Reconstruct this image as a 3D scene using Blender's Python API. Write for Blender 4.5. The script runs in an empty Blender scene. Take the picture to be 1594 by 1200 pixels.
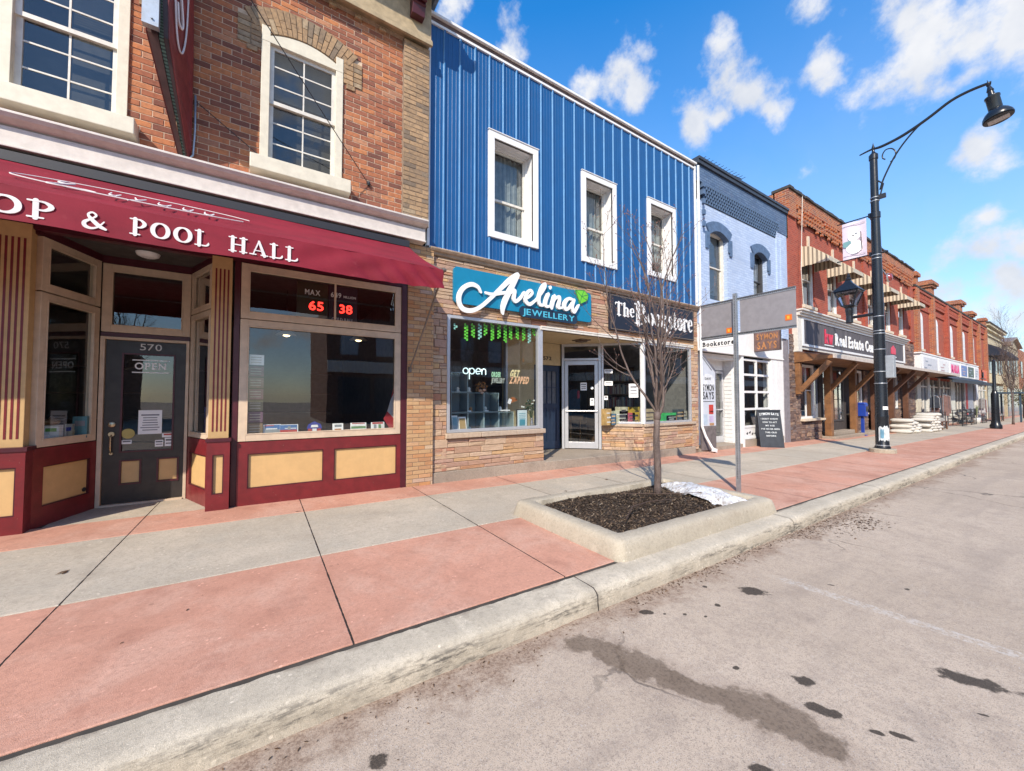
import bpy, bmesh, math, random
from mathutils import Vector, Matrix
rad = math.radians
SC = bpy.context.scene
COL = SC.collection

# ---------------------------------------------------------------- camera
CAM_H = 1.40
YAW, PITCH, FPX = rad(33.0), rad(1.9), 600.0
cd = bpy.data.cameras.new('camera'); cam = bpy.data.objects.new('camera', cd); COL.objects.link(cam)
cam.location = (0, 0, CAM_H)
cam.rotation_euler = (math.pi/2 + PITCH, 0, -YAW)
cd.sensor_width = 36.0; cd.lens = 36.0*FPX/1594.0
cd.clip_start = 0.05; cd.clip_end = 3000
SC.camera = cam

# ---------------------------------------------------------------- sun, sky, exposure
SUN_DIR = Vector((1.18, 1.0, -1.2)).normalized()          # the way the light travels
SUN_EL = math.asin(-SUN_DIR.z)
sl = bpy.data.lights.new('sun', 'SUN'); so = bpy.data.objects.new('sun', sl); COL.objects.link(so)
sl.energy = 4.3; sl.angle = rad(0.53); sl.color = (1.0, 0.90, 0.76)
so.rotation_euler = SUN_DIR.to_track_quat('-Z', 'Y').to_euler()
so.location = (-20, -20, 30)
SC.view_settings.view_transform = 'Standard'; SC.view_settings.look = 'None'
SC.view_settings.exposure = 0.53; SC.view_settings.gamma = 1.0
SC.view_settings.use_curve_mapping = False
try:
    SC.cycles.max_bounces = 8; SC.cycles.transparent_max_bounces = 16
    SC.cycles.caustics_reflective = False; SC.cycles.caustics_refractive = False
except Exception: pass

W = bpy.data.worlds.new('World'); SC.world = W; W.use_nodes = True
wt = W.node_tree; wn = wt.nodes; wl = wt.links
for n in list(wn): wn.remove(n)
def wnode(t, **k):
    n = wn.new(t)
    for a, b in k.items(): setattr(n, a, b)
    return n
w_out = wnode('ShaderNodeOutputWorld'); w_bg = wnode('ShaderNodeBackground')
w_bg.inputs['Strength'].default_value = 0.15
sky = wnode('ShaderNodeTexSky'); sky.sky_type = 'NISHITA'; sky.sun_disc = False
sky.sun_elevation = SUN_EL
sky.sun_rotation = math.atan2(-SUN_DIR.x, -SUN_DIR.y)
sky.air_density = 1.0; sky.dust_density = 0.3; sky.ozone_density = 3.0
hs = wnode('ShaderNodeHueSaturation'); hs.inputs['Saturation'].default_value = 1.36; hs.inputs['Value'].default_value = 1.52
wl.new(sky.outputs[0], hs.inputs['Color'])
tc = wnode('ShaderNodeTexCoord')
def wmath(op, a, b=None, c=None, clamp=False):
    n = wnode('ShaderNodeMath', operation=op); n.use_clamp = clamp
    for i, v in enumerate((a, b, c)):
        if v is None: continue
        if isinstance(v, (int, float)): n.inputs[i].default_value = v
        else: wl.new(v, n.inputs[i])
    return n.outputs[0]
nv = wnode('ShaderNodeVectorMath', operation='NORMALIZE'); wl.new(tc.outputs['Generated'], nv.inputs[0])
D = nv.outputs[0]
def wnoise(scale, detail, rough, vec=None, dist=0.0):
    n = wnode('ShaderNodeTexNoise'); n.inputs['Scale'].default_value = scale
    n.inputs['Detail'].default_value = detail; n.inputs['Roughness'].default_value = rough
    n.inputs['Distortion'].default_value = dist
    wl.new(vec or D, n.inputs['Vector']); return n
warp = wnoise(7.0, 3, 0.55)
wsub = wnode('ShaderNodeVectorMath', operation='SUBTRACT'); wl.new(warp.outputs['Color'], wsub.inputs[0]); wsub.inputs[1].default_value = (.5, .5, .5)
wsc = wnode('ShaderNodeVectorMath', operation='SCALE'); wl.new(wsub.outputs[0], wsc.inputs[0]); wsc.inputs['Scale'].default_value = 0.11
wad = wnode('ShaderNodeVectorMath', operation='ADD'); wl.new(D, wad.inputs[0]); wl.new(wsc.outputs[0], wad.inputs[1])
DW = wad.outputs[0]
# cumulus clouds: (direction x, y, z, angular radius, weight)
def sky_dir(px, py):
    F = Vector((math.sin(YAW)*math.cos(PITCH), math.cos(YAW)*math.cos(PITCH), math.sin(PITCH)))
    Rr = Vector((math.cos(YAW), -math.sin(YAW), 0)); U = Rr.cross(F)
    return (F + Rr*((px-797)/FPX) + U*((600-py)/FPX)).normalized()
CL = [(1118,72,.070,1),(1150,110,.075,1),(1185,145,.075,1),(1215,180,.06,1),(1085,190,.075,1),(1130,180,.05,.9),(968,115,.085,1.15),(985,150,.06,1.1),(912,145,.06,1.05),
      (1300,105,.06,1),(1280,70,.04,.7),(1365,125,.07,1),(1430,75,.10,1.05),(1500,50,.09,1.05),(1420,20,.09,1.0),(1590,40,.10,1.1),(1480,120,.06,.95),
      (1528,243,.055,1.15),(1525,340,.055,1.15),(800,72,.055,1.0),(700,10,.07,1.1),(735,20,.04,.8),(1270,8,.05,.8),(1400,345,.025,.6),
      (1530,395,.075,1.15),(1585,385,.07,1.15),(1540,430,.08,1.1),(1590,450,.09,1.15),(1430,440,.04,.95),(1480,458,.055,1.05),(1520,470,.07,1.0),(1240,250,.03,.5),(1440,245,.02,.5)]
acc = None
for (px, py, r, w) in CL:
    d = sky_dir(px, py)
    n = wnode('ShaderNodeVectorMath', operation='DISTANCE'); wl.new(DW, n.inputs[0]); n.inputs[1].default_value = d
    m = wmath('MULTIPLY_ADD', n.outputs['Value'], -w/r, w)
    acc = m if acc is None else wmath('MAXIMUM', acc, m)
acc = wmath('MAXIMUM', acc, -0.6)
# the rest of the sky (seen only in reflections) carries scattered cloud
gen = wnoise(2.6, 4, .55)
sepd = wnode('ShaderNodeSeparateXYZ'); wl.new(D, sepd.inputs[0])
behind = wmath('GREATER_THAN', wmath('MULTIPLY', sepd.outputs['Y'], -1.0), 0.12)
genm = wmath('MULTIPLY', wmath('MULTIPLY_ADD', gen.outputs['Fac'], 5.0, -2.25), behind)
genm = wmath('ADD', genm, wmath('MULTIPLY_ADD', behind, 0.6, -0.6))
acc = wmath('MAXIMUM', acc, genm)
fine = wnoise(15.0, 7, 0.60)
dens = wmath('ADD', acc, wmath('MULTIPLY_ADD', fine.outputs['Fac'], 2.3, -1.42))
mr = wnode('ShaderNodeMapRange', interpolation_type='SMOOTHSTEP'); wl.new(dens, mr.inputs['Value'])
mr.inputs['From Min'].default_value = 0.0; mr.inputs['From Max'].default_value = 0.75
shade = wnoise(6.0, 5, .6)
cr = wnode('ShaderNodeValToRGB'); wl.new(shade.outputs['Fac'], cr.inputs[0])
cr.color_ramp.elements[0].position = .3; cr.color_ramp.elements[0].color = (3.25, 3.45, 3.85, 1)
cr.color_ramp.elements[1].position = .62; cr.color_ramp.elements[1].color = (4.55, 4.55, 4.6, 1)
# thin veil low down towards the horizon
veil = wnoise(3.0, 5, .6, DW)
vz = wnode('ShaderNodeMapRange'); wl.new(sepd.outputs['Z'], vz.inputs['Value'])
vz.inputs['From Min'].default_value = 0.72; vz.inputs['From Max'].default_value = 0.0
vm = wmath('MULTIPLY', vz.outputs[0], wmath('MULTIPLY_ADD', veil.outputs['Fac'], 0.9, 0.32, clamp=True), clamp=True)
vmix = wnode('ShaderNodeMixRGB'); wl.new(wmath('MULTIPLY', vm, 0.85), vmix.inputs[0]); wl.new(hs.outputs[0], vmix.inputs[1]); vmix.inputs[2].default_value = (2.95, 3.2, 3.55, 1)
cm = wnode('ShaderNodeMixRGB'); wl.new(wmath('MULTIPLY', mr.outputs[0], 0.96), cm.inputs[0]); wl.new(vmix.outputs[0], cm.inputs[1]); wl.new(cr.outputs[0], cm.inputs[2])
wl.new(cm.outputs[0], w_bg.inputs['Color']); wl.new(w_bg.outputs[0], w_out.inputs['Surface'])

# ---------------------------------------------------------------- geometry helpers
def _ray(px, py):
    F = Vector((math.sin(YAW)*math.cos(PITCH), math.cos(YAW)*math.cos(PITCH), math.sin(PITCH)))
    Rr = Vector((math.cos(YAW), -math.sin(YAW), 0)); U = Rr.cross(F)
    return F + Rr*((px-797)/FPX) + U*((600-py)/FPX)
def at(px, py, y):
    """(x, z) on the facade plane at distance y for a measured photo point"""
    r = _ray(px, py); t = y/r.y
    return r.x*t, CAM_H + r.z*t
def gz(x): return -0.01*x                                   # the pavement falls 1 % along the street

class MB:
    """collects shapes and links them as ONE mesh object"""
    def __init__(s, xf=None): s.v = []; s.f = []; s.m = []; s.cur = 0; s.xf = xf
    def addv(s, pts):
        b = len(s.v)
        for p in pts:
            p = Vector(p)
            if s.xf is not None: p = s.xf @ p
            s.v.append(p)
        return b
    def face(s, idx): s.f.append(idx); s.m.append(s.cur)
    def poly(s, pts):
        b = s.addv(pts); s.face([b+i for i in range(len(pts))])
    def box(s, x0, x1, y0, y1, z0, z1):
        if x0 > x1: x0, x1 = x1, x0
        if y0 > y1: y0, y1 = y1, y0
        if z0 > z1: z0, z1 = z1, z0
        b = s.addv([(x0,y0,z0),(x1,y0,z0),(x1,y1,z0),(x0,y1,z0),(x0,y0,z1),(x1,y0,z1),(x1,y1,z1),(x0,y1,z1)])
        for q in ((0,3,2,1),(4,5,6,7),(0,1,5,4),(1,2,6,5),(2,3,7,6),(3,0,4,7)): s.face([b+i for i in q])
    def obox(s, c, size, rot):
        """box of given size centred on c, turned by a matrix/euler"""
        R = rot if isinstance(rot, Matrix) else Matrix.Rotation(0, 3, 'X')
        if not isinstance(rot, Matrix):
            from mathutils import Euler
            R = Euler(rot).to_matrix()
        hx, hy, hz = size[0]/2, size[1]/2, size[2]/2
        P = [Vector(c) + R @ Vector(q) for q in ((-hx,-hy,-hz),(hx,-hy,-hz),(hx,hy,-hz),(-hx,hy,-hz),(-hx,-hy,hz),(hx,-hy,hz),(hx,hy,hz),(-hx,hy,hz))]
        b = s.addv(P)
        for q in ((0,3,2,1),(4,5,6,7),(0,1,5,4),(1,2,6,5),(2,3,7,6),(3,0,4,7)): s.face([b+i for i in q])
    def beam(s, a, b_, w, h, up=(0,0,1)):
        """square bar from a to b_"""
        a = Vector(a); b_ = Vector(b_); d = (b_-a); L = d.length; d.normalize()
        up = Vector(up)
        if abs(d.dot(up)) > .98: up = Vector((0,1,0))
        sx = d.cross(up).normalized(); sz = sx.cross(d).normalized()
        R = Matrix((d, sx, sz)).transposed()
        s.obox((a+b_)/2, (L, w, h), R)
    def prism(s, pts, plane, d0, d1):
        """polygon extruded: plane 'xz' along y, 'yz' along x, 'xy' along z"""
        def mk(p, d):
            return (p[0], d, p[1]) if plane == 'xz' else ((d, p[0], p[1]) if plane == 'yz' else (p[0], p[1], d))
        n = len(pts); b = s.addv([mk(p, d0) for p in pts] + [mk(p, d1) for p in pts])
        s.face([b+i for i in range(n)]); s.face([b+n+i for i in reversed(range(n))])
        for i in range(n):
            j = (i+1) % n; s.face([b+i, b+n+i, b+n+j, b+j])
    def tube(s, pts, r, n=8, cap=True):
        pts = [Vector(p) for p in pts]; N = len(pts)
        rs = list(r) if isinstance(r, (list, tuple)) else [r]*N
        t0 = (pts[1]-pts[0]).normalized()
        u = t0.cross(Vector((0,0,1)) if abs(t0.z) < .9 else Vector((1,0,0))).normalized()
        rings = []
        for i, p in enumerate(pts):
            t = ((pts[min(i+1,N-1)]-p).normalized() + (p-pts[max(i-1,0)]).normalized())
            if t.length < 1e-6: t = t0
            t.normalize(); u = (u - t*u.dot(t)).normalized(); w = t.cross(u)
            rings.append(s.addv([p + (u*math.cos(2*math.pi*k/n) + w*math.sin(2*math.pi*k/n))*rs[i] for k in range(n)]))
        for i in range(N-1):
            a, b = rings[i], rings[i+1]
            for k in range(n):
                l = (k+1) % n; s.face([a+k, a+l, b+l, b+k])
        if cap:
            s.face([rings[0]+k for k in reversed(range(n))]); s.face([rings[-1]+k for k in range(n)])
    def lathe(s, prof, c=(0,0,0), n=20, M=None):
        """profile [(r, h)] turned about the local z through c"""
        M = M or Matrix.Identity(3); rings = []
        for r, h in prof:
            rings.append(s.addv([Vector(c) + M @ Vector((r*math.cos(2*math.pi*k/n), r*math.sin(2*math.pi*k/n), h)) for k in range(n)]))
        for a, b in zip(rings, rings[1:]):
            for k in range(n):
                l = (k+1) % n; s.face([a+k, a+l, b+l, b+k])
        s.face([rings[0]+k for k in reversed(range(n))]); s.face([rings[-1]+k for k in range(n)])
    def block(s, x0, x1, z0, z1, y, proud, ch=.004, jit=0.0, rng=random):
        """a brick or stone: rectangle on the wall plane y, standing proud with chamfered edges"""
        j = lambda: rng.uniform(-jit, jit)
        yb = y + .01
        b = s.addv([(x0,yb,z0),(x1,yb,z0),(x1,yb,z1),(x0,yb,z1)])
        f = s.addv([(x0,y-proud+ch,z0),(x1,y-proud+ch,z0),(x1,y-proud+ch,z1),(x0,y-proud+ch,z1)])
        g = s.addv([(x0+ch+j()*.3,y-proud+j(),z0+ch+j()*.3),(x1-ch+j()*.3,y-proud+j(),z0+ch+j()*.3),(x1-ch+j()*.3,y-proud+j(),z1-ch+j()*.3),(x0+ch+j()*.3,y-proud+j(),z1-ch+j()*.3)])
        for A, B in ((b, f), (f, g)):
            for k in range(4):
                l = (k+1) % 4; s.face([A+k, A+l, B+l, B+k])
        s.face([g, g+1, g+2, g+3])
    def build(s, name, mats, parent=None, smooth=False, bevel=0, sharp=None):
        me = bpy.data.meshes.new(name)
        me.from_pydata([tuple(v) for v in s.v], [], s.f)
        if not isinstance(mats, (list, tuple)): mats = [mats]
        for m in mats: me.materials.append(m)
        if len(mats) > 1: me.polygons.foreach_set('material_index', s.m)
        if smooth:
            me.polygons.foreach_set('use_smooth', [True]*len(me.polygons))
        me.update()
        o = bpy.data.objects.new(name, me); COL.objects.link(o)
        if smooth and sharp is not None:
            md = None
            try: me.set_sharp_from_angle(angle=rad(sharp))
            except Exception: pass
        if bevel:
            md = o.modifiers.new('bevel', 'BEVEL'); md.width = bevel; md.segments = 2; md.limit_method = 'ANGLE'; md.angle_limit = rad(50)
        if parent is not None: adopt(o, parent)
        return o

def adopt(o, parent):
    o.parent = parent
    o.matrix_parent_inverse = parent_world(parent).inverted()
def parent_world(p):
    if p.type == 'EMPTY': return Matrix.Translation(p.location)
    return Matrix.Identity(4)

def thing(name, label, cat, loc=(0,0,0), group=None):
    o = bpy.data.objects.new(name, None); COL.objects.link(o)
    o.location = loc; o.empty_display_size = .2
    o['label'] = label; o['category'] = cat
    if group: o['group'] = group
    return o
def tag(o, label, cat, group=None):
    o['label'] = label; o['category'] = cat
    if group: o['group'] = group
    return o
def kind(o, k): o['kind'] = k; return o
def copy_tree(o, delta, label=None, group=None, parent=None):
    c = o.copy(); COL.objects.link(c)
    if parent is None:
        c.location = o.location + Vector(delta)
        if label: c['label'] = label
        if group: c['group'] = group
        if o.type == 'MESH': pass
    else: c.parent = parent
    for ch in [x for x in list(o.children)]: copy_tree(ch, None, parent=c)
    return c

def frame_xf(A, B):
    """local x runs from A to B along the ground, local y goes away from the viewer, z up"""
    A = Vector((A[0], A[1], 0)); B = Vector((B[0], B[1], 0)); u = (B-A).normalized()
    v = Vector((-u.y, u.x, 0))
    return Matrix(((u.x, v.x, 0, A.x), (u.y, v.y, 0, A.y), (0, 0, 1, 0), (0, 0, 0, 1))), (B-A).length

def wall_cells(mb, x0, x1, z0, z1, y, holes, depth=0.0):
    """wall rectangle facing -y with rectangular holes (and reveals of a given depth)"""
    xs = sorted({x0, x1, *[min(max(h[i], x0), x1) for h in holes for i in (0, 1)]})
    zs = sorted({z0, z1, *[min(max(h[i], z0), z1) for h in holes for i in (2, 3)]})
    for a, b in zip(xs, xs[1:]):
        for c, d in zip(zs, zs[1:]):
            mx, mz = (a+b)/2, (c+d)/2
            if any(h[0] < mx < h[1] and h[2] < mz < h[3] for h in holes): continue
            mb.poly([(a,y,c),(b,y,c),(b,y,d),(a,y,d)])
    if depth:
        for h in holes:
            a, b, c, d = h[:4]
            mb.poly([(a,y,c),(a,y,d),(a,y+depth,d),(a,y+depth,c)])
            mb.poly([(b,y,c),(b,y+depth,c),(b,y+depth,d),(b,y,d)])
            mb.poly([(a,y,d),(b,y,d),(b,y+depth,d),(a,y+depth,d)])
            mb.poly([(a,y,c),(a,y+depth,c),(b,y+depth,c),(b,y,c)])

def courses(mb, x0, x1, z0, z1, y, holes=(), bw=.215, bh=.076, gap=.010, proud=.007, rng=None, clip=None, ch=.003, jit=.0015):
    """running-bond brickwork, each brick its own little block"""
    rng = rng or random.Random(5); k = 0; z = z0
    while z < z1 - .02:
        zt = min(z + bh - gap, z1); x = x0 - (bw/2 if k % 2 else 0)
        while x < x1:
            a, b = max(x, x0), min(x + bw - gap, x1); x += bw
            if b - a < .02: continue
            segs = [(a, b)]
            for h in holes:
                if callable(h):
                    h = h((z+zt)/2)
                    if h is None: continue
                if h[2] < (z+zt)/2 < h[3]:
                    ns = []
                    for (p, q) in segs:
                        if q <= h[0] or p >= h[1]: ns.append((p, q)); continue
                        if p < h[0]: ns.append((p, h[0]))
                        if q > h[1]: ns.append((h[1], q))
                    segs = ns
            for (p, q) in segs:
                if q - p < .02: continue
                if clip and clip((p+q)/2, (z+zt)/2): continue
                mb.block(p, q, z, zt, y, proud + rng.uniform(-.002, .002), ch, jit, rng)
        z += bh; k += 1

def ledgestone(mb, x0, x1, z0, z1, y, holes=(), rng=None, hmin=.05, hmax=.13, wmin=.18, wmax=.62, proud=.025, gap=.007, jit=.006):
    rng = rng or random.Random(3); z = z0
    while z < z1 - .01:
        h = rng.uniform(hmin, hmax)
        if z1 - z - h < hmin: h = z1 - z
        x = x0 - rng.uniform(0, wmax*.6)
        while x < x1:
            w = rng.uniform(wmin, wmax); a, b = max(x, x0), min(x+w-gap, x1); x += w
            if b - a < .025: continue
            rows = [(z, z+h-gap)]
            if h > .085 and rng.random() < .35: rows = [(z, z+h*.5-gap), (z+h*.5, z+h-gap)]
            for (c, d) in rows:
                segs = [(a, b)]
                for hh in holes:
                    if hh[2] < (c+d)/2 < hh[3]:
                        ns = []
                        for (p, q) in segs:
                            if q <= hh[0] or p >= hh[1]: ns.append((p, q)); continue
                            if p < hh[0]: ns.append((p, hh[0]))
                            if q > hh[1]: ns.append((hh[1], q))
                        segs = ns
                for (p, q) in segs:
                    if q-p > .02: mb.block(p, q, c, d, y, proud*rng.uniform(.55, 1.2), .006, jit, rng)
        z += h
# ---------------------------------------------------------------- materials (all procedural)
MATS = {}
class NT:
    def __init__(s, name):
        s.m = bpy.data.materials.new(name); s.m.use_nodes = True
        s.t = s.m.node_tree; s.n = s.t.nodes; s.l = s.t.links
        s.b = s.n.get('Principled BSDF')
    def node(s, t, **k):
        n = s.n.new(t)
        for a, b in k.items(): setattr(n, a, b)
        return n
    def set(s, sock, v):
        if isinstance(v, (int, float)): sock.default_value = v
        elif isinstance(v, tuple): sock.default_value = (v + (1,)) if len(v) == 3 and len(sock.default_value) == 4 else v
        else: s.l.new(v, sock)
    def math(s, op, a, b=None, c=None, clamp=False):
        n = s.node('ShaderNodeMath', operation=op); n.use_clamp = clamp
        for i, v in enumerate((a, b, c)):
            if v is not None: s.set(n.inputs[i], v)
        return n.outputs[0]
    def pos(s): return s.node('ShaderNodeNewGeometry').outputs['Position']
    def objpos(s): return s.node('ShaderNodeTexCoord').outputs['Object']
    def noise(s, scale, detail=4, rough=.55, vec=None, dist=0.0, mapscale=None):
        n = s.node('ShaderNodeTexNoise'); n.inputs['Scale'].default_value = scale
        n.inputs['Detail'].default_value = detail; n.inputs['Roughness'].default_value = rough; n.inputs['Distortion'].default_value = dist
        vec = vec or s.pos()
        if mapscale:
            mp = s.node('ShaderNodeMapping'); mp.inputs['Scale'].default_value = mapscale; s.l.new(vec, mp.inputs['Vector']); vec = mp.outputs[0]
        s.l.new(vec, n.inputs['Vector']); return n.outputs['Fac']
    def ramp(s, fac, stops, interp='LINEAR'):
        n = s.node('ShaderNodeValToRGB'); n.color_ramp.interpolation = interp
        e = n.color_ramp.elements
        while len(e) < len(stops): e.new(.5)
        for el, (p, c) in zip(e, stops):
            el.position = p; el.color = (c[0], c[1], c[2], 1) if isinstance(c, tuple) else (c, c, c, 1)
        s.l.new(fac, n.inputs[0]); return n.outputs[0]
    def rng(s, v, a, b, c=0.0, d=1.0, smooth=True):
        n = s.node('ShaderNodeMapRange'); 
        if smooth: n.interpolation_type = 'SMOOTHSTEP'
        s.set(n.inputs['Value'], v)
        n.inputs['From Min'].default_value = a; n.inputs['From Max'].default_value = b
        n.inputs['To Min'].default_value = c; n.inputs['To Max'].default_value = d
        return n.outputs[0]
    def mix(s, f, a, b, mode='MIX'):
        n = s.node('ShaderNodeMixRGB', blend_type=mode); s.set(n.inputs[0], f); s.set(n.inputs[1], a); s.set(n.inputs[2], b); return n.outputs[0]
    def bump(s, h, strength=.3, dist=.01, prev=None):
        n = s.node('ShaderNodeBump'); n.inputs['Strength'].default_value = strength; n.inputs['Distance'].default_value = dist
        s.l.new(h, n.inputs['Height'])
        if prev is not None: s.l.new(prev, n.inputs['Normal'])
        return n.outputs[0]
    def out(s, color, rough=.6, metal=0.0, normal=None, spec=.5):
        s.set(s.b.inputs['Base Color'], color); s.set(s.b.inputs['Roughness'], rough); s.b.inputs['Metallic'].default_value = metal
        s.b.inputs['Specular IOR Level'].default_value = spec
        if normal is not None: s.l.new(normal, s.b.inputs['Normal'])
        return s.m

def paint(name, col, rough=.45, grime=.18, bump=.12, metal=0.0, scale=9.0, chips=None, spec=.5, streak=True):
    if name in MATS: return MATS[name]
    t = NT(name); p = t.objpos()
    a = t.noise(scale, 6, .6, p); b = t.noise(scale*7, 4, .6, p)
    c = t.noise(2.0, 4, .6, p, mapscale=(14, 14, 1.0)) if streak else t.noise(3.0, 4, .6, p)
    dark = tuple(x*(1-grime*.9) for x in col); lite = tuple(min(1, x*(1+grime*.5)) for x in col)
    m = t.mix(t.rng(a, .25, .75), lite, dark)
    m = t.mix(t.math('MULTIPLY', t.rng(c, .52, .8), grime*.8), m, tuple(x*.6+.01 for x in col))
    if chips:
        m = t.mix(t.rng(t.noise(scale*4, 8, .7, p), .67, .69), m, chips)
    r = t.math('MULTIPLY_ADD', a, .22, rough-.11)
    MATS[name] = t.out(m, r, metal, t.bump(b, bump, .004), spec); return MATS[name]

def metal(name, col, rough=.35, m=1.0):
    return paint(name, col, rough, .12, .05, m)

def brick_mat(name, stops, mortar, bw=.215, bh=.076, ms=.01, bumpd=.006, grime=.25, var=.25):
    if name in MATS: return MATS[name]
    t = NT(name); p = t.pos()
    sp = t.node('ShaderNodeSeparateXYZ'); t.l.new(p, sp.inputs[0])
    wob = t.math('MULTIPLY_ADD', t.noise(3.0, 3, .5, p), .012, -.006)
    cb = t.node('ShaderNodeCombineXYZ'); t.l.new(t.math('ADD', sp.outputs[0], sp.outputs[1]), cb.inputs[0]); t.l.new(t.math('ADD', sp.outputs[2], wob), cb.inputs[1])
    br = t.node('ShaderNodeTexBrick'); t.l.new(cb.outputs[0], br.inputs['Vector'])
    br.inputs['Color1'].default_value = (0, 0, 0, 1); br.inputs['Color2'].default_value = (1, 1, 1, 1); br.inputs['Mortar'].default_value = (.5, .5, .5, 1)
    br.inputs['Scale'].default_value = 1; br.inputs['Brick Width'].default_value = bw; br.inputs['Row Height'].default_value = bh
    br.inputs['Mortar Size'].default_value = ms; br.inputs['Mortar Smooth'].default_value = .3; br.offset = .5
    c = t.ramp(br.outputs['Color'], stops)
    c = t.mix(t.math('MULTIPLY', t.rng(t.noise(26, 5, .65, p), .35, .75), var), c, (.05, .03, .025))
    c = t.mix(t.math('MULTIPLY', t.rng(t.noise(1.1, 5, .6, p), .45, .8), grime), c, (.12, .08, .06))
    c = t.mix(br.outputs['Fac'], c, mortar)
    h = t.math('ADD', t.math('SUBTRACT', 1.0, br.outputs['Fac']), t.math('MULTIPLY', t.noise(60, 4, .6, p), .35))
    MATS[name] = t.out(c, .88, 0, t.bump(h, .7, bumpd), .25); return MATS[name]

def island_mat(name, stops, var=.3, vcol=(.08, .05, .035), bump=.5, dist=.006, rough=.88, nscale=22, lay=None, interp='LINEAR'):
    """each brick / stone / slat gets a colour of its own"""
    if name in MATS: return MATS[name]
    t = NT(name); p = t.pos()
    g = t.node('ShaderNodeNewGeometry')
    c = t.ramp(g.outputs['Random Per Island'], stops, interp)
    ms = lay or (1, 1, 1)
    n1 = t.noise(nscale, 6, .65, p, mapscale=ms); n2 = t.noise(nscale*4, 5, .6, p, mapscale=ms); n3 = t.noise(.9, 4, .6, p)
    c = t.mix(t.math('MULTIPLY', t.rng(n1, .38, .72), var), c, vcol)
    c = t.mix(t.math('MULTIPLY', t.rng(n3, .5, .8), var*.6), c, tuple(x*1.3 for x in vcol))
    c = t.mix(t.math('MULTIPLY', t.rng(n2, .5, .8), var*.45), c, t.mix(.5, c, (.75, .65, .5)))
    h = t.math('ADD', n1, t.math('MULTIPLY', n2, .5))
    MATS[name] = t.out(c, rough, 0, t.bump(h, bump, dist), .25); return MATS[name]

def concrete(name, col, stain=(.12, .10, .085), joints=None, st=.35, spk=.25, rough=.85, bump=.35, j0=0.0, xcut=None, tint=None):
    if name in MATS: return MATS[name]
    t = NT(name); p = t.pos()
    sp = t.node('ShaderNodeSeparateXYZ'); t.l.new(p, sp.inputs[0])
    big = t.noise(.55, 6, .6, p, dist=.6); mid = t.noise(2.6, 7, .65, p, dist=.3); fn = t.noise(38, 6, .7, p); gr = t.noise(230, 3, .6, p)
    c = t.mix(t.rng(big, .3, .72), tuple(min(1, x*1.10) for x in col), tuple(x*.84 for x in col))
    if tint: c = t.mix(t.math('MULTIPLY', t.rng(t.noise(1.4, 7, .68, p, dist=.5), .42, .68), .75), c, tint)
    c = t.mix(t.math('MULTIPLY', t.rng(mid, .50, .72), st), c, stain)
    c = t.mix(t.math('MULTIPLY', t.rng(t.noise(8.5, 6, .72, p, dist=.4), .46, .70), spk*1.1), c, tuple(x*.66 for x in col))
    c = t.mix(t.math('MULTIPLY', t.rng(t.noise(4.2, 7, .74, p, mapscale=(1.6,.7,1)), .55, .72), spk*1.2), c, tuple(min(1, x*1.35+.04) for x in col))
    c = t.mix(t.math('MULTIPLY', t.rng(fn, .46, .66), spk*1.5), c, tuple(x*.55 for x in col))
    c = t.mix(t.math('MULTIPLY', t.rng(gr, .50, .62), spk*1.5), c, tuple(x*.48 for x in col))
    c = t.mix(t.math('MULTIPLY', t.rng(t.noise(150, 2, .5, p), .66, .72), .5), c, tuple(min(1, x*1.6+.05) for x in col))
    vg = t.node('ShaderNodeTexVoronoi'); vg.inputs['Scale'].default_value = 2.6; vg.inputs['Randomness'].default_value = 1.0; t.l.new(p, vg.inputs['Vector'])
    c = t.mix(t.math('MULTIPLY', t.rng(t.math('ADD', vg.outputs['Distance'], t.math('MULTIPLY_ADD', fn, .03, -.015)), .045, .030), .5), c, tuple(x*.45 for x in col))
    vc = t.node('ShaderNodeTexVoronoi'); vc.inputs['Scale'].default_value = 19; t.l.new(p, vc.inputs['Vector'])
    c = t.mix(t.math('MULTIPLY', t.math('MULTIPLY', t.rng(vc.outputs['Distance'], .20, .12), t.rng(t.noise(3.3, 3, .6, p), .50, .62)), .5), c, tuple(min(1, x*1.5+.06) for x in col))
    h = t.math('ADD', t.math('MULTIPLY', fn, .6), gr)
    if joints:
        a = t.math('ABSOLUTE', t.math('SUBTRACT', t.math('FRACT', t.math('ADD', t.math('DIVIDE', t.math('SUBTRACT', sp.outputs[0], j0), joints), .5)), .5))
        a = t.math('MULTIPLY', a, joints)
        edge = t.math('ADD', a, t.math('MULTIPLY_ADD', t.noise(16, 3, .6, p), .010, -.005))
        jm = t.rng(edge, .0065, .003)
        soil = t.math('MULTIPLY', t.rng(edge, .10, .0), t.math('MULTIPLY', t.rng(mid, .4, .7), .45))
        c = t.mix(soil, c, stain); c = t.mix(jm, c, (.035, .025, .02))
        h = t.math('SUBTRACT', h, t.math('MULTIPLY', jm, 6.0))
    MATS[name] = t.out(c, rough, 0, t.bump(h, bump*1.6, .004), .3); return MATS[name]

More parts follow.
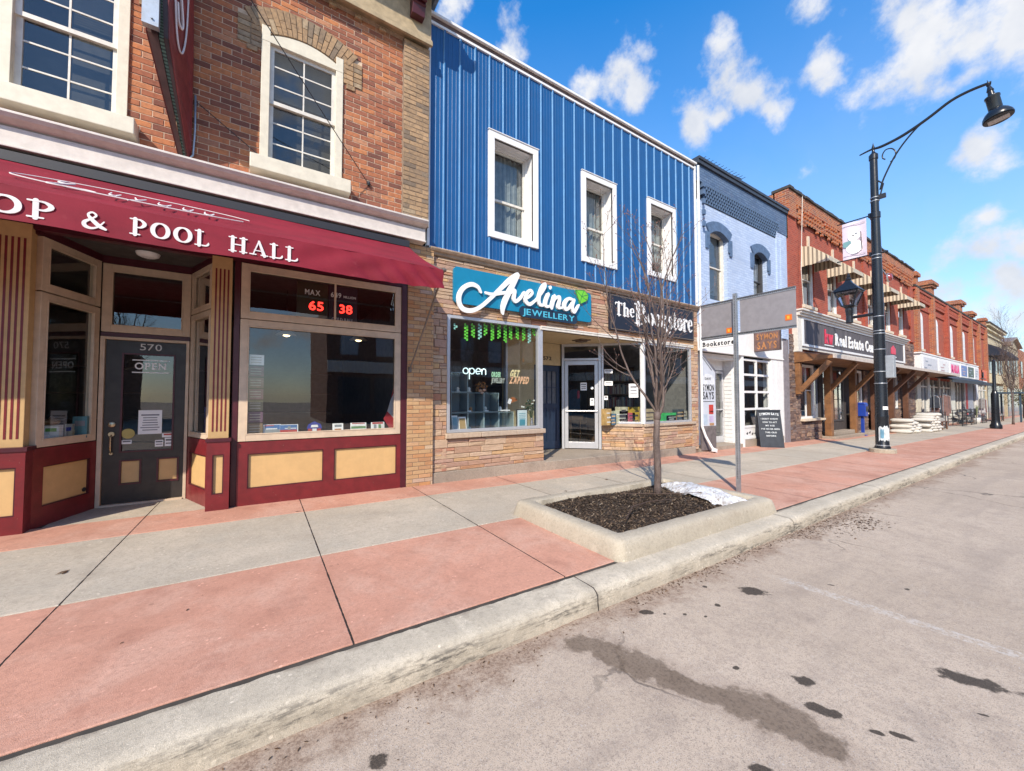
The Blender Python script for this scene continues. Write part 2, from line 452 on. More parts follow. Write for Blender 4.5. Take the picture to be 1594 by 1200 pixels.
def thin_glass(name, tint=(.93, .96, .95), ior=1.5, boost=1.0, rough=0.0):
    if name in MATS: return MATS[name]
    t = NT(name); t.n.remove(t.b)
    o = t.n.get('Material Output')
    tr = t.node('ShaderNodeBsdfTransparent'); tr.inputs[0].default_value = tint + (1,)
    gl = t.node('ShaderNodeBsdfGlossy'); gl.inputs['Roughness'].default_value = rough; gl.inputs[0].default_value = (1, 1, 1, 1)
    p = t.pos(); nb = t.bump(t.noise(1.3, 2, .4, p), .06, .02); t.l.new(nb, gl.inputs['Normal'])
    ge = t.node('ShaderNodeNewGeometry'); dp = t.node('ShaderNodeVectorMath', operation='DOT_PRODUCT'); t.l.new(ge.outputs['Incoming'], dp.inputs[0]); t.l.new(ge.outputs['Normal'], dp.inputs[1])
    ca = t.math('SUBTRACT', 1.0, t.math('ABSOLUTE', dp.outputs['Value'])); r0 = ((ior-1)/(ior+1))**2
    f = t.math('MULTIPLY', t.math('MULTIPLY_ADD', t.math('POWER', ca, 5.0), 1-r0, r0), 2.6*boost, clamp=True)
    mx = t.node('ShaderNodeMixShader'); t.l.new(f, mx.inputs[0]); t.l.new(tr.outputs[0], mx.inputs[1]); t.l.new(gl.outputs[0], mx.inputs[2])
    t.l.new(mx.outputs[0], o.inputs['Surface']); MATS[name] = t.m; return t.m

def emit(name, col, s):
    if name in MATS: return MATS[name]
    t = NT(name); t.b.inputs['Base Color'].default_value = col + (1,)
    t.b.inputs['Emission Color'].default_value = col + (1,); t.b.inputs['Emission Strength'].default_value = s
    MATS[name] = t.m; return t.m

def stripes(name, a, b, per=.14, zax=False):
    if name in MATS: return MATS[name]
    t = NT(name); p = t.pos(); sp = t.node('ShaderNodeSeparateXYZ'); t.l.new(p, sp.inputs[0])
    q = sp.outputs[2] if zax else t.math('ADD', sp.outputs[0], sp.outputs[1])
    f = t.math('FRACT', t.math('DIVIDE', q, per)); m = t.math('GREATER_THAN', f, .55)
    c = t.mix(m, a, b); c = t.mix(t.math('MULTIPLY', t.rng(t.noise(3, 5, .6, p), .45, .75), .3), c, tuple(x*.6 for x in a)); MATS[name] = t.out(c, .5); return MATS[name]
GLASS = thin_glass('window_glass')
GLASS_UP = thin_glass('upper_window_glass', (.75, .80, .80), 1.5, .75)
M_CREAM = paint('cream_paint', (.60, .47, .345), .5, .14)
M_YEL = paint('yellow_panel_paint', (.60, .385, .17), .5, .08, streak=True)
M_BURG = paint('burgundy_paint', (.165, .016, .020), .38, .25, chips=(.35, .22, .16))
M_BURGD = paint('dark_burgundy_paint', (.07, .010, .018), .4, .25)
M_WHITE = paint('white_trim_paint', (.74, .74, .74), .45, .08)
M_OFFW = paint('old_white_paint', (.66, .63, .57), .5, .18)
M_ALU = paint('brushed_aluminium', (.62, .63, .66), .35, .10, metal=.55)
M_BLACK = paint('black_gloss_metal', (.012, .014, .018), .28, .2)
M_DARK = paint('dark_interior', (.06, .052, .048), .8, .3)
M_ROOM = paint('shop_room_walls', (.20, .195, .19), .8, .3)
M_GREYROOM = paint('grey_shop_room', (.22, .23, .24), .8, .2)
M_FLOORIN = paint('shop_floor_boards', (.12, .08, .05), .5, .3)
M_GALV = paint('galvanised_steel', (.42, .45, .48), .42, .25, metal=.7)
M_PAPER = paint('white_paper', (.85, .85, .84), .6, .05)
M_INK = paint('black_ink', (.02, .02, .025), .5, .1)
M_WOOD = None
# ---------------------------------------------------------------- lettering
GLY = {}
def glyph(ch, bold=0.0):
    k = (ch, bold)
    if k in GLY: return GLY[k]
    cu = bpy.data.curves.new('g', 'FONT'); cu.body = ch; cu.size = 1.0; cu.extrude = .5; cu.offset = bold; cu.resolution_u = 4
    ob = bpy.data.objects.new('g', cu); COL.objects.link(ob)
    dg = bpy.context.evaluated_depsgraph_get(); me = bpy.data.meshes.new_from_object(ob.evaluated_get(dg))
    V = [tuple(v.co) for v in me.vertices]; F = [tuple(p.vertices) for p in me.polygons]
    bpy.data.objects.remove(ob); bpy.data.curves.remove(cu); bpy.data.meshes.remove(me)
    if V: x0 = min(v[0] for v in V); x1 = max(v[0] for v in V)
    else: x0, x1 = 0, .28
    GLY[k] = (V, F, x0, x1); return GLY[k]
_cap = None
def cap_h():
    global _cap
    if _cap is None: _cap = max(v[1] for v in glyph('H')[0])
    return _cap
SERIF = {'A': 'bl br', 'B': 'bL tL', 'C': '', 'D': 'bL tL', 'E': 'bL tL', 'F': 'bL tL', 'H': 'bL tL bR tR', 'I': 'bc tc', 'K': 'bL tL bR tR', 'L': 'bL tL', 'M': 'bL tL bR tR', 'N': 'bL tL tR', 'P': 'bL tL',
         'R': 'bL tL bR', 'T': 'bc', 'U': 'tL tR', 'V': 'tl tr', 'Y': 'bc tl tr', 'h': 'bL tL bR', 'k': 'bL tL bR', 'l': 'bc tc', 'n': 'bL bR xL', 'r': 'bL xL', 't': '', 'a': 'bR', 'i': 'bc', 'm': 'bL bR bc xL', 'u': 'xL bR'}
def lettering(mb, s, O, h, width=None, u=(1,0,0), v=(0,0,1), depth=.004, bold=0.0, serif=False, slant=0.0, gap=.09, sw=.44, arc=0.0):
    """writes s from the lower-left corner O; h = capital height; width squeezes it to fit"""
    u = Vector(u).normalized(); v = Vector(v).normalized(); n = u.cross(v); O = Vector(O)
    k = h/cap_h(); pen = 0; lay = []
    for ch in s:
        if ch == ' ': pen += .34; continue
        V, F, x0, x1 = glyph(ch, bold); lay.append((ch, V, F, pen - x0, pen, pen + x1 - x0)); pen += (x1-x0) + gap + (.06 if serif else 0)
    tot = pen - gap; sx = (width/(tot*k)) if width else 1.0
    for (ch, V, F, off, a, b) in lay:
        P = []
        mid = ((a+b)/2)/tot
        lift = arc*(1-(2*mid-1)**2)
        for (x, y, z) in V:
            X = (x+off)*k*sx + y*k*slant; P.append(O + u*X + v*(y*k+lift) + n*(z*depth))
        base = mb.v.__len__()
        mb.addv(P)
        for f in F: mb.face([base+i for i in f])
        if serif:
            sh = .075*k; hw = sw*.5*k*sx; xh = .52*cap_h()/.7 if False else None
            st = .06
            for c in SERIF.get(ch, '').split():
                X = {'L': a+st, 'l': a+.03, 'c': (a+b)/2, 'R': b-st, 'r': b-.03}[c[1]]*k*sx
                Y = {'b': 0, 't': h-sh, 'x': h*.70-sh}[c[0]]
                if c[0] == 't' and ch in 'hkl': Y = h*1.02-sh
                b4 = mb.addv([O+u*(X+dx)+v*(Y+dy+lift)+n*(dz*depth) for dz in (-.56,.56) for dx, dy in ((-hw*.5,0),(hw*.5,0),(hw*.5,sh),(-hw*.5,sh))])
                for q in ((3,2,1,0),(4,5,6,7),(0,1,5,4),(1,2,6,5),(2,3,7,6),(3,0,4,7)): mb.face([b4+i for i in q])
    return tot*k*sx
def smooth_path(P, n=6):
    out = []
    for i in range(len(P)-1):
        p0, p1, p2, p3 = P[max(i-1,0)], P[i], P[i+1], P[min(i+2,len(P)-1)]
        for j in range(n):
            t = j/n
            out.append(tuple(.5*((2*b)+(-a+c)*t+(2*a-5*b+4*c-d)*t*t+(-a+3*b-3*c+d)*t**3) for a, b, c, d in zip(p0, p1, p2, p3)))
    out.append(tuple(P[-1])); return out
def ribbon(mb, P, y0, y1, dy=0.0, O=(0,0,0), u=(1,0,0), v=(0,0,1), n=6):
    """flat brush stroke through (a, b, half width) laid on a sign face; y0 front, y1 back"""
    O = Vector(O); u = Vector(u); v = Vector(v); w = v.cross(u)
    S = smooth_path(P, n); N = len(S); L = []; R_ = []
    for i, (x, z, r) in enumerate(S):
        a = S[max(i-1,0)]; b = S[min(i+1,N-1)]; tx, tz = b[0]-a[0], b[1]-a[1]; l = math.hypot(tx, tz) or 1; nx, nz = -tz/l, tx/l
        L.append((x+nx*r, z+nz*r)); R_.append((x-nx*r, z-nz*r))
    def cap(i, j):
        (x, z, r) = S[i]; (a, b, _) = S[j]; l = math.hypot(x-a, z-b) or 1; ax, az = (x-a)/l, (z-b)/l
        return [(x+r*(ax*math.sin(t)+(-az)*math.cos(t)), z+r*(az*math.sin(t)+ax*math.cos(t))) for t in (math.pi*k/6 for k in range(1,6))]
    out = L + cap(N-1, N-2) + list(reversed(R_))
    # front / back strips quad by quad so that crossings stay clean
    def pt(q, d): return O + u*q[0] + v*q[1] + w*d
    for i in range(N-1):
        d0 = y0 + dy*i/N; d1 = y0 + dy*(i+1)/N
        mb.poly([pt(L[i], d0), pt(R_[i], d0), pt(R_[i+1], d1), pt(L[i+1], d1)])
        mb.poly([pt(L[i], d0), pt(L[i+1], d1), pt(L[i+1], y1), pt(L[i], y1)]); mb.poly([pt(R_[i], d0), pt(R_[i], y1), pt(R_[i+1], y1), pt(R_[i+1], d1)])
    for (i, j) in ((0, 1), (N-1, N-2)):
        c = cap(i, j); d = y0 + dy*i/N; e0, e1 = (L[i], R_[i]) if i else (R_[i], L[i])
        mb.poly([pt(e0, d)] + [pt(q, d) for q in c] + [pt(e1, d)])
SLAB = lambda x, z, w: [(x-w, z, .036), (x+w, z, .036)]
GL2 = {
 'P': (.66, [[(.17,0,.095),(.17,1,.095)], [(.17,.955,.032),(.40,.955,.05),(.57,.73,.095),(.40,.49,.05),(.17,.49,.03)], SLAB(.17,.035,.20), SLAB(.12,.965,.15)]),
 'O': (.84, [[(.42+.34*math.cos(rad(a)), .5+.46*math.sin(rad(a)), .035+.075*abs(math.cos(rad(a)))) for a in range(0,361,24)]]),
 'L': (.66, [[(.17,0,.095),(.17,1,.095)], [(.17,.04,.04),(.48,.04,.045),(.60,.14,.06),(.62,.26,.02)], SLAB(.17,.965,.19), SLAB(.12,.035,.14)]),
 'H': (.86, [[(.17,0,.095),(.17,1,.095)], [(.69,0,.095),(.69,1,.095)], [(.17,.5,.035),(.69,.5,.035)], SLAB(.17,.035,.17), SLAB(.69,.035,.17), SLAB(.17,.965,.17), SLAB(.69,.965,.17)]),
 'A': (.86, [[(.14,0,.035),(.43,1,.04)], [(.43,1,.06),(.72,0,.10)], [(.2,.32,.03),(.62,.32,.03)], SLAB(.14,.035,.15), SLAB(.72,.035,.17)]),
 'S': (.62, [[(.55,.74,.025),(.50,.93,.03),(.32,.97,.04),(.12,.84,.07),(.17,.62,.09),(.42,.45,.10),(.53,.22,.085),(.36,.04,.05),(.16,.05,.035),(.07,.28,.03)]]),
 '&': (.92, [[(.86,.06,.06),(.62,.22,.10),(.34,.58,.085),(.24,.82,.05),(.38,.97,.045),(.52,.82,.05),(.38,.60,.04),(.12,.34,.08),(.14,.10,.09),(.36,.01,.06),(.60,.16,.04),(.80,.50,.03)]])}
GL2.update({
 'T': (.80, [[(.40,0,.10),(.40,1,.10)], [(.05,.955,.045),(.75,.955,.045)], [(.05,.95,.04),(.05,.80,.02)], [(.75,.95,.04),(.75,.80,.02)], SLAB(.40,.035,.20)]),
 'h': (.66, [[(.14,0,.085),(.14,1,.085)], [(.14,.48,.03),(.30,.67,.05),(.50,.56,.085),(.50,.3,.09),(.50,0,.085)], SLAB(.14,.03,.16), SLAB(.50,.03,.14), SLAB(.10,.97,.12)]),
 'e': (.52, [[(.10,.36,.03),(.44,.40,.03)], [(.46,.40,.05),(.41,.62,.06),(.26,.69,.04),(.10,.52,.085),(.09,.26,.095),(.25,.03,.05),(.47,.13,.03)]]),
 'B': (.74, [[(.17,0,.12),(.17,1,.12)], [(.17,.955,.035),(.42,.95,.05),(.55,.75,.105),(.40,.53,.045),(.17,.52,.03)], [(.17,.51,.03),(.46,.49,.05),(.61,.27,.12),(.44,.05,.05),(.17,.045,.035)], SLAB(.14,.035,.18), SLAB(.14,.965,.18)]),
 'o': (.60, [[(.30+.21*math.cos(rad(a)), .35+.31*math.sin(rad(a)), .035+.065*abs(math.cos(rad(a)))) for a in range(0,361,24)]]),
 'k': (.66, [[(.14,0,.085),(.14,1,.085)], [(.18,.32,.03),(.40,.52,.035),(.54,.66,.05)], [(.26,.42,.04),(.42,.14,.09),(.58,-.12,.085),(.78,-.26,.05),(.92,-.20,.03),(.92,-.10,.02)], SLAB(.14,.03,.16), SLAB(.10,.97,.12), SLAB(.52,.66,.12)]),
 's': (.48, [[(.42,.52,.025),(.34,.67,.035),(.16,.62,.06),(.13,.48,.075),(.34,.31,.09),(.40,.13,.07),(.24,.02,.04),(.07,.16,.025)]]),
 't': (.42, [[(.20,.95,.03),(.20,.62,.08),(.20,.14,.085),(.31,.02,.045),(.42,.10,.02)], [(.04,.66,.032),(.40,.66,.032)]]),
 'r': (.50, [[(.14,0,.085),(.14,.66,.085)], [(.14,.46,.035),(.28,.65,.05),(.42,.60,.085)], SLAB(.14,.03,.16), SLAB(.10,.66,.11)])})
def signpaint(mb, s_, x, z, h, width, y, gap=.17, dep=.003):
    tot = sum(GL2[c][0]+gap for c in s_)-gap; k = width/tot; pen = x; q = 0
    for c in s_:
        w, st = GL2[c]
        for P_ in st:
            ribbon(mb, [(pen+a*k, z+b*h, r*(k+h)/2) for a, b, r in P_], -dep-.0005*(q % 7), dep, dy=-.0006, O=(0, y, 0), n=4); q += 1
        pen += (w+gap)*k
for _c in "OP&LHA570EN2JWRYThBokstrelaCnSyMdGZDx6489iv1'm":
    glyph(_c); 
# ---------------------------------------------------------------- road, kerb, pavement
def strip(mb, x0, x1, prof, step=None, jit=0.0):
    """profile [(y, z)] swept along the street, following its fall"""
    xs = [x0]
    while xs[-1] < x1: xs.append(min(x1, xs[-1] + (step or (x1-x0))))
    rj = random.Random(77)
    if jit: xs = sorted(set(xs + [-3+.045*k for k in range(int(13/.045))]))
    rows = [mb.addv([(x, y + (rj.gauss(0, jit) if 0 < i < len(prof)-2 else 0), z + gz(x) + (rj.gauss(0, jit)*.6 if 0 < i < len(prof)-2 else 0)) for i, (y, z) in enumerate(prof)]) for x in xs]
    for a, b in zip(rows, rows[1:]):
        for k in range(len(prof)-1): mb.face([a+k, b+k, b+k+1, a+k+1])

def road_material():
    t = NT('old_pale_asphalt'); p = t.pos()
    sp = t.node('ShaderNodeSeparateXYZ'); t.l.new(p, sp.inputs[0]); X, Y = sp.outputs[0], sp.outputs[1]
    big = t.noise(.35, 6, .6, p, dist=.5); mid = t.noise(2.2, 7, .68, p, dist=.4); fn = t.noise(48, 5, .7, p); gr = t.noise(170, 3, .65, p)
    base = t.mix(t.rng(big, .3, .7), (.53, .43, .335), (.42, .335, .255))
    base = t.mix(t.math('MULTIPLY', t.rng(mid, .5, .8), .40), base, (.21, .165, .14))
    base = t.mix(t.math('MULTIPLY', t.rng(t.noise(9, 6, .72, p), .45, .7), .35), base, (.26, .205, .17))
    base = t.mix(t.math('MULTIPLY', t.rng(t.noise(5.5, 6, .72, p, mapscale=(.6,1.5,1)), .55, .75), .35), base, (.52, .45, .38))
    base = t.mix(t.math('MULTIPLY', t.rng(fn, .47, .68), .45), base, (.22, .18, .15))
    base = t.mix(t.math('MULTIPLY', t.rng(gr, .54, .63), .65), base, (.16, .13, .11))
    base = t.mix(t.math('MULTIPLY', t.rng(t.noise(120, 2, .5, p), .62, .70), .65), base, (.50, .46, .42))
    base = t.mix(t.math('MULTIPLY', t.rng(t.noise(1.0, 6, .62, p, mapscale=(.35,2.2,1)), .50, .68), .35), base, (.27, .22, .18))
    # fine cracks
    vo = t.node('ShaderNodeTexVoronoi'); vo.feature = 'DISTANCE_TO_EDGE'; vo.inputs['Scale'].default_value = .42
    wv = t.node('ShaderNodeVectorMath', operation='ADD'); t.l.new(p, wv.inputs[0])
    nz = t.node('ShaderNodeTexNoise'); nz.inputs['Scale'].default_value = 3.0; nz.inputs['Detail'].default_value = 6; t.l.new(p, nz.inputs['Vector'])
    sc = t.node('ShaderNodeVectorMath', operation='SCALE'); sc.inputs['Scale'].default_value = .35; t.l.new(nz.outputs['Color'], sc.inputs[0]); t.l.new(sc.outputs[0], wv.inputs[1])
    t.l.new(wv.outputs[0], vo.inputs['Vector'])
    crk = t.math('MULTIPLY', t.rng(vo.outputs['Distance'], .006, .0015), t.rng(t.noise(.5, 3, .5, p), .50, .6))
    base = t.mix(t.math('MULTIPLY', crk, .8), base, (.07, .06, .05))
    # worn white stall line
    ln = t.math('ABSOLUTE', t.math('SUBTRACT', X, t.math('MULTIPLY_ADD', Y, -.07, 3.98)))
    lm = t.math('MULTIPLY', t.rng(ln, .065, .045), t.rng(t.noise(26, 6, .75, p), .40, .66))
    lm = t.math('MULTIPLY', lm, t.math('MULTIPLY', t.rng(Y, 1.75, 1.5), .50))
    base = t.mix(lm, base, (.62, .60, .57))
    # dirt washed against the kerb
    dn = t.noise(1.1, 6, .65, p, dist=.8); d2 = t.noise(9, 6, .7, p)
    reach = t.math('MULTIPLY_ADD', dn, 1.05, -.36)
    dist = t.math('SUBTRACT', 2.10, Y)
    dm = t.rng(t.math('SUBTRACT', dist, t.math('ADD', reach, t.math('MULTIPLY_ADD', d2, .22, -.11))), .10, -.10)
    dm = t.math('MULTIPLY', dm, t.math('MULTIPLY_ADD', t.rng(d2, .35, .6), .5, .42))
    base = t.mix(dm, base, t.mix(t.rng(t.noise(60, 5, .7, p), .4, .6), (.20, .135, .095), (.34, .25, .185)))
    # oil and damp patches: centre, half sizes, turn
    spots = [(1.76,1.86,.12,.08,-.5,.75),(1.84,1.68,.15,.10,-1.1,.8),(1.90,1.52,.16,.12,-1.2,.8),(1.94,1.36,.14,.085,-1.2,.8),(2.00,1.22,.13,.07,-1.0,.8),(2.10,1.06,.15,.10,-1.0,.8),(2.16,.93,.17,.12,-1.1,.85),(2.17,.80,.15,.08,-1.3,.8),
             (3.41,1.63,.12,.075,-.9,1.5),(2.575,.95,.075,.045,-.7,1.5),(2.40,.83,.085,.04,-1.2,1.5),(2.43,.78,.03,.03,0,1.5),(3.37,.45,.16,.07,-1.1,1.5),(2.46,.632,.04,.018,-1.0,1.4),(2.53,.569,.05,.02,-1.1,1.4),
             (2.40,1.89,.055,.035,-.6,1.3),(.44,1.74,.05,.05,0,1.3),(1.80,.83,.05,.03,-.8,1.3),(2.62,1.72,.022,.016,0,1.3),(2.50,1.80,.016,.012,0,1.3),(2.72,1.62,.02,.012,0,1.3),(2.10,1.42,.0,.0,0,0),(2.35,1.22,.022,.015,0,1.3),(2.95,1.66,.02,.02,0,1.3),(3.15,1.88,.02,.02,0,1.3),(4.55,.95,.03,.02,0,1.3),(3.05,.38,.03,.012,-1,1.3),(4.1,1.32,.03,.012,-1,1.2)]
    w1 = t.noise(13, 5, .65, p); w2 = t.noise(45, 4, .6, p)
    wob = t.math('ADD', t.math('MULTIPLY_ADD', w1, 1.5, -.75), t.math('ADD', t.math('MULTIPLY_ADD', w2, .6, -.3), t.math('MULTIPLY_ADD', t.noise(6, 4, .6, p), 1.3, -.65)))
    damp = None; oil = None
    for (cx_, cy_, a, b, r, k) in spots:
        if a == 0: continue
        dx = t.math('SUBTRACT', X, cx_); dy = t.math('SUBTRACT', Y, cy_)
        u = t.math('DIVIDE', t.math('ADD', t.math('MULTIPLY', dx, math.cos(r)), t.math('MULTIPLY', dy, math.sin(r))), a)
        v = t.math('DIVIDE', t.math('SUBTRACT', t.math('MULTIPLY', dy, math.cos(r)), t.math('MULTIPLY', dx, math.sin(r))), b)
        e = t.math('SQRT', t.math('ADD', t.math('MULTIPLY', u, u), t.math('MULTIPLY', v, v)))
        e = t.math('ADD', e, wob)
        if k > 1: oil = e if oil is None else t.math('MINIMUM', oil, e)
        else: damp = e if damp is None else t.math('MINIMUM', damp, e)
    dmk = t.rng(damp, 1.28, .85); omk = t.rng(oil, 1.05, .72)
    halo = t.math('MULTIPLY', t.rng(damp, 2.2, 1.2), .25)
    base = t.mix(halo, base, (.27, .20, .155))
    base = t.mix(t.math('MULTIPLY', dmk, t.math('MULTIPLY_ADD', mid, .5, .50)), base, t.mix(t.rng(fn, .45, .65), (.155, .112, .078), (.085, .060, .042)))
    base = t.mix(t.math('MULTIPLY', omk, .93), base, t.mix(t.rng(gr, .45, .6), (.030, .024, .019), (.080, .060, .045)))
    r = t.math('SUBTRACT', .92, t.math('MULTIPLY', t.math('MAXIMUM', dmk, omk), .12))
    h = t.math('ADD', t.math('MULTIPLY', fn, .5), t.math('ADD', gr, t.math('MULTIPLY', crk, -1.0)))
    return t.out(base, r, 0, t.bump(h, .55, .004), .3)

M_ROAD = road_material()
M_PRED = concrete('red_stamped_concrete', (.545, .280, .198), (.36, .165, .115), joints=1.585, st=.62, spk=.24, j0=.47, tint=(.59, .37, .285))
M_PGREY = concrete('grey_pavement_concrete', (.50, .43, .34), (.30, .25, .19), joints=1.585, st=.34, spk=.30, j0=.47, tint=(.43, .385, .315))
M_KERB = concrete('kerb_concrete', (.54, .475, .375), (.22, .19, .15), joints=3.30, st=.38, spk=.32, j0=2.12, tint=(.44, .385, .30))
M_PLANT = concrete('planter_concrete', (.44, .385, .30), (.30, .24, .17), None, st=.35, spk=.25)
M_STEP = concrete('shop_step_concrete', (.36, .30, .24), (.17, .13, .10), None, st=.5, spk=.3)

def kerb_scuffs(m):
    t = m.node_tree; b = t.nodes['Principled BSDF']; src = b.inputs['Base Color'].links[0].from_socket
    w = NT.__new__(NT); w.m = m; w.t = t; w.n = t.nodes; w.l = t.links; w.b = b; p = w.pos()
    sp = w.node('ShaderNodeSeparateXYZ'); w.l.new(p, sp.inputs[0])
    side = w.rng(sp.outputs[1], 2.125, 2.09); f = w.noise(3.2, 7, .72, p, mapscale=(.5,1,5)); k = w.noise(34, 5, .7, p, mapscale=(.35,1,1.5))
    msk = w.math('MULTIPLY', side, w.math('MULTIPLY', w.rng(f, .44, .62), w.rng(k, .38, .58)))
    top = w.math('MULTIPLY', w.rng(sp.outputs[1], 2.30, 2.35), w.rng(w.noise(5, 5, .6, p), .42, .6))
    c = w.mix(w.math('MULTIPLY', msk, .85), src, (.075,.068,.06)); c = w.mix(w.math('MULTIPLY', top, .6), c, (.16,.12,.09)); w.l.new(c, b.inputs['Base Color'])
kerb_scuffs(M_KERB)
g = MB(); strip(g, -60, 400, [(-160, -.15), (-4, -.15), (2.14, -.15)], 20); kind(g.build('road', M_ROAD), 'structure')
g = MB(); strip(g, -60, 400, [(-160, -.40), (60, -.40)], 40); kind(g.build('ground', M_STEP), 'structure')
g = MB(); strip(g, -30, 130, [(2.085, -.30), (2.088, -.15), (2.090, -.11), (2.092, -.07), (2.098, -.045), (2.112, -.020), (2.14, -.005), (2.19, -.001), (2.27, 0.0), (2.345, 0.0), (2.35, -.02), (2.35, -.30)], 8, .0022)
kind(g.build('kerb', M_KERB, smooth=True, sharp=40), 'structure')
g = MB(); strip(g, -30, 130, [(2.30, -.0075), (7.9, -.0075)], 8); kind(g.build('pavement_bed', paint('joint_soil', (.06, .05, .04), .9, .4)), 'structure')
def slab(y0, y1, mat, x0=-30, x1=130):
    g = MB(); strip(g, x0, x1, [(y0, -.03), (y0+.002, -.004), (y0+.008, 0), (y1-.008, 0), (y1-.002, -.004), (y1, -.03)], 8)
    o = g.build('pavement', mat); kind(o, 'structure')
slab(2.388, 3.862, M_PRED); slab(3.870, 5.452, M_PGREY); slab(5.460, 6.22, M_PRED)

# small leaves, twigs and grit blown along the kerb and over the slabs
rg = random.Random(11)
g = MB()
def bit(x, y, z, s):
    a = rg.uniform(0, 6.3); l = s*rg.uniform(1, 2.6); w = s*rg.uniform(.3, .9); h = s*rg.uniform(.05, .5)
    c, d = math.cos(a), math.sin(a)
    P = [(-l, -w*.3, 0), (0, -w, h), (l, 0, h*.3), (0, w, h*.7), (-l*.6, w*.6, .2*h)]
    g.poly([(x+px*c-py*d, y+px*d+py*c, z+.003+pz) for px, py, pz in P])
def litter(n, x0, x1, sy, z, smin=.002, smax=.009):
    for _ in range(n):
        x = rg.uniform(x0, x1); y = 2.075 - abs(rg.gauss(0, sy))
        bit(x, y, z + gz(x), rg.uniform(smin, smax))
litter(500, 2.4, 5.2, .06, -.15); litter(600, 5.2, 7.2, .12, -.15, .003, .010); litter(350, 7, 14, .13, -.15, .004, .010); litter(260, -1.5, 2.4, .12, -.15, .002, .007)
for _ in range(260):
    x = rg.gauss(6.5, .28); y = rg.gauss(1.75, .10); bit(x, y, -.15+gz(x), rg.uniform(.004, .014))
for _ in range(130):
    x = rg.uniform(-1.5, 12); y = rg.uniform(2.45, 6.0); bit(x, y, gz(x), rg.uniform(.002, .006))
for (x, y, s) in ((2.8, 3.6, .018), (4.0, 4.6, .014), (-1.3, 4.55, .022), (.4, 5.5, .015), (3.3, 3.1, .012), (5.2, 4.9, .02), (6.0, 4.2, .016), (1.1, 1.1, .015)):
    for _ in range(3): bit(x+rg.uniform(-.02,.02), y+rg.uniform(-.01,.01), (gz(x) if y > 2.2 else -.15+gz(x)), s)
kind(g.build('leaf_litter', island_mat('dry_leaves', [(0, (.10, .045, .02)), (.5, (.05, .03, .018)), (1, (.24, .15, .09))], .2)), 'stuff')

# ---------------------------------------------------------------- planter with its small tree
pl = thing('planter', 'low concrete kerb planter full of dark bark mulch beside the road', 'planter', (4.0, 3.2, 0))
def rim_z(x): return gz(x)
def rounded(x0, x1, y0, y1, r, n=5):
    P = []
    for cx_, cy_, a0 in ((x1-r, y0+r, -90), (x1-r, y1-r, 0), (x0+r, y1-r, 90), (x0+r, y0+r, 180)):
        for k in range(n+1):
            a = rad(a0 + 90*k/n); P.append((cx_+r*math.cos(a), cy_+r*math.sin(a)))
    return P
X0, X1, Y0, Y1 = 2.66, 5.56, 2.355, 4.03
g = MB(); rings = []; N0 = 0
for (ins, z) in ((-.045, -.10), (-.04, 0.0), (-.012, .11), (.004, .150), (.030, .168), (.155, .170), (.172, .160), (.18, .02)):
    P = rounded(X0+ins, X1-ins, Y0+ins, Y1-ins, max(.03, .085-ins*.3))
    cnt = [50 if (i % 6 == 5 and i in (11, 23)) else (30 if i in (5, 17) else 1) for i in range(24)]
    P = [(a[0]+(b[0]-a[0])*t_/n_, a[1]+(b[1]-a[1])*t_/n_) for a, b, n_ in zip(P, P[1:]+P[:1], cnt) for t_ in range(n_)]
    rings.append(g.addv([(x+rg.gauss(0,.0018), y+rg.gauss(0,.0018), z + gz(x)+rg.gauss(0,.0018)) for x, y in P]))
N = len(P)
for a, b in zip(rings, rings[1:]):
    for k in range(N): g.face([a+k, a+(k+1) % N, b+(k+1) % N, b+k])
g.build('rim', M_PLANT, pl, smooth=True, sharp=60)
g = MB(); nx, ny = 60, 34; b0 = []
def soil_z(x, y): return .105 + .02*math.sin(x*3.1)*math.cos(y*4) + .03*math.exp(-((x-4.55)**2+(y-3.35)**2)/.12)
for j in range(ny+1):
    for i in range(nx+1):
        x = X0+.16+(X1-X0-.32)*i/nx; y = Y0+.16+(Y1-Y0-.32)*j/ny
        b0.append((x, y, soil_z(x, y)+rg.uniform(-.006, .006)+gz(x)))
b = g.addv(b0)
for j in range(ny):
    for i in range(nx): q = b+j*(nx+1)+i; g.face([q, q+1, q+nx+2, q+nx+1])
g.build('soil', paint('bark_soil', (.035, .024, .017), .95, .5, .8), pl)
g = MB()
for _ in range(9000):
    x = rg.uniform(X0+.2, X1-.2); y = rg.uniform(Y0+.2, Y1-.2); s = rg.uniform(.004, .011)
    a = rg.uniform(0, 3.14); c, d = math.cos(a), math.sin(a); t_ = rg.uniform(-.5, .5); l = s*rg.uniform(1.2, 3.2); w = s*rg.uniform(.4, .9)
    z = soil_z(x, y)+gz(x)+rg.uniform(.003, .012)
    g.poly([(x-l*c-w*d, y-l*d+w*c, z-t_*l), (x-l*c+w*d, y-l*d-w*c, z-t_*l+.002), (x+l*c+w*d, y+l*d-w*c, z+t_*l), (x+l*c-w*d, y+l*d+w*c, z+t_*l+.003)])
kind(g.build('mulch', island_mat('bark_chips', [(0, (.022, .015, .011)), (.45, (.055, .036, .024)), (.8, (.12, .08, .05)), (.95, (.20, .145, .095)), (1, (.33, .27, .20))], .2), pl), 'stuff')
g = MB(); g.tube([(3.2,2.75,.145),(3.6,3.0,.155),(3.95,3.05,.150),(4.35,2.95,.152)], [.006,.008,.006,.003], 6); g.tube([(4.0,3.5,.15),(4.5,3.1,.16),(5.0,2.9,.16)], [.004,.005,.003], 5)
tag(g.build('fallen_twig', island_mat('twig_bark', [(0, (.05,.035,.03)), (1, (.09,.06,.05))])), 'thin fallen twigs lying on the dark planter mulch', 'twig')

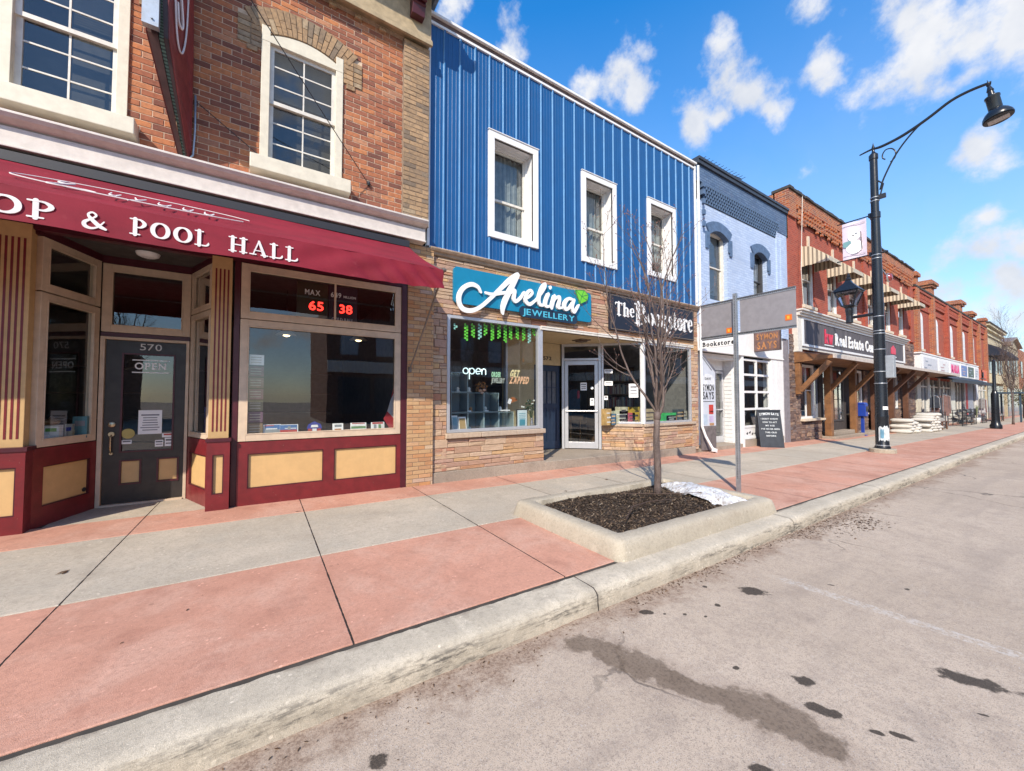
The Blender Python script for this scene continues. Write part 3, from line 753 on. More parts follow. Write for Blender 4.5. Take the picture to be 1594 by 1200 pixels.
# melting snow
g = MB(); nx, ny = 60, 40; pts = []
cxs, cys = 5.10, 3.06
for j in range(ny+1):
    for i in range(nx+1):
        u = -1+2*i/nx; v = -1+2*j/ny
        # heap runs from the back corner to the front corner of the planter
        x = cxs + u*(.27+.05*v) + .06*v; y = cys + v*.66
        x = min(x + .03*math.sin(v*3), X1-.13 + .02*math.sin(y*9)); y = max(y, Y0+.12)
        r = math.sqrt(u*u+v*v); ang = math.atan2(v, u)
        edge = 1 - .12*math.sin(3*ang+1) - .08*math.sin(7*ang) - .05*math.sin(13*ang+2)
        h = max(0, 1-(r/edge)**2)
        n = .5*math.sin(9*x+3*y)*math.sin(8*y) + .3*math.sin(23*x)*math.sin(19*y+1) + .2*math.sin(47*x+2)*math.sin(41*y)
        z = soil_z(x, y)+gz(x) - .02 + .16*h**.55 + (.026*n*min(1, h*3))
        pts.append((x, y, z if h > 0 else soil_z(x, y)+gz(x)-.05))
b = g.addv(pts)
for j in range(ny):
    for i in range(nx): q = b+j*(nx+1)+i; g.face([q, q+1, q+nx+2, q+nx+1])
def snow_mat():
    t = NT('dirty_old_snow'); p = t.pos()
    n = t.noise(14, 6, .7, p); c = t.mix(t.rng(n, .45, .7), (.58, .60, .64), (.34, .31, .29))
    c = t.mix(t.math('MULTIPLY', t.rng(t.noise(30, 6, .78, p), .50, .62), .85), c, (.20, .15, .11))
    t.b.inputs['Subsurface Weight'].default_value = .15; t.b.inputs['Subsurface Radius'].default_value = (.02, .03, .04)
    return t.out(c, .6, 0, t.bump(t.noise(55, 5, .7, p), .6, .01))
tag(g.build('snow_mound', snow_mat(), smooth=True), 'dirty white mound of melting snow at the end of the planter', 'snow')

# bare young tree
def bark():
    t = NT('young_tree_bark'); p = t.pos()
    n = t.noise(18, 6, .65, p, mapscale=(1, 1, .35)); k = t.noise(60, 4, .6, p, mapscale=(1, 1, 2.5))
    c = t.mix(t.rng(n, .35, .7), (.135, .098, .085), (.065, .045, .040)); c = t.mix(t.math('MULTIPLY', t.rng(k, .55, .7), .5), c, (.30, .25, .22))
    return t.out(c, .7, 0, t.bump(n, .5, .006))
M_BARK = bark()
def bare_tree(x, y, z, H, fork, seed, r0, spread, label, group=None, loose=1.0, twigs=True):
    budded = twigs
    rt = random.Random(seed)
    root = thing('bare_tree', label, 'tree', (x, y, z), group)
    tr = MB(); nseg = 8
    pts = [Vector((x + .006*math.sin(i*.9), y+.006*math.cos(i*1.1), z + fork*i/nseg)) for i in range(nseg+1)]
    tr.tube(pts, [r0*(1.35 if i == 0 else 1.08-.02*i) for i in range(nseg+1)], 12)
    tr.lathe([(r0*.8,-.06),(r0*1.12,-.03),(r0*1.12,.03),(r0*.8,.06)], tuple(pts[-1]), 12)
    tr.build('trunk', M_BARK, root, smooth=True)
    br = MB(); bud = MB()
    def budat(p, d, s=.012):
        d = d.normalized(); u = d.cross(Vector((.3,.5,.8))).normalized(); w = d.cross(u)
        b = bud.addv([p-d*s*.3, p+u*s*.35+d*s*.5, p+w*s*.35+d*s*.5, p-u*s*.35+d*s*.5, p-w*s*.35+d*s*.5, p+d*s*1.6])
        for k in range(4): bud.face([b, b+1+(k+1) % 4, b+1+k]); bud.face([b+5, b+1+k, b+1+(k+1) % 4])
    def limb(p, d, L, r, lev):
        n = max(4, int(L/.10)); P = [p.copy()]; rs = [r]; d = d.normalized(); q = p.copy()
        side = []
        for i in range(n):
            up = .10 if lev == 0 else .14
            d = (d + Vector((rt.gauss(0,.075), rt.gauss(0,.075), up*(1-i/n)+.02+rt.gauss(0,.03)))).normalized()
            q = q + d*(L/n); P.append(q.copy()); rs.append(max(.0020, r*(1-(i+1)/n*.80)))
            if i >= (1 if lev else 2) and lev < 3: side.append((q.copy(), d.copy(), rs[-1], i/n))
        br.tube(P, rs, 7 if lev == 0 else (5 if lev == 1 else 4), cap=False)
        budat(P[-1], d, .016)
        prob = (.42, .54, .42)[lev] if lev < 3 else 0
        for (sp_, sd, sr, f) in side:
            if rt.random() < prob:
                ax = Vector((rt.gauss(0,1), rt.gauss(0,1), rt.gauss(0,.4))); ax = (ax - sd*ax.dot(sd)).normalized()
                a = rt.uniform(.45, .95)
                nd = sd*math.cos(a) + ax*math.sin(a)
                LL = L*(1-f*.55)*rt.uniform(.22, .46) if lev == 0 else L*rt.uniform(.22, .5)
                if LL > .04: limb(sp_, nd, LL, max(.0028, sr*.58), lev+1)
            if twigs and rt.random() < .75:
                ax = Vector((rt.gauss(0,1), rt.gauss(0,1), rt.gauss(0,.6))); 
                if lev >= 1: budat(sp_+ax.normalized()*sr, (sd+ax*.7), rt.uniform(.009, .017))
    top = Vector(pts[-1]); n = spread['n']
    for i in range(n):
        a = 2*math.pi*i/n + rt.uniform(-.3, .3); tilt = spread['tilt'][i % len(spread['tilt'])]*rt.uniform(.9, 1.1)
        d = Vector((math.cos(a)*math.sin(tilt), math.sin(a)*math.sin(tilt), math.cos(tilt)))
        L = (H-fork)*rt.uniform(.78, .98)/max(.6, math.cos(tilt*.65))
        limb(top + Vector((0,0,rt.uniform(-.05,.12))), d, L, r0*rt.uniform(.40, .55), 0)
    d = Vector((.06, .02, 1)); limb(top, d, (H-fork)*1.0, r0*.62, 0)
    br.build('branches', M_BARK, root, smooth=True)
    if budded: bud.build('buds', paint('tree_buds', (.22, .10, .075), .7, .3), root)
    return root
bare_tree(4.56, 3.37, .10+gz(4.56), 3.9, 1.10, 8, .044, dict(n=6, tilt=[.56, .30, .62, .36]), 'bare young tree with upright twiggy branches growing from the mulch planter')
# ================================================================ brick pool hall (left)
P = 6.15
M_BRICK = island_mat('old_red_brick', [(0, (.17,.070,.052)), (.16, (.25,.095,.062)), (.45, (.34,.125,.070)), (.68, (.42,.155,.075)), (.86, (.51,.20,.085)), (.96, (.45,.22,.13)), (1, (.24,.10,.07))], .34, (.055,.035,.035), .55, .006)
M_MORT = paint('lime_mortar', (.62, .47, .34), .95, .25, .6, scale=30)
M_MORTY = paint('dark_mortar', (.25, .19, .14), .95, .25, .6, scale=30)
M_YBRICK = island_mat('buff_brick', [(0, (.46,.285,.145)), (.35, (.50,.32,.17)), (.6, (.42,.23,.12)), (.78, (.50,.25,.11)), (.9, (.55,.40,.26)), (1, (.42,.30,.24))], .22, (.20,.12,.08), .4, .004)
M_YOLD = island_mat('weathered_buff_brick', [(0, (.42,.27,.15)), (.4, (.33,.22,.13)), (.65, (.46,.30,.17)), (.85, (.20,.15,.11)), (1, (.48,.36,.23))], .55, (.09,.07,.055), .6, .006)
ph = thing('pool_hall', 'two-storey red brick building with burgundy and cream shopfront at the left', 'building', (-.2, P, 0))
rb = random.Random(21)

# upper wall: brick courses laid round the two sash windows
wB = (-.085, .945, 4.60, 6.50); wA = (-2.36, -1.375, 4.60, 6.50)
holesU = [wB, wA]
def in_arch(cx0):
    def f(x, z):
        dx = (x-cx0)*.58/ .72; dz = z-5.80
        return (z > 6.36 and (x-cx0)**2 + (z-5.565)**2 < 1.27**2) or (6.15 < z < 6.5 and abs(x-cx0) < .79)
    return f
def arc_hole(cx0):
    def f(z):
        if 6.15 < z < 6.535: return (cx0-.785, cx0+.785, 0, 99)
        r2 = 1.275**2-(z-5.565)**2
        if z >= 6.535 and r2 > 0: return (cx0-math.sqrt(r2), cx0+math.sqrt(r2), 0, 99)
    return f
g = MB(); wall_cells(g, -7.0, 1.86, 4.20, 7.50, P, holesU, .12)
wallo = g.build('brick_wall', M_MORT, ph)
g = MB(); courses(g, -3.2, 1.85, 4.255, 7.29, P, holesU+[arc_hole(.43), arc_hole(-1.8675)], rng=rb, proud=.006)
g.build('bricks', M_BRICK, wallo)
g = MB(); g.box(1.85, 2.285, 6.08, 6.4, 4.25, 7.29); wb_ = g.build('buff_pilaster', M_MORTY, ph)
g = MB(); courses(g, 1.852, 2.283, 4.255, 7.29, 6.08, rng=rb, proud=.006); g.build('bricks', M_YOLD, wb_)
# segmental arches of upright buff bricks with stepped ears
def arch(cx0, name='window_arch'):
    g = MB(); base = MB()
    R0, zc = .95, 5.565; r1 = R0+.34; a1 = 34
    n = 19
    seg = [(cx0 + (R0-.02)*math.sin(rad(a)), zc+(R0-.02)*math.cos(rad(a))) for a in range(-a1, a1+1, 4)] + [(cx0+(r1+.01)*math.sin(rad(a)), zc+(r1+.01)*math.cos(rad(a))) for a in range(a1, -a1-1, -4)]
    base.prism(seg, 'xz', P-.012, P+.14)
    o = base.build(name, M_MORTY, ph)
    for k in range(n):
        t0 = -a1 + 2*a1*k/n + .25; t1 = -a1+2*a1*(k+1)/n - .25
        for (ra, rb_) in (((R0, R0+.19), (R0+.198, r1)) if k % 2 else ((R0, R0+.10), (R0+.108, r1))):
            pr = -.022 - rb.uniform(0, .006)
            q = [(cx0+ra*math.sin(rad(t0)), zc+ra*math.cos(rad(t0))), (cx0+ra*math.sin(rad(t1)), zc+ra*math.cos(rad(t1))), (cx0+rb_*math.sin(rad(t1)), zc+rb_*math.cos(rad(t1))), (cx0+rb_*math.sin(rad(t0)), zc+rb_*math.cos(rad(t0)))]
            g.prism(q, 'xz', P+pr, P+.05)
    for s in (-1, 1):
        e0 = cx0 + s*.522
        for i, (wd, z) in enumerate(((.26,6.466),(.26,6.39),(.26,6.314),(.26,6.238),(.26,6.162),(.12,6.09))):
            a, b = sorted((e0, e0+s*wd)); 
            if wd < .25: a, b = sorted((e0+s*.04, e0+s*(.04+wd)))
            if b-a > .2: g.block(a, a+(b-a)*.55-.005, z, z+.068, P-.016, .008, .003, .001, rb); g.block(a+(b-a)*.55+.005, b, z, z+.068, P-.016, .008, .003, .001, rb); 
            else: g.block(a, b, z, z+.068, P-.016, .008, .003, .001, rb)
    g.build('arch_bricks', M_YOLD, o)
arch(.43); arch(-1.8675)

def sash(parent, x0, x1, z0, z1, y, fr, mats, cols=2, rows=3, rail=.5, glass=GLASS_UP, reveal=.10, name='window', sashw=.035, arched=False, back=M_DARK, blind=None, xf=None, sill=None, sillmat=None):
    """double-hung window: outer casing > sashes, panes, sill"""
    g = MB(xf)
    g.box(x0, x0+fr, y, y+reveal, z0, z1); g.box(x1-fr, x1, y, y+reveal, z0, z1)
    if arched:
        cx0 = (x0+x1)/2; hw = (x1-x0)/2; N = 14; rise = .155; zs = z1-rise-.06
        top = []
        for i in range(N+1):
            a = -1+2*i/N; top.append((cx0+hw*a, z1-.02-rise*a*a))
        pts = [(x0, zs)] + [(x0, top[0][1])] + top[1:-1] + [(x1, top[-1][1]), (x1, zs)]
        pts = [(x0, zs)] + top + [(x1, zs)] + [(x0+fr, zs)]
        pts = [(x0, zs)] + top + [(x1, zs)]
        g.prism(pts, 'xz', y-.004, y+reveal-.004)
        zt = zs
    else:
        g.box(x0+fr, x1-fr, y+.001, y+reveal, z1-fr, z1); zt = z1-fr
    g.box(x0+fr, x1-fr, y+.001, y+reveal, z0, z0+fr*.5)
    w = g.build(name, mats[0], parent, bevel=.004)
    a, b, c, d = x0+fr, x1-fr, z0+fr*.5, zt
    mid = c+(d-c)*rail; s = sashw
    g = MB(xf)
    for (c0, d0, yy) in ((mid-.0, d, y+reveal*.45), (c, mid+s, y+reveal*.45+.03)):
        g.box(a, a+s, yy, yy+.03, c0, d0); g.box(b-s, b, yy, yy+.03, c0, d0); g.box(a+s, b-s, yy+.001, yy+.029, c0, c0+s); g.box(a+s, b-s, yy+.001, yy+.029, d0-s, d0)
        for i in range(1, cols): xx = a+(b-a)*i/cols; g.box(xx-.009, xx+.009, yy+.006, yy+.022, c0+s, d0-s)
        for j in range(1, rows): zz = c0+(d0-c0)*j/rows; g.box(a+s, b-s, yy+.008, yy+.020, zz-.009, zz+.009)
    g.build('sash', mats[1], w)
    g = MB(xf); g.poly([(a,y+reveal*.45+.015,mid),(b,y+reveal*.45+.015,mid),(b,y+reveal*.45+.015,d),(a,y+reveal*.45+.015,d)]); g.poly([(a,y+reveal*.45+.045,c),(b,y+reveal*.45+.045,c),(b,y+reveal*.45+.045,mid),(a,y+reveal*.45+.045,mid)])
    g.build('pane', glass, w)
    g = MB(xf); yb = y+reveal+.9
    g.poly([(a,y+reveal,c),(a,y+reveal,d),(a,yb,d),(a,yb,c)]); g.poly([(b,y+reveal,c),(b,yb,c),(b,yb,d),(b,y+reveal,d)])
    g.poly([(a,y+reveal,d),(b,y+reveal,d),(b,yb,d),(a,yb,d)]); g.poly([(a,y+reveal,c),(a,yb,c),(b,yb,c),(b,y+reveal,c)]); g.poly([(a,yb,c),(a,yb,d),(b,yb,d),(b,yb,c)])
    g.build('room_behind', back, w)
    if blind:
        g = MB(xf); kindb, frac, bm = blind
        zb = d-(d-c)*frac
        if kindb == 'slats':
            k = int((d-zb)/.03)
            for i in range(k): z_ = d-.03*(i+.5); g.prism([(y+reveal+.05,z_+.010),(y+reveal+.072,z_-.010),(y+reveal+.075,z_-.008),(y+reveal+.053,z_+.012)], 'yz', a+.01, b-.01)
        else:
            N = 40
            P_ = [(a+(b-a)*i/N, y+reveal+.08+.018*math.sin(i*1.1)+.008*math.sin(i*2.7)) for i in range(N+1)]
            for (p, q) in zip(P_, P_[1:]): g.poly([(p[0],p[1],zb),(q[0],q[1],zb),(q[0],q[1],d),(p[0],p[1],d)])
        g.build('blind' if kindb == 'slats' else 'curtain', bm, w)
    if sill:
        g = MB(xf); g.box(x0-sill[0], x1+sill[0], y-sill[1], y+.05, z0-sill[2], z0-.002); g.build('sill', sillmat or mats[0], w, bevel=.008)
    return w
M_BLIND = paint('grey_blind', (.20,.22,.25), .6, .1)
M_CURT = paint('lace_curtain', (.30,.32,.33), .9, .3)
M_OLDCREAM = paint('old_cream_paint', (.66, .61, .49), .5, .12)
sash(ph, *wB[:2], wB[2], 6.505, P-.03, .10, (M_OLDCREAM, M_OFFW), arched=True, sashw=.05, blind=('slats', .42, M_BLIND), sill=(.10, .17, .19))
sash(ph, *wA[:2], wA[2], 6.505, P-.03, .10, (M_OLDCREAM, M_OFFW), arched=True, sashw=.05, blind=('slats', .3, M_BLIND), sill=(.10, .17, .19))

# eaves: frieze, moulded band, dentil bricks, soffit and burgundy bracket
g = MB(); g.box(-7, 2.29, 6.02, 6.3, 7.36, 8.16); g.box(-7, 2.30, 5.97, 6.02, 7.29, 7.36); g.box(-7, 2.30, 5.99, 6.02, 7.36, 7.40); g.build('frieze', paint('tan_frieze_paint', (.40,.31,.19), .6, .3), ph, bevel=.006)
for x in (-2.53,-2.163,-1.80,-1.438,-1.076,-.715,-.353,.009,.371,.733,1.094,1.456):
    g = MB(); g.box(x, x+.105, P-.06, P+.02, 7.235, 7.288); g.build('dentil_brick', M_YOLD, ph)
g = MB()
g.box(-7, 2.36, 5.62, 6.6, 8.17, 8.24); g.box(-7, 2.40, 5.55, 5.64, 8.15, 8.36); g.box(-7, 2.43, 5.50, 5.55, 8.25, 8.42)
g.box(2.34, 2.40, 5.64, 6.6, 8.14, 8.36)
g.build('eaves', paint('grey_soffit_paint', (.17,.19,.21), .6, .3), ph)
for x0 in (-5.0, -1.55, 1.92):
    g = MB(); g.prism([(6.02, 7.62), (6.02, 8.17), (5.58, 8.17), (5.56, 8.05), (5.68, 7.98), (5.84, 7.84), (5.90, 7.62)], 'yz', x0, x0+.21)
    for k in range(6):
        t_ = k/5; y_ = 5.62+.24*t_; z_ = 8.01-.22*t_; g.obox((x0+.105, y_, z_-.005), (.215, .03, .05), (rad(-30), 0, 0))
    g.build('eaves_bracket', M_BURGD, ph, bevel=.006)
g = MB(); g.box(-7, 2.285, 6.4, 14, 7.4, 8.16); g.box(-7,2.285,6.42,6.7,4.2,7.4); g.build('roof', M_DARK, ph)

# belt trim between the floors
g = MB(); g.box(-7, 2.20, 5.985, P+.02, 3.94, 4.16); g.prism([(6.05, 4.16), (5.90, 4.215), (5.87, 4.25), (5.87, 4.275), (P+.02, 4.30), (P+.02, 4.16)], 'yz', -7, 2.215)
g.box(-7, 2.205, 5.96, 5.99, 3.94, 3.965); g.build('belt_trim', paint('pinkish_white_trim', (.62,.57,.52), .5, .14), ph, bevel=.006)
g = MB(); g.box(-7, 1.96, P, P+.1, 3.20, 3.94); g.build('fascia_board', M_BURGD, ph)

# buff brick pier at the right
g = MB(); g.box(1.962, 2.405, 6.125, 6.5, -.05, 3.94); pr_ = g.build('buff_brick_pier', M_MORTY, ph)
g = MB(); courses(g, 1.965, 2.402, -.03, 3.93, 6.125, rng=rb, bw=.205, bh=.066, gap=.008, proud=.006); g.build('bricks', M_YBRICK, pr_)

# shopfront ---------------------------------------------------------
def panel_base(parent, x0, x1, z0, z1, y, panels, xf=None, thick=.10, vent=None):
    g = MB(xf)
    holes = [(a, b, c, d) for (a, b, c, d) in panels]
    wall_cells(g, x0, x1, z0, z1, y, holes, .03)
    g.poly([(x0,y,z0),(x0,y,z1),(x0,y+thick,z1),(x0,y+thick,z0)]); g.poly([(x1,y,z0),(x1,y+thick,z0),(x1,y+thick,z1),(x1,y,z1)]); g.poly([(x0,y,z1),(x1,y,z1),(x1,y+thick,z1),(x0,y+thick,z1)])
    o = g.build('bulkhead', M_BURG, parent)
    for (a, b, c, d) in panels:
        g = MB(xf); g.poly([(a,y+.028,c),(b,y+.028,c),(b,y+.028,d),(a,y+.028,d)])
        g.build('panel', M_YEL, o)
        g = MB(xf)
        for q in ((a,b,c,c+.012),(a,b,d-.012,d),(a,a+.012,c+.012,d-.012),(b-.012,b,c+.012,d-.012)): g.box(q[0], q[1], y+.006, y+.027, q[2], q[3])
        g.build('bead', M_BURGD, o)
    if vent:
        g = MB(xf); g.lathe([(.026,-.004),(.026,.004)], vent, 14, Matrix.Rotation(math.pi/2, 3, 'X')); g.build('vent_hole', M_INK, o)
    return o
def shop_window(parent, x0, x1, z0, z1, y, fr=.085, mat=M_CREAM, glass=GLASS, xf=None, name='window', mull=(), d=.07, lip=True, bars=()):
    g = MB(xf)
    g.box(x0, x0+fr, y, y+d, z0, z1); g.box(x1-fr, x1, y, y+d, z0, z1); g.box(x0+fr, x1-fr, y+.001, y+d, z0, z0+fr); g.box(x0+fr, x1-fr, y+.001, y+d, z1-fr, z1)
    if lip:
        a, b, c, e, l = x0+fr, x1-fr, z0+fr, z1-fr, .014
        g.box(a, a+l, y-.006, y+.03, c, e); g.box(b-l, b, y-.006, y+.03, c, e); g.box(a+l, b-l, y-.005, y+.03, c, c+l); g.box(a+l, b-l, y-.005, y+.03, e-l, e)
    for m in mull: g.box(m-.012, m+.012, y+.01, y+d-.01, z0+fr, z1-fr)
    for m in bars: g.box(x0+fr, x1-fr, y+.01, y+d-.01, m-.012, m+.012)
    o = g.build(name, mat, parent, bevel=.003)
    g = MB(xf); yy = y+d*.55; g.poly([(x0+fr,yy,z0+fr),(x1-fr,yy,z0+fr),(x1-fr,yy,z1-fr),(x0+fr,yy,z1-fr)]); g.build('pane', glass, o)
    return o
def fluted(parent, x0, x1, z0, z1, y, n=5):
    g = MB(); g.box(x0, x1, y, y+.16, z0, z1); o = g.build('fluted_pilaster', paint('mustard_paint', (.52,.335,.15), .5, .12), parent, bevel=.004)
    w = (x1-x0); st = w*.80/n
    for k in range(n):
        a = x0+w*.12+st*k+st*.25; f = MB(); f.box(a, a+st*.42, y-.003, y+.01, z0+.09, z1-.16); f.build('flute', M_BURG, o)
    return o
def plinth(parent, x0, x1, z0, z1, y):
    o = panel_base(parent, x0, x1, z0, z1, y, [(x0+.06, x1-.06, z0+.22, z1-.19)], thick=.22)
    g = MB(); g.box(x0-.012, x1+.012, y-.012, y+.2, z1-.03, z1+.012); g.build('cap', M_BURGD, o)

fluted(ph, -2.33, -2.065, .89, 3.24, 6.13); plinth(ph, -2.37, -2.02, -.02, .885, 6.05)
fluted(ph, -.555, -.345, .89, 3.22, 6.13, 4); plinth(ph, -.56, -.325, -.02, .885, 6.07)
for a_, b_, c_ in ((-.322,-.255,6.16),(1.868,1.96,6.135)):
    g = MB(); g.box(a_, b_, c_, 6.3, -.02, 3.22); g.build('corner_post', M_BURGD, ph, bevel=.004)
w1 = shop_window(ph, -.25, 1.865, 2.455, 3.19, P, .085, mull=(.89,)); w2 = shop_window(ph, -.25, 1.865, .835, 2.445, P, .085)
panel_base(ph, -.255, 1.868, -.03, .825, P-.005, [(-.14,.76,.215,.67), (.90,1.81,.205,.665)])
# left of the recess, outside the frame
fluted(ph, -4.9, -4.65, .89, 3.24, 6.13); panel_base(ph, -4.65, -2.37, 0, .89, P, [(-4.5,-3.6,.2,.67),(-3.45,-2.55,.2,.67)]); shop_window(ph, -4.65, -2.37, .90, 3.2, P)
# recessed entrance: two canted sides and the door
xl, Ll = frame_xf((-2.02, 6.21), (-1.745, 7.0)); xr, Lr = frame_xf((-.86, 7.0), (-.555, 6.24))
shop_window(ph, .02, Ll-.02, 2.57, 3.16, 0, .075, xf=xl); shop_window(ph, .02, Ll-.02, .87, 2.555, 0, .075, xf=xl)
panel_base(ph, 0, Ll, -.02, .86, 0, [(.12, Ll-.09, .22, .66)], xf=xl, vent=(Ll-.14, .02, .28))
shop_window(ph, .02, Lr-.02, 2.57, 3.16, 0, .06, xf=xr); shop_window(ph, .02, Lr-.02, .87, 2.555, 0, .06, xf=xr)
panel_base(ph, 0, Lr, -.02, .86, 0, [(.10, Lr-.10, .22, .66)], xf=xr)
g = MB(xl); g.box(-.02, Ll+.02, .0, .08, 3.165, 3.26); g2 = MB(xr); g2.box(-.02, Lr+.02, 0, .08, 3.165, 3.26); g3 = MB(); g3.box(-1.745, -.86, 7.0, 7.1, 3.155, 3.26); g4 = MB(); g4.box(-1.745,-.86,7.0,7.08,2.20,2.255)
for q, nm in ((g, 'head_trim'), (g2, 'head_trim'), (g3, 'head_trim'), (g4, 'door_head_trim')): q.build(nm, M_BURGD, ph)
shop_window(ph, -1.745, -.86, 2.262, 3.15, 7.0, .085)
g = MB(); g.box(-1.745, -1.70, 6.985, 7.09, 0, 2.20); g.box(-.895, -.86, 6.985, 7.09, 0, 2.20); g.box(-1.70, -.895, 6.986, 7.09, 2.165, 2.20); g.box(-1.70,-.895,6.97,7.1,-.02,.035)
g.build('door_frame', M_CREAM, ph, bevel=.004)
dr = MB(); dx0, dx1, dz0, dz1, dy = -1.695, -.90, .04, 2.16, 7.02
gl = (-1.535, -1.02, .70, 1.99)
wall_cells(dr, dx0, dx1, dz0, dz1, dy, [gl, (-1.53,-1.335,.28,.585), (-1.165,-.955,.28,.585)], .04)
door = dr.build('door', paint('black_brown_door_paint', (.030,.024,.022), .4, .3), ph)
g = MB()
for (a, b, c, d) in ((-1.545,-1.01,.69,2.0),(-1.54,-1.325,.27,.595),(-1.175,-.945,.27,.595)):
    for q in ((a,b,c,c+.02),(a,b,d-.02,d),(a,a+.02,c+.02,d-.02),(b-.02,b,c+.02,d-.02)): g.box(q[0], q[1], dy-.012, dy+.012, q[2], q[3])
g.build('door_moulding', M_BURGD, door)
for a_, b_ in ((-1.518,-1.347),(-1.153,-.967)): g = MB(); g.box(a_,b_,dy+.01,dy+.03,.293,.572); g.build('door_panel', M_YEL, door)
g = MB(); g.poly([(gl[0],dy+.02,gl[2]),(gl[1],dy+.02,gl[2]),(gl[1],dy+.02,gl[3]),(gl[0],dy+.02,gl[3])]); g.build('door_glass', GLASS, door)
g = MB(); X90 = Matrix.Rotation(math.pi/2, 3, 'X')
g.lathe([(.034,0),(.034,.018),(.02,.026)], (-1.618, dy, 1.06), 16, X90); g.lathe([(.032,0),(.030,.02)], (-1.618, dy, .935), 16, X90)
g.tube([(-1.618,dy-.01,.93),(-1.618,dy-.05,.90),(-1.618,dy-.055,.80),(-1.618,dy-.04,.72),(-1.618,dy-.008,.69)], [.008,.010,.009,.009,.007], 8); g.lathe([(.022,0),(.016,.012)], (-1.618,dy,.685), 12, X90)
g.build('door_handle', paint('worn_brass', (.55,.45,.30), .3, .2, metal=.85), door, smooth=True, sharp=40)
g = MB(); lettering(g, '570', (-1.375, dy-.004, 2.045), .085, .22, depth=.004, serif=False); g.build('house_number', paint('silver_letters', (.6,.6,.58), .4, .1), door)
g = MB(); lettering(g, 'OPEN', (-1.425, dy+.0178, 1.79), .085, .32, depth=.002, serif=True, bold=.02); g.box(-1.45,-1.075,dy+.0168,dy+.0188,1.905,1.918); g.box(-1.45,-1.075,dy+.0168,dy+.0188,1.74,1.753)
g.build('open_lettering', M_PAPER, door)
# recess ceiling, light, floor
g = MB(); g.prism([(-2.33,6.2),(-.34,6.2),(-.86,7.0),(-1.745,7.0)], 'xy', 3.262, 3.36); g.box(-5, 1.96, 6.2, 6.3, 3.225, 3.36); g.build('recess_ceiling', paint('tan_ceiling_paint', (.66,.50,.29), .6, .1), ph)
g = MB(); g.lathe([(.12,3.262),(.12,3.245),(.105,3.215),(.07,3.198),(.02,3.194)], (-1.25, 6.62, 0), 24); g.build('ceiling_light', paint('opal_glass', (.75,.75,.76), .25, .05), ph, smooth=True, sharp=50)
g = MB(); g.prism([(-2.02,6.215),(-.54,6.215),(-.86,7.05),(-1.745,7.05)], 'xy', -.3, .012); kind(g.build('entrance_floor', M_PGREY), 'structure')

# interior: dark rooms seen through the glass
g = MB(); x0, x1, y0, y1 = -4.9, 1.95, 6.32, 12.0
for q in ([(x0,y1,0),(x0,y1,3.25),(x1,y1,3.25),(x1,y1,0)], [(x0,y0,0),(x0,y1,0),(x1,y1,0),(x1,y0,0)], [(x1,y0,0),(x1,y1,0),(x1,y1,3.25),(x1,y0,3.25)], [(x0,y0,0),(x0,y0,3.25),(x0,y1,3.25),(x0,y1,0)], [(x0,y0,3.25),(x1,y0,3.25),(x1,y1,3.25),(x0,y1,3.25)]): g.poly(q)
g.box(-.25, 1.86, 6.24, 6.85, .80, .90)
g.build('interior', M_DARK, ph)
g = MB(); rr = random.Random(4)
for s in range(4):
    z = .4+.55*s; g.box(-4.5, 1.6, 11.5, 11.9, z, z+.03)
g.box(-1.0, 1.2, 9.4, 9.9, 0, 1.05); g.box(-1.1, 1.3, 9.3, 10.0, 1.05, 1.1); g.build('shop_shelves', paint('dark_wood', (.09,.055,.035), .5, .3), ph)

# awning ------------------------------------------------------------
aw = thing('awning', 'burgundy canvas shop awning lettered in white over the pool hall front', 'awning', (0, 5.5, 3.2))
def canvas():
    t = NT('burgundy_canvas'); p = t.pos()
    n = t.noise(1.5, 5, .6, p, mapscale=(1,2,2)); w = t.noise(320, 2, .5, p)
    c = t.mix(t.rng(n, .3, .7), (.235,.013,.030), (.165,.010,.022)); c = t.mix(t.math('MULTIPLY', t.rng(w, .4, .6), .2), c, (.18,.01,.025))
    c = t.mix(t.math('MULTIPLY', t.rng(t.noise(5, 6, .7, p), .6, .75), .2), c, (.45,.12,.12))
    m_ = t.out(c, .75, 0, t.bump(t.math('ADD', w, t.math('MULTIPLY', t.noise(7, 3, .5, p, mapscale=(1,1,.4)), 3)), .35, .004), .3)
    tl = t.node('ShaderNodeBsdfTranslucent'); tl.inputs[0].default_value = (.75,.12,.10,1); mx = t.node('ShaderNodeMixShader'); mx.inputs[0].default_value = .025
    t.l.new(t.b.outputs[0], mx.inputs[1]); t.l.new(tl.outputs[0], mx.inputs[2]); t.l.new(mx.outputs[0], t.n.get('Material Output').inputs['Surface']); return m_
M_CANV = canvas()
AX0, AX1, YF = -4.9, 2.055, 4.90
def valance_pt(x, t):
    """t 0 top of the valance, 1 its hem; folds gather towards the right end"""
    k = max(0, (x-.55)/1.5)
    zt = 3.165 + .006*math.sin(x*2.1); zb = 2.865 + .010*math.sin(x*3.3+1) + .012*k
    f = .004*math.sin(x*5.1)*t + .006*math.sin(x*9+t*7)*max(0,math.sin(x*1.9)) + (.030*k*((.5+.5*math.sin(x*24.0 + (1-t)*6.5))**2.2*2-1))*(.25+.75*t) + .012*t*math.sin(x*11+2)*(.4+k)
    return (x, YF - .012*t + f, zt + (zb-zt)*t)
g = MB(); nx = 330; nt = 10; rows = []
for j in range(nt+1): rows.append(g.addv([valance_pt(AX0+(AX1-AX0)*i/nx, j/nt) for i in range(nx+1)]))
for a, b in zip(rows, rows[1:]):
    for i in range(nx): g.face([a+i, b+i, b+i+1, a+i+1])
g.build('valance', M_CANV, aw, smooth=True)
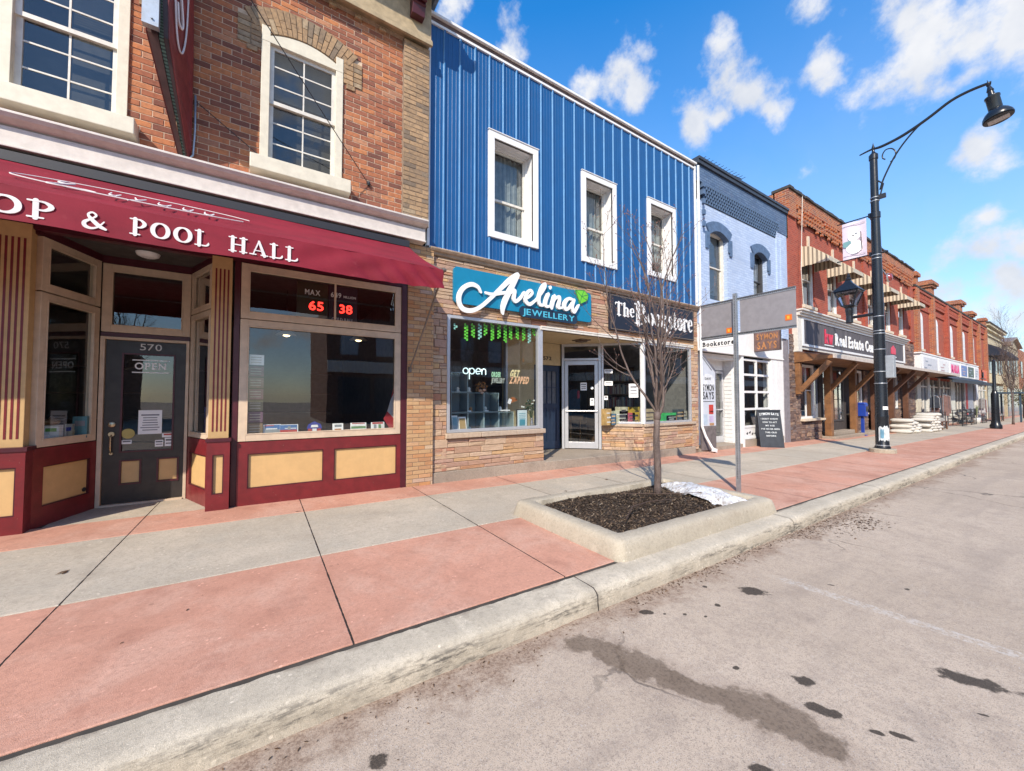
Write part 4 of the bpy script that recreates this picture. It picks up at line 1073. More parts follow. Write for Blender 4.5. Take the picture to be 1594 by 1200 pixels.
def slope_pt(x, t):
    x1 = 1.91 if x > AX1-.001 else x
    xx = x + (1.915-AX1)*t*(max(0, (x-AX0)/(AX1-AX0)))**12
    s = -.035*math.sin(math.pi*t)*(1 if True else 0) + .008*math.sin(x*2.4+t*2)
    return (xx, YF + (6.02-YF)*t, 3.165 + .006*math.sin(x*2.1)*(1-t) + (3.83-3.165)*t + s*(1 if 0 < t < 1 else 0))
g = MB(); rows = []; nt = 14; nx = 160
for j in range(nt+1): rows.append(g.addv([slope_pt(AX0+(AX1-AX0)*i/nx, j/nt) for i in range(nx+1)]))
for a, b in zip(rows, rows[1:]):
    for i in range(nx): g.face([a+i, a+i+1, b+i+1, b+i])
g.build('canopy', M_CANV, aw, smooth=True)
g = MB(); VL = YF-.014
signpaint(g, 'SHOP', -2.31, 2.925, .150, .79, VL); signpaint(g, '&', -1.365, 2.915, .150, .165, VL); signpaint(g, 'POOL', -1.045, 2.925, .150, .575, VL); signpaint(g, 'HALL', -.31, 2.925, .150, .625, VL)
g.build('lettering', paint('white_canvas_lettering', (.74,.70,.70), .6, .15), aw)
# outlined script logo on the slope
sl_u = Vector((1,0,0)); sl_v = Vector((0, 6.02-YF, 3.83-3.165)).normalized(); sO = Vector((-1.0, YF, 3.165)) + Vector((0,-.59,1))*.030
def on_slope(pts, mb, r=.0055):
    S = smooth_path([(a, b, r) for a, b in pts], 6)
    def P3(a, b): 
        q = sO + sl_u*a + sl_v*b; t_ = max(0, min(1, b/1.30)); sg = -.035*math.sin(math.pi*t_); q.z += sg + .008; return q
    mb.tube([P3(a, b) for a, b, _ in S], r, 5)
g = MB()
ell = [(-.02+.92*math.cos(rad(a)), .52+.20*math.sin(rad(a))) for a in range(20, 345, 13)]
on_slope(ell, g)
on_slope([(-.62,.66),(-.66,.58),(-.60,.54),(-.56,.62),(-.60,.50),(-.68,.38),(-.60,.36),(-.45,.40),(-.36,.36)], g, .008)
for k, (x, w) in enumerate(((-.26,.09),(-.08,.10),(.11,.12),(.30,.10),(.48,.10))):
    on_slope([(x-w*.4,.56),(x-w*.3,.44),(x+w*.1,.42),(x+w*.4,.54),(x+w*.3,.40)] if k != 1 else [(x-w*.4,.55),(x,.43),(x+w*.4,.56),(x,.40),(x-w*.5,.30)], g, .007)
g.build('script_logo', paint('white_canvas_lettering', (.74,.70,.70), .6, .15), aw)
g = MB(); g.box(AX0, 1.93, 5.96, 6.10, 3.80, 3.90); g.build('head_box', M_INK, aw)
g = MB(); g.tube([(AX0,YF+.030,3.142),(AX1+.03,YF+.030,3.142)], .014, 10); g.build('front_bar', M_GALV, aw, smooth=True)
def strut(x, mb):
    mb.tube([(x,YF+.02,3.15),(x-.08,6.10,1.86)], .014, 8); mb.tube([(x,YF+.02,3.16),(x-.12,6.0,3.70)], .010, 8)
    mb.lathe([(.028,-.03),(.032,0),(.022,.03)], (x,YF+.015,3.165), 10, Matrix.Rotation(math.pi/2,3,'Y')); mb.box(x-.10,x-.055,6.08,6.14,1.82,1.90)
g = MB(); strut(2.075, g); g.build('support_arm', paint('weathered_steel', (.20,.17,.15), .5, .3, metal=.4), aw, smooth=True, sharp=40)

# projecting sign ---------------------------------------------------
ps = thing('projecting_sign', 'tall burgundy double-faced sign projecting from the brick wall above the awning', 'sign', (-.87, 6.1, 4.4))
# front edge climbs from the wall outwards; the box is narrow at its foot and wider above
FE = [(6.12, 4.295), (5.93, 4.62), (5.70, 5.02), (5.52, 5.36), (5.45, 5.72), (5.42, 6.4), (5.40, 7.2), (5.55, 7.8)]
def tz_(z): return min(1, max(0, (z-4.29)/1.1))
def xL(z): return -.895-.23*tz_(z)
def xR(z): return -.803-.122*tz_(z)
def xB(z): return -.785
g = MB()
for side, off in ((xR, .0), (xL, .0)):
    d = .014 if side is xR else -.014
    o1 = [(side(z), y, z) for y, z in FE] + [((xB(z) if side is xR else side(z)), y, z) for y, z in ((5.9,7.8),(5.98,6.2),(6.09,5.6),(6.10,4.5))]
    o2 = [(x-d, y+.0, z) for x, y, z in o1]; a = g.addv(o1); b = g.addv(o2); N = len(o1)
    g.face([a+i for i in range(N)]); g.face([b+i for i in reversed(range(N))])
    for i in range(N): g.face([a+i, b+i, b+(i+1)%N, a+(i+1)%N])
g.build('face', paint('sign_red', (.20,.028,.028), .4, .3), ps)
g = MB(); h_ = MB(); gr_ = MB(); dk = MB()
for (y0_, z0_), (y1_, z1_) in zip(FE, FE[1:]):
    def X_(z, f): return xL(z)+(xR(z)-xL(z))*f
    for mb_, f0, f1, dp in ((g, .0, .50, 0), (gr_, .52, .72, .03), (dk, .74, .97, 0)):
        mb_.poly([(X_(z0_,f0),y0_+dp,z0_),(X_(z0_,f1),y0_+dp,z0_),(X_(z1_,f1),y1_+dp,z1_),(X_(z1_,f0),y1_+dp,z1_)])
g.build('edge_frame', paint('rusty_brown_edge', (.085,.040,.036), .5, .3, metal=.3), ps); gr_.build('grille', stripes('green_grille', (.16,.26,.20), (.03,.05,.04), .03, zax=True), ps); dk.build('inner_edge', paint('dark_sign_edge', (.045,.020,.020), .5, .3), ps)
g = MB(); g.box(-1.130, -.995, 5.40, 5.47, 5.36, 6.6); g.lathe([(.010,-.01),(.010,.01)], (-1.05,5.395,5.43), 8, X90); g.build('end_plate', M_GALV, ps)
g = MB(); g.tube([(-.765,6.12,5.2),(-.76,6.12,4.75),(-.77,6.10,4.42),(-.83,6.08,4.31)], .012, 8); g.build('conduit', M_GALV, ps, smooth=True)
g = MB()
S = smooth_path([(5.72+.16*math.cos(rad(a)), 6.15+.75*math.sin(rad(a)), .01) for a in range(0, 361, 24)], 4)
g.tube([(xR(b)+(xB(b)-xR(b))*(a-5.44)/.66+.006, a, b) for a, b, _ in S], .010, 5)
S = smooth_path([(5.80,6.5,.01),(5.74,6.7,.01),(5.68,6.2,.01),(5.76,5.75,.01),(5.66,5.7,.01),(5.62,5.9,.01)], 6); g.tube([(xR(b)+(xB(b)-xR(b))*(a-5.44)/.66+.006,a,b) for a, b, _ in S], .014, 5)
g.build('script_logo', paint('white_canvas_lettering', (.74,.70,.70), .6, .15), ps)
g = MB(); g.tube([(-.74,6.0,5.05),(.18,6.14,4.50)],.006,5)
tag(g.build('stay_wire', M_INK), 'thin dark stay wire running from the projecting sign to the brick wall', 'wire')

cs = at(386,-8,5.0); ce = at(573.5,286,6.13)
g = MB(); g.tube([(cs[0],5.0,cs[1]),((cs[0]+ce[0])/2,5.565,(cs[1]+ce[1])/2-.01),(ce[0],6.13,ce[1])], .006, 6); g.lathe([(.02,-.03),(.03,0),(.02,.03)], (ce[0],6.12,ce[1]), 8)
tag(g.build('service_cable', M_INK), 'thin black cable running down across the brick arched window', 'cable')
# ---------------------------------------------------------------- things shown in the pool hall windows
def card(name, label, cat, c, w, h, mat_, lean=.12, group=None, turn=0.0, art=None):
    """a stiff printed card or magazine standing and leaning back; art = [(colour, x0, x1, z0, z1)] in fractions"""
    R = Matrix.Translation(Vector(c)) @ Matrix.Rotation(turn, 4, 'Z') @ Matrix.Rotation(-lean, 4, 'X')
    g = MB(R); g.box(-w/2, w/2, 0, .006, 0, h)
    if art:
        o = thing(name, label, cat, c, group); g.build('cover', mat_, o)
        for k, (col, a, b, z0, z1) in enumerate(art):
            q = MB(R); q.box(-w/2+w*a, -w/2+w*b, -.0015-.0008*k, -.0003, h*z0, h*z1); q.build('print', paint('print_%02d%02d%02d' % tuple(int(x*99) for x in col), col, .4, .2, streak=False), o)
        return o
    o = g.build(name, mat_); tag(o, label, cat, group); return o
sh = .905
blu, red, grn, gry, org, wht = (.06,.16,.38), (.45,.05,.04), (.12,.25,.10), (.25,.27,.28), (.5,.2,.06), (.75,.75,.73)
mags = [('magazine with a blue sky photo cover, leftmost of the row in the pool hall window', 409, 437, 660, 692, [(blu,.1,.95,.45,.95),(gry,.1,.95,.12,.48),(wht,.15,.8,.50,.60),(red,.06,.6,.84,.92)]),
        ('magazine with red crowd on its cover, second in the pool hall window row', 434, 464, 660, 690, [(blu,.05,.95,.4,.95),(red,.05,.95,.08,.42),(wht,.3,.9,.52,.60),(gry,.45,.6,.40,.8)]),
        ('small white card with an oval badge standing in the pool hall window', 517, 534, 672, 691, [(gry,.2,.85,.55,.85),(org,.2,.8,.12,.34)]),
        ('green and white magazine between the oval card and the sports magazine', 545, 570, 660, 690, [(grn,.04,.96,.25,.6),(wht,.04,.96,.55,.78),(red,.1,.9,.86,.96)]),
        ('magazine with standing figures and a red corner, rightmost in the pool hall window', 577, 598, 660, 687, [(wht,.04,.96,.04,.96),(gry,.2,.4,.1,.7),(grn,.55,.75,.1,.7),(red,.1,.9,.76,.97)])]
for lab, a, b, t_, bo, art in mags:
    x0, z0 = at(a, bo, 6.30); x1, z1 = at(b, t_, 6.30)
    card('magazine', lab, 'magazine', ((x0+x1)/2, 6.28, sh), x1-x0, max(.12, z1-sh), M_PAPER, .15, 'magazines standing in the pool hall window', art=art)
x0, z0 = at(477, 690, 6.3); x1, z1 = at(501, 657, 6.3)
o = thing('badge_cutout', 'blue shield-shaped cutout with red and white trim in the pool hall window', 'display card', ((x0+x1)/2, 6.28, sh))
g = MB(); cx0 = (x0+x1)/2; w_ = (x1-x0)/2
g.prism([(cx0-w_*.7,sh),(cx0+w_*.7,sh),(cx0+w_,sh+.07),(cx0+w_*.8,sh+.12),(cx0,sh+.16),(cx0-w_*.8,sh+.12),(cx0-w_,sh+.07)],'xz',6.275,6.285); g.build('board', paint('print_blue', (.02,.04,.30), .4, .1), o)
g = MB(); g.prism([(cx0-w_*.9,sh+.02),(cx0-w_*.4,sh+.005),(cx0-w_*.3,sh+.05),(cx0-w_*.8,sh+.06)],'xz',6.270,6.274); g.prism([(cx0+w_*.9,sh+.02),(cx0+w_*.8,sh+.06),(cx0+w_*.3,sh+.05),(cx0+w_*.4,sh+.005)],'xz',6.270,6.274); g.build('red_trim', paint('print_red', red, .4, .1), o)
g = MB(); lettering(g, 'wsc' if False else '', (0,0,0), .01) if False else None
g.prism([(cx0-w_*.5,sh+.075),(cx0+w_*.5,sh+.075),(cx0+w_*.4,sh+.11),(cx0-w_*.4,sh+.11)],'xz',6.270,6.274); g.prism([(cx0-w_*.28,sh+.012),(cx0+w_*.28,sh+.012),(cx0+w_*.28,sh+.055),(cx0-w_*.28,sh+.055)],'xz',6.269,6.274); g.build('white_trim', M_PAPER, o)
# rack of papers at the left edge of the big window
o = thing('notice_rack', 'column of small printed notices hanging at the left edge of the big pool hall window', 'notice', (-.10, 6.27, .9))
rr = random.Random(6)
for k in range(7):
    z = .92+.155*k; g = MB(); g.box(-.145,.02,6.262,6.266,z,z+.14); g.build('notice', (M_PAPER if k in (6,) else paint('notice_print_%d' % k, (rr.uniform(.08,.3), rr.uniform(.07,.2), rr.uniform(.06,.16)), .6, .5, streak=False)), o)
    g = MB()
    for r_ in range(3): g.box(-.13,-.01,6.259,6.261,z+.03+.035*r_,z+.04+.035*r_)
    g.build('print', paint('faint_print', (.45,.42,.36), .6, .3), o)
# maple-leaf coloured flag draped at the right edge (red / white / red)
o = thing('flag', 'red and white flag hanging diagonally at the right edge of the pool hall window', 'flag', (1.72, 6.4, 1.0))
g = MB(); P0 = [at(599,660,6.36), at(607,663,6.36), at(614,672,6.36), at(614,600,6.36), at(612,598,6.36)]
def quadpx(pts, y, mat_, nm, par):
    q = MB(); q.prism([at(a,b,y) for a, b in pts], 'xz', y, y+.01); q.build(nm, mat_, par)
quadpx([(597,652),(603,640),(614,652),(614,672),(606,666)], 6.36, paint('flag_red', (.40,.03,.04), .7, .2), 'red_band', o)
quadpx([(603,640),(609,620),(614,610),(614,652)], 6.36, paint('flag_white', (.50,.50,.55), .7, .1), 'white_band', o)
quadpx([(609,620),(614,597),(614,610)], 6.36, paint('flag_red', (.40,.03,.04), .7, .2), 'red_band', o)
# lottery boards in the transom
def lotto(name, label, x0, x1, bg, rows):
    o = thing(name, label, 'lottery sign', ((x0+x1)/2, 6.33, 2.54))
    g = MB(); g.box(x0, x1, 6.32, 6.38, 2.52, 3.10); g.build('board', bg, o)
    for (s, fx, z, h, w_, m, nm) in rows:
        g = MB(); lettering(g, s, (x0+(x1-x0)*fx, 6.317, z), h, (x1-x0)*w_, depth=.003, bold=.02); g.build(nm, m, o)
LED = emit('red_led_digits', (1.0,.03,.02), 3.0)
a0 = at(462,470,6.33)[0]; a1 = at(510,470,6.33)[0]; b0_ = at(512,470,6.33)[0]; b1_ = at(556,470,6.33)[0]
lotto('lottery_sign', 'dark green lottery jackpot board reading MAX with red number 65', a0, a1, paint('dark_green_board', (.018,.03,.012), .4, .2), [('MAX', .25, 2.92, .075, .5, M_PAPER, 'title'), ('65', .38, 2.70, .125, .48, LED, 'digits')])
lotto('lottery_sign', 'black lottery jackpot board reading 649 GOLD BALL with red number 38', b0_, b1_, paint('black_board', (.02,.02,.035), .4, .2), [('649', .06, 2.93, .07, .36, M_PAPER, 'title'), ('MILLION', .50, 2.935, .035, .44, M_PAPER, 'caption'), ('38', .36, 2.70, .125, .46, LED, 'digits'), ('GOLD BALL', .10, 2.575, .045, .76, M_PAPER, 'caption')])
# pendant lamps inside
for k, (px, py, lab) in enumerate(((446,520,'lit glass pendant lamp inside the pool hall, the left one'), (558,528,'lit glass pendant lamp inside the pool hall, the right one'))):
    y = 7.6; x, z = at(px, py, y)
    o = thing('pendant_lamp', lab, 'pendant lamp', (x, y, z), 'pendant lamps inside the pool hall')
    g = MB(); g.lathe([(.16,-.02),(.155,-.012),(.08,.05),(.03,.085)], (x,y,z), 20); g.build('lamp_shade', paint('frosted_shade', (.75,.68,.55), .3, .05), o, smooth=True)
    g = MB(); g.lathe([(.01,-.045),(.05,-.03),(.055,-.01),(.02,0)], (x,y,z), 12); g.build('bulb', emit('warm_lamp', (1,.72,.38), 5.0), o, smooth=True)
    g = MB(); g.tube([(x,y,z+.08),(x,y,3.25)], .006, 5); g.build('cord', M_BLACK, o)
# door notices and stickers
def note(x0, x1, z0, z1, y, label, lines=5, m=None, xf=None, cat='notice', name='paper_notice', inkc=None, d=.002, head=True):
    o = thing(name, label, cat, tuple((xf @ Vector(((x0+x1)/2, y, z0))) if xf else ((x0+x1)/2, y, z0)))
    g = MB(xf); g.box(x0, x1, y-d, y, z0, z1); g.build('sheet', m or M_PAPER, o)
    g = MB(xf); w = x1-x0; h = z1-z0; rr = random.Random(int(abs(x0*1000)+z0*100))
    for k in range(lines):
        z = z1-h*(.18+.72*(k+.5)/lines); a = w*rr.uniform(.08,.2)
        g.box(x0+a, x1-a, y-d-.0006, y-d-.0001, z, z+h*.25/lines*(1.6 if k == 0 and head else 1))
    if lines: g.build('print', inkc or paint('grey_print', (.16,.16,.18), .6, .2), o)
    return o
note(-1.372,-1.135,.92,1.24, 7.03, 'white notice with an oval logo taped inside the pool hall door glass', 7)
note(-1.10,-1.01,.745,.86, 7.03, 'white sticker with a crossed-out symbol low on the pool hall door glass', 2, cat='sticker', name='sticker')
note(-1.20,-1.115,.745,.835, 7.03, 'small white sticker left of the crossed-out sticker on the door glass', 2, cat='sticker', name='sticker')
note(-1.13,-1.01,.868,.925, 7.03, 'wide red and white sticker above the crossed-out sticker on the door glass', 1, cat='sticker', name='sticker', inkc=paint('print_red', red, .4, .1))
note(-1.525,-1.43,.80,.85, 7.03, 'small white label under the yellow oval sticker on the door glass', 1, cat='sticker', name='sticker')
g = MB(); g.lathe([(.065,0),(.065,.003)], (-1.465,7.028,.935), 24, X90); tag(g.build('sticker', paint('sticker_yellow', (.50,.40,.12), .5, .2)), 'yellow oval sticker on the left of the pool hall door glass', 'sticker')
# left canted window: poster, parcels, bottles
note(.07,.20,1.42,1.80, .075, 'white poster with a magnifier picture in the left canted window', 3, xf=xl)
def parcel(name, label, px0, px1, py0, py1, y, mat_, extra=None):
    x0, z0 = at(px0, py1, y); x1, z1 = at(px1, py0, y); g = MB(); g.box(x0, x1, y, y+.12, z0, z1)
    o = thing(name, label, name.replace('_', ' '), ((x0+x1)/2, y, z0)); g.build('box_body', mat_, o)
    g = MB(); w = x1-x0
    g.box(x0+w*.15, x1-w*.15, y-.002, y-.0003, z0+(z1-z0)*.55, z0+(z1-z0)*.8); g.build('print', extra or paint('print_blue', (.02,.04,.30), .4, .1), o)
parcel('carton', 'white and green carton on the sill of the left canted window', 66, 92, 662, 684, 6.62, M_PAPER, paint('leaf_green_print', (.20,.45,.08), .5, .1))
parcel('carton', 'teal printed carton at the right of the left canted window sill', 112, 136, 648, 682, 6.84, paint('teal_print', (.06,.17,.20), .5, .2), paint('grey_print', (.16,.16,.18)))
parcel('carton', 'pale grey carton beside the teal one in the left canted window', 100, 113, 660, 684, 6.78, paint('pale_card', (.40,.40,.38), .6, .2))
x0, z0 = at(79,661,6.6); g = MB(); g.lathe([(.05,0),(.07,.02),(.065,.05),(.03,.07),(.01,.10)], (x0,6.62,z0), 14); tag(g.build('bowl', paint('brass_bowl', (.25,.15,.07), .3, .3, metal=.4), smooth=True), 'small round brown bowl on top of the green and white carton', 'bowl')
g = MB(xl); g.box(.06, Ll-.08, .10, .45, .80, .87); g2 = MB(xr); g2.box(.06, Lr-.06, .10, .3, .80, .87)
g.build('display_ledge', M_DARK, ph); g2.build('display_ledge', M_DARK, ph)
note(.30,.42,.90,1.28, .10, 'blue printed leaflet standing in the right canted window', 4, paint('leaflet_blue', (.10,.16,.35), .5, .2), xf=xr, cat='leaflet', name='leaflet')
note(.50,.66,.90,1.36, .10, 'pale blue leaflet beside the pilaster in the right canted window', 4, paint('leaflet_pale', (.45,.55,.70), .5, .2), xf=xr, cat='leaflet', name='leaflet')
note(.47,.66,1.38,1.68, .10, 'yellow and black poster in the right canted window', 2, paint('poster_yellow', (.55,.38,.05), .5, .2), xf=xr, cat='poster', name='poster')
# ================================================================ blue metal-clad shop building
B0, B1, PB = 2.305, 10.20, 6.20
M_STONE = island_mat('sandstone_veneer', [(0, (.48,.34,.23)), (.22, (.56,.41,.29)), (.45, (.46,.29,.20)), (.62, (.42,.27,.21)), (.80, (.56,.36,.18)), (.92, (.42,.19,.13)), (1, (.52,.42,.34))], .32, (.20,.12,.08), .9, .012, lay=(1,1,2.4), nscale=14)
M_STMORT = paint('stone_mortar', (.20,.14,.10), .95, .3, .5, scale=30)
M_BLUE = paint('blue_steel_cladding', (.004,.078,.240), .42, .10, .02, scale=3, streak=True)
M_BEDGE = paint('painted_seam_highlight', (.14,.30,.52), .3, .15, .02)  # sky sheen on the ribs' sunward flanks, put into a paler colour
bb = thing('blue_shop_building', 'two-storey shop building clad in bright blue ribbed metal above a sandstone front', 'building', (6.2, PB, 0))
wins = [(3.485,4.64,4.415,6.45),(5.84,6.945,4.415,6.44),(8.085,9.25,4.50,6.48)]
g = MB(); wall_cells(g, B0, B1, 3.985, 7.93, PB, [(a+.06,b-.06,c+.06,d-.06) for a,b,c,d in wins], .05)
cl_ = g.build('cladding', M_BLUE, bb)
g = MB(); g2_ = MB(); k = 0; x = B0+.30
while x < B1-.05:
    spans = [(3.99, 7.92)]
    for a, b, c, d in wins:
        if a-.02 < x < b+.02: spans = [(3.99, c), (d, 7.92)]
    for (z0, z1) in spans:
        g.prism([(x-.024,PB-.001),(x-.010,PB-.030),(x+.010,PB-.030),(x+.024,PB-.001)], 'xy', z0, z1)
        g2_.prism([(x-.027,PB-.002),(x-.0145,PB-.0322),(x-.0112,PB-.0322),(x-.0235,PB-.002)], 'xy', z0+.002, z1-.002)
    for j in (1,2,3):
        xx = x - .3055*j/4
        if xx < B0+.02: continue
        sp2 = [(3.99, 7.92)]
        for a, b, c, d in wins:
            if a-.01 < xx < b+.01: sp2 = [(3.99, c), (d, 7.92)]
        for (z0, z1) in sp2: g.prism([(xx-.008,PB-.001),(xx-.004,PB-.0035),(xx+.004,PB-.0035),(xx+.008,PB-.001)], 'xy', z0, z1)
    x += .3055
g.build('ribs', M_BLUE, cl_)
g2_.build('seam_highlights', M_BEDGE, cl_)
g = MB(); g.box(B0-.012, B0+.035, PB-.035, PB+.05, 3.985, 7.99); g.box(B1-.03, B1+.03, PB-.035, PB+.05, 3.99, 7.99); g.box(B0+.036, B1-.031, PB-.033, PB+.02, 7.90, 7.945); g.box(B0+.036, B1-.031, PB-.033, PB+.02, 3.955, 3.99)
g.build('corner_trim', M_WHITE, bb, bevel=.003)
g = MB(); g.box(B0-.01, B1+.02, PB-.02, PB+.3, 7.945, 8.03); g.build('roof_edge', paint('brown_drip_edge', (.12,.075,.065), .5, .3), bb)
g = MB(); g.prism([(PB-.075,8.028),(PB-.075,8.075),(PB-.06,8.09),(PB+.45,8.09),(PB+.45,8.032)], 'yz', B0-.02, B1+.03); g.build('roof_cap', M_WHITE, bb, bevel=.004)
for i, (a, b, c, d) in enumerate(wins):
    g = MB(); fw = .125
    g.box(a, a+fw, PB-.045, PB+.02, c, d); g.box(b-fw, b, PB-.045, PB+.02, c, d); g.box(a+fw, b-fw, PB-.044, PB+.02, d-fw, d); g.box(a+fw, b-fw, PB-.044, PB+.02, c, c+fw)
    g.box(a-.015, b+.015, PB-.06, PB-.02, d, d+.018)
    ia, ib, ic, id_ = a+fw, b-fw, c+fw, d-fw
    g.poly([(ia,PB-.02,ic),(ia,PB-.02,id_),(ia,PB+.26,id_),(ia,PB+.26,ic)]); g.poly([(ib,PB-.02,ic),(ib,PB+.26,ic),(ib,PB+.26,id_),(ib,PB-.02,id_)])
    g.poly([(ia,PB-.02,id_),(ib,PB-.02,id_),(ib,PB+.26,id_),(ia,PB+.26,id_)]); g.poly([(ia,PB-.02,ic),(ia,PB+.26,ic),(ib,PB+.26,ic),(ib,PB-.02,ic)])
    cas = g.build('window_casing', M_WHITE, bb, bevel=.004)
    w = sash(bb, ia, ib, ic, id_, PB+.20, .02, (M_WHITE, M_OFFW), cols=1, rows=1, rail=(.42,.45,.5)[i], reveal=.10, sashw=.045, blind=('cloth', (1.0,.9,.75)[i], M_CURT), name='window')
# box behind: roof, side walls, dark rooms
g = MB(); g.box(B0, B1, PB+1.35, 15, 3.2, 7.94); g.box(B0,B1,PB+.03,PB+1.5,7.5,7.94); g.box(B0+.02,B1-.02,PB+.02,PB+1.35,3.4,3.95); g.build('building_shell', M_DARK, bb)

# sandstone veneer ------------------------------------------------------
LWIN = (2.68, 4.70, .80, 2.86); rs = random.Random(33)
holes = [LWIN, (4.765, 10.0, -.2, 2.84), (7.86, 9.90, -.2, 2.84)]
g = MB(); wall_cells(g, B0+.10, B1, -.2, 3.86, PB, [LWIN, (4.765, 9.90, -.2, 2.80)], .08); wall_cells(g, 7.86, 9.90, -.25, .72, PB, []); 
g.poly([(B1,PB,-.3),(B1,15,-.3),(B1,15,3.9),(B1,PB,3.9)]); g.poly([(4.765,PB,-.2),(4.765,PB+.02,-.2),(4.765,PB+.02,2.8),(4.765,PB,2.8)])
sw_ = g.build('stone_wall', M_STMORT, bb)
g = MB()
ledgestone(g, 2.42, 2.675, .155, 2.86, PB, rng=rs, hmin=.06, hmax=.15, wmin=.12, wmax=.32)
ledgestone(g, 2.42, 4.765, .155, .70, PB, rng=rs, hmin=.06, hmax=.12, wmin=.22, wmax=.75, proud=.030)
ledgestone(g, B0+.10, B1, 2.865, 3.84, PB, rng=rs, hmin=.05, hmax=.11, wmin=.2, wmax=.6)
ledgestone(g, 9.90, B1, .0, 2.86, PB, rng=rs, hmin=.05, hmax=.12, wmin=.10, wmax=.3)
ledgestone(g, 7.86, 9.90, .10, .70, PB, rng=rs, hmin=.05, hmax=.11, wmin=.25, wmax=.8, proud=.03)
xfc, Lc = frame_xf((7.17, 6.90), (7.87, 6.205))
gx = MB(xfc); ledgestone(gx, 0, Lc+.01, .12, .70, 0, rng=rs, hmin=.05, hmax=.11, wmin=.2, wmax=.6); b = g.addv(gx.v); [g.face([b+i for i in f]) for f in gx.f]
gx = MB(xfc); gx.box(0, Lc, .005, .1, -.2, .72); gx.build('stone_backing', M_STMORT, sw_)
g.build('stones', M_STONE, sw_)
M_SILL = island_mat('cut_stone_sill', [(0, (.50,.38,.27)), (1, (.44,.36,.29))], .35, (.25,.17,.12), .8, .008)
g = MB()
for a, b in ((2.645,3.33),(3.335,4.10),(4.105,4.79)): g.box(a, b, PB-.075, PB+.12, .705, .795)
g.build('sill', M_SILL, sw_, bevel=.012)
g = MB()
for a, b in ((7.86,8.6),(8.605,9.3),(9.305,10.02)): g.box(a, b, PB-.07, PB+.12, .70, .765)
g.build('sill', M_SILL, sw_, bevel=.01)
gx = MB(xfc); gx.box(-.02, Lc-.02, -.06, .10, .70, .762); gx.build('sill', M_SILL, sw_, bevel=.01)
# moulding under the cladding
g = MB(); g.prism([(PB+.02,3.84),(PB-.05,3.84),(PB-.065,3.86),(PB-.065,3.885),(PB-.10,3.90),(PB-.12,3.93),(PB-.12,3.952),(PB+.02,3.953)], 'yz', B0+.03, B1); g.build('cornice_moulding', paint('tan_moulding', (.36,.26,.18), .6, .3), bb, bevel=.003)
g = MB(); g.box(4.70, 9.96, PB-.05, PB+.06, 2.785, 2.862); g.box(4.70, 9.96, PB-.06, PB-.045, 2.83, 2.85); g.build('lintel_strip', M_OFFW, bb, bevel=.003)
# plinth and entrance step, following the pavement
g = MB(); g.prism([(2.41,-.3),(4.80,-.3),(4.80,.155),(2.41,.150)], 'xz', PB-.05, PB+.05)
g.build('plinth', M_STEP, bb, bevel=.01)
g = MB(); g.prism([(4.78,-.4),(9.99,-.4),(9.99,.085),(4.78,.130)], 'xz', PB-.055, 8.2); g.build('entrance_step', M_STEP, bb, bevel=.012)

# left display window
shop_window(bb, LWIN[0], LWIN[1], LWIN[2], LWIN[3], PB-.02, .055, M_ALU, lip=False, d=.09)
# recess: ceiling, back wall, navy door, aluminium door
ZC = 2.785
g = MB(); g.prism([(4.74,PB+.0),(7.88,PB+.0),(7.15,6.93),(6.42,7.56),(4.74,7.62)], 'xy', ZC, ZC+.08); g.build('recess_ceiling', paint('pale_yellow_paint', (.60,.48,.28), .6, .12), bb)
g = MB(); g.box(4.72, 5.58, 7.60, 7.7, .0, ZC); g.box(5.58, 6.42, 7.60, 7.7, 2.235, ZC); g.build('back_wall', paint('pale_yellow_paint', (.60,.48,.28), .6, .12), bb)
g = MB(); g.box(4.70, 4.76, 6.24, 7.6, .12, .78); g.box(4.70,4.755,7.5,7.6,.78,ZC); g.box(4.70,4.755,PB-.02,PB+.06,.79,ZC); g.build('return_wall', M_ALU, bb)
g = MB(); g.poly([(4.73,6.26,.78),(4.73,7.5,.78),(4.73,7.5,ZC),(4.73,6.26,ZC)]); g.build('side_pane', GLASS, bb)
M_NAVY = paint('navy_door_paint', (.022,.042,.085), .4, .2)
g = MB(); wall_cells(g, 5.60, 6.40, .13, 2.225, 7.62, [(5.70,5.985,1.27,2.08),(6.015,6.30,1.27,2.08),(5.70,5.985,.32,1.14),(6.015,6.30,.32,1.14)], .02)
nd = g.build('navy_door', M_NAVY, bb)
g = MB(); g.box(5.70,6.30,7.638,7.645,.32,1.14); 
for i in range(6): g.box(5.70+.1*i+.004, 5.70+.1*i+.01, 7.633, 7.639, .32, 1.14)
for a in (5.70,6.015): g.box(a+.135,a+.15,7.622,7.64,1.27,2.08); g.box(a,a+.135,7.623,7.64,1.67,1.685); g.box(a+.15,a+.285,7.623,7.64,1.67,1.685)
g.build('door_panel', M_NAVY, nd)
g = MB(); g.poly([(5.70,7.645,1.27),(6.30,7.645,1.27),(6.30,7.645,2.08),(5.70,7.645,2.08)]); g.build('door_glass', paint('grey_curtained_glass', (.16,.17,.19), .15, .3), nd)
g = MB(); lettering(g, '572', (5.86, 7.595, 2.36), .085, .26, depth=.006, bold=.02); g.build('house_number', M_INK, bb)
g = MB(); cx0, cy0 = 6.35, 6.75; g.box(cx0-.16,cx0+.16,cy0-.16,cy0+.16,ZC-.02,ZC); g.box(cx0-.10,cx0+.10,cy0-.10,cy0+.10,ZC-.05,ZC-.02); g.build('ceiling_light', paint('dull_bronze', (.14,.10,.07), .5, .2), bb, bevel=.005)
xd, Ld = frame_xf((6.43, 7.55), (7.16, 6.92))
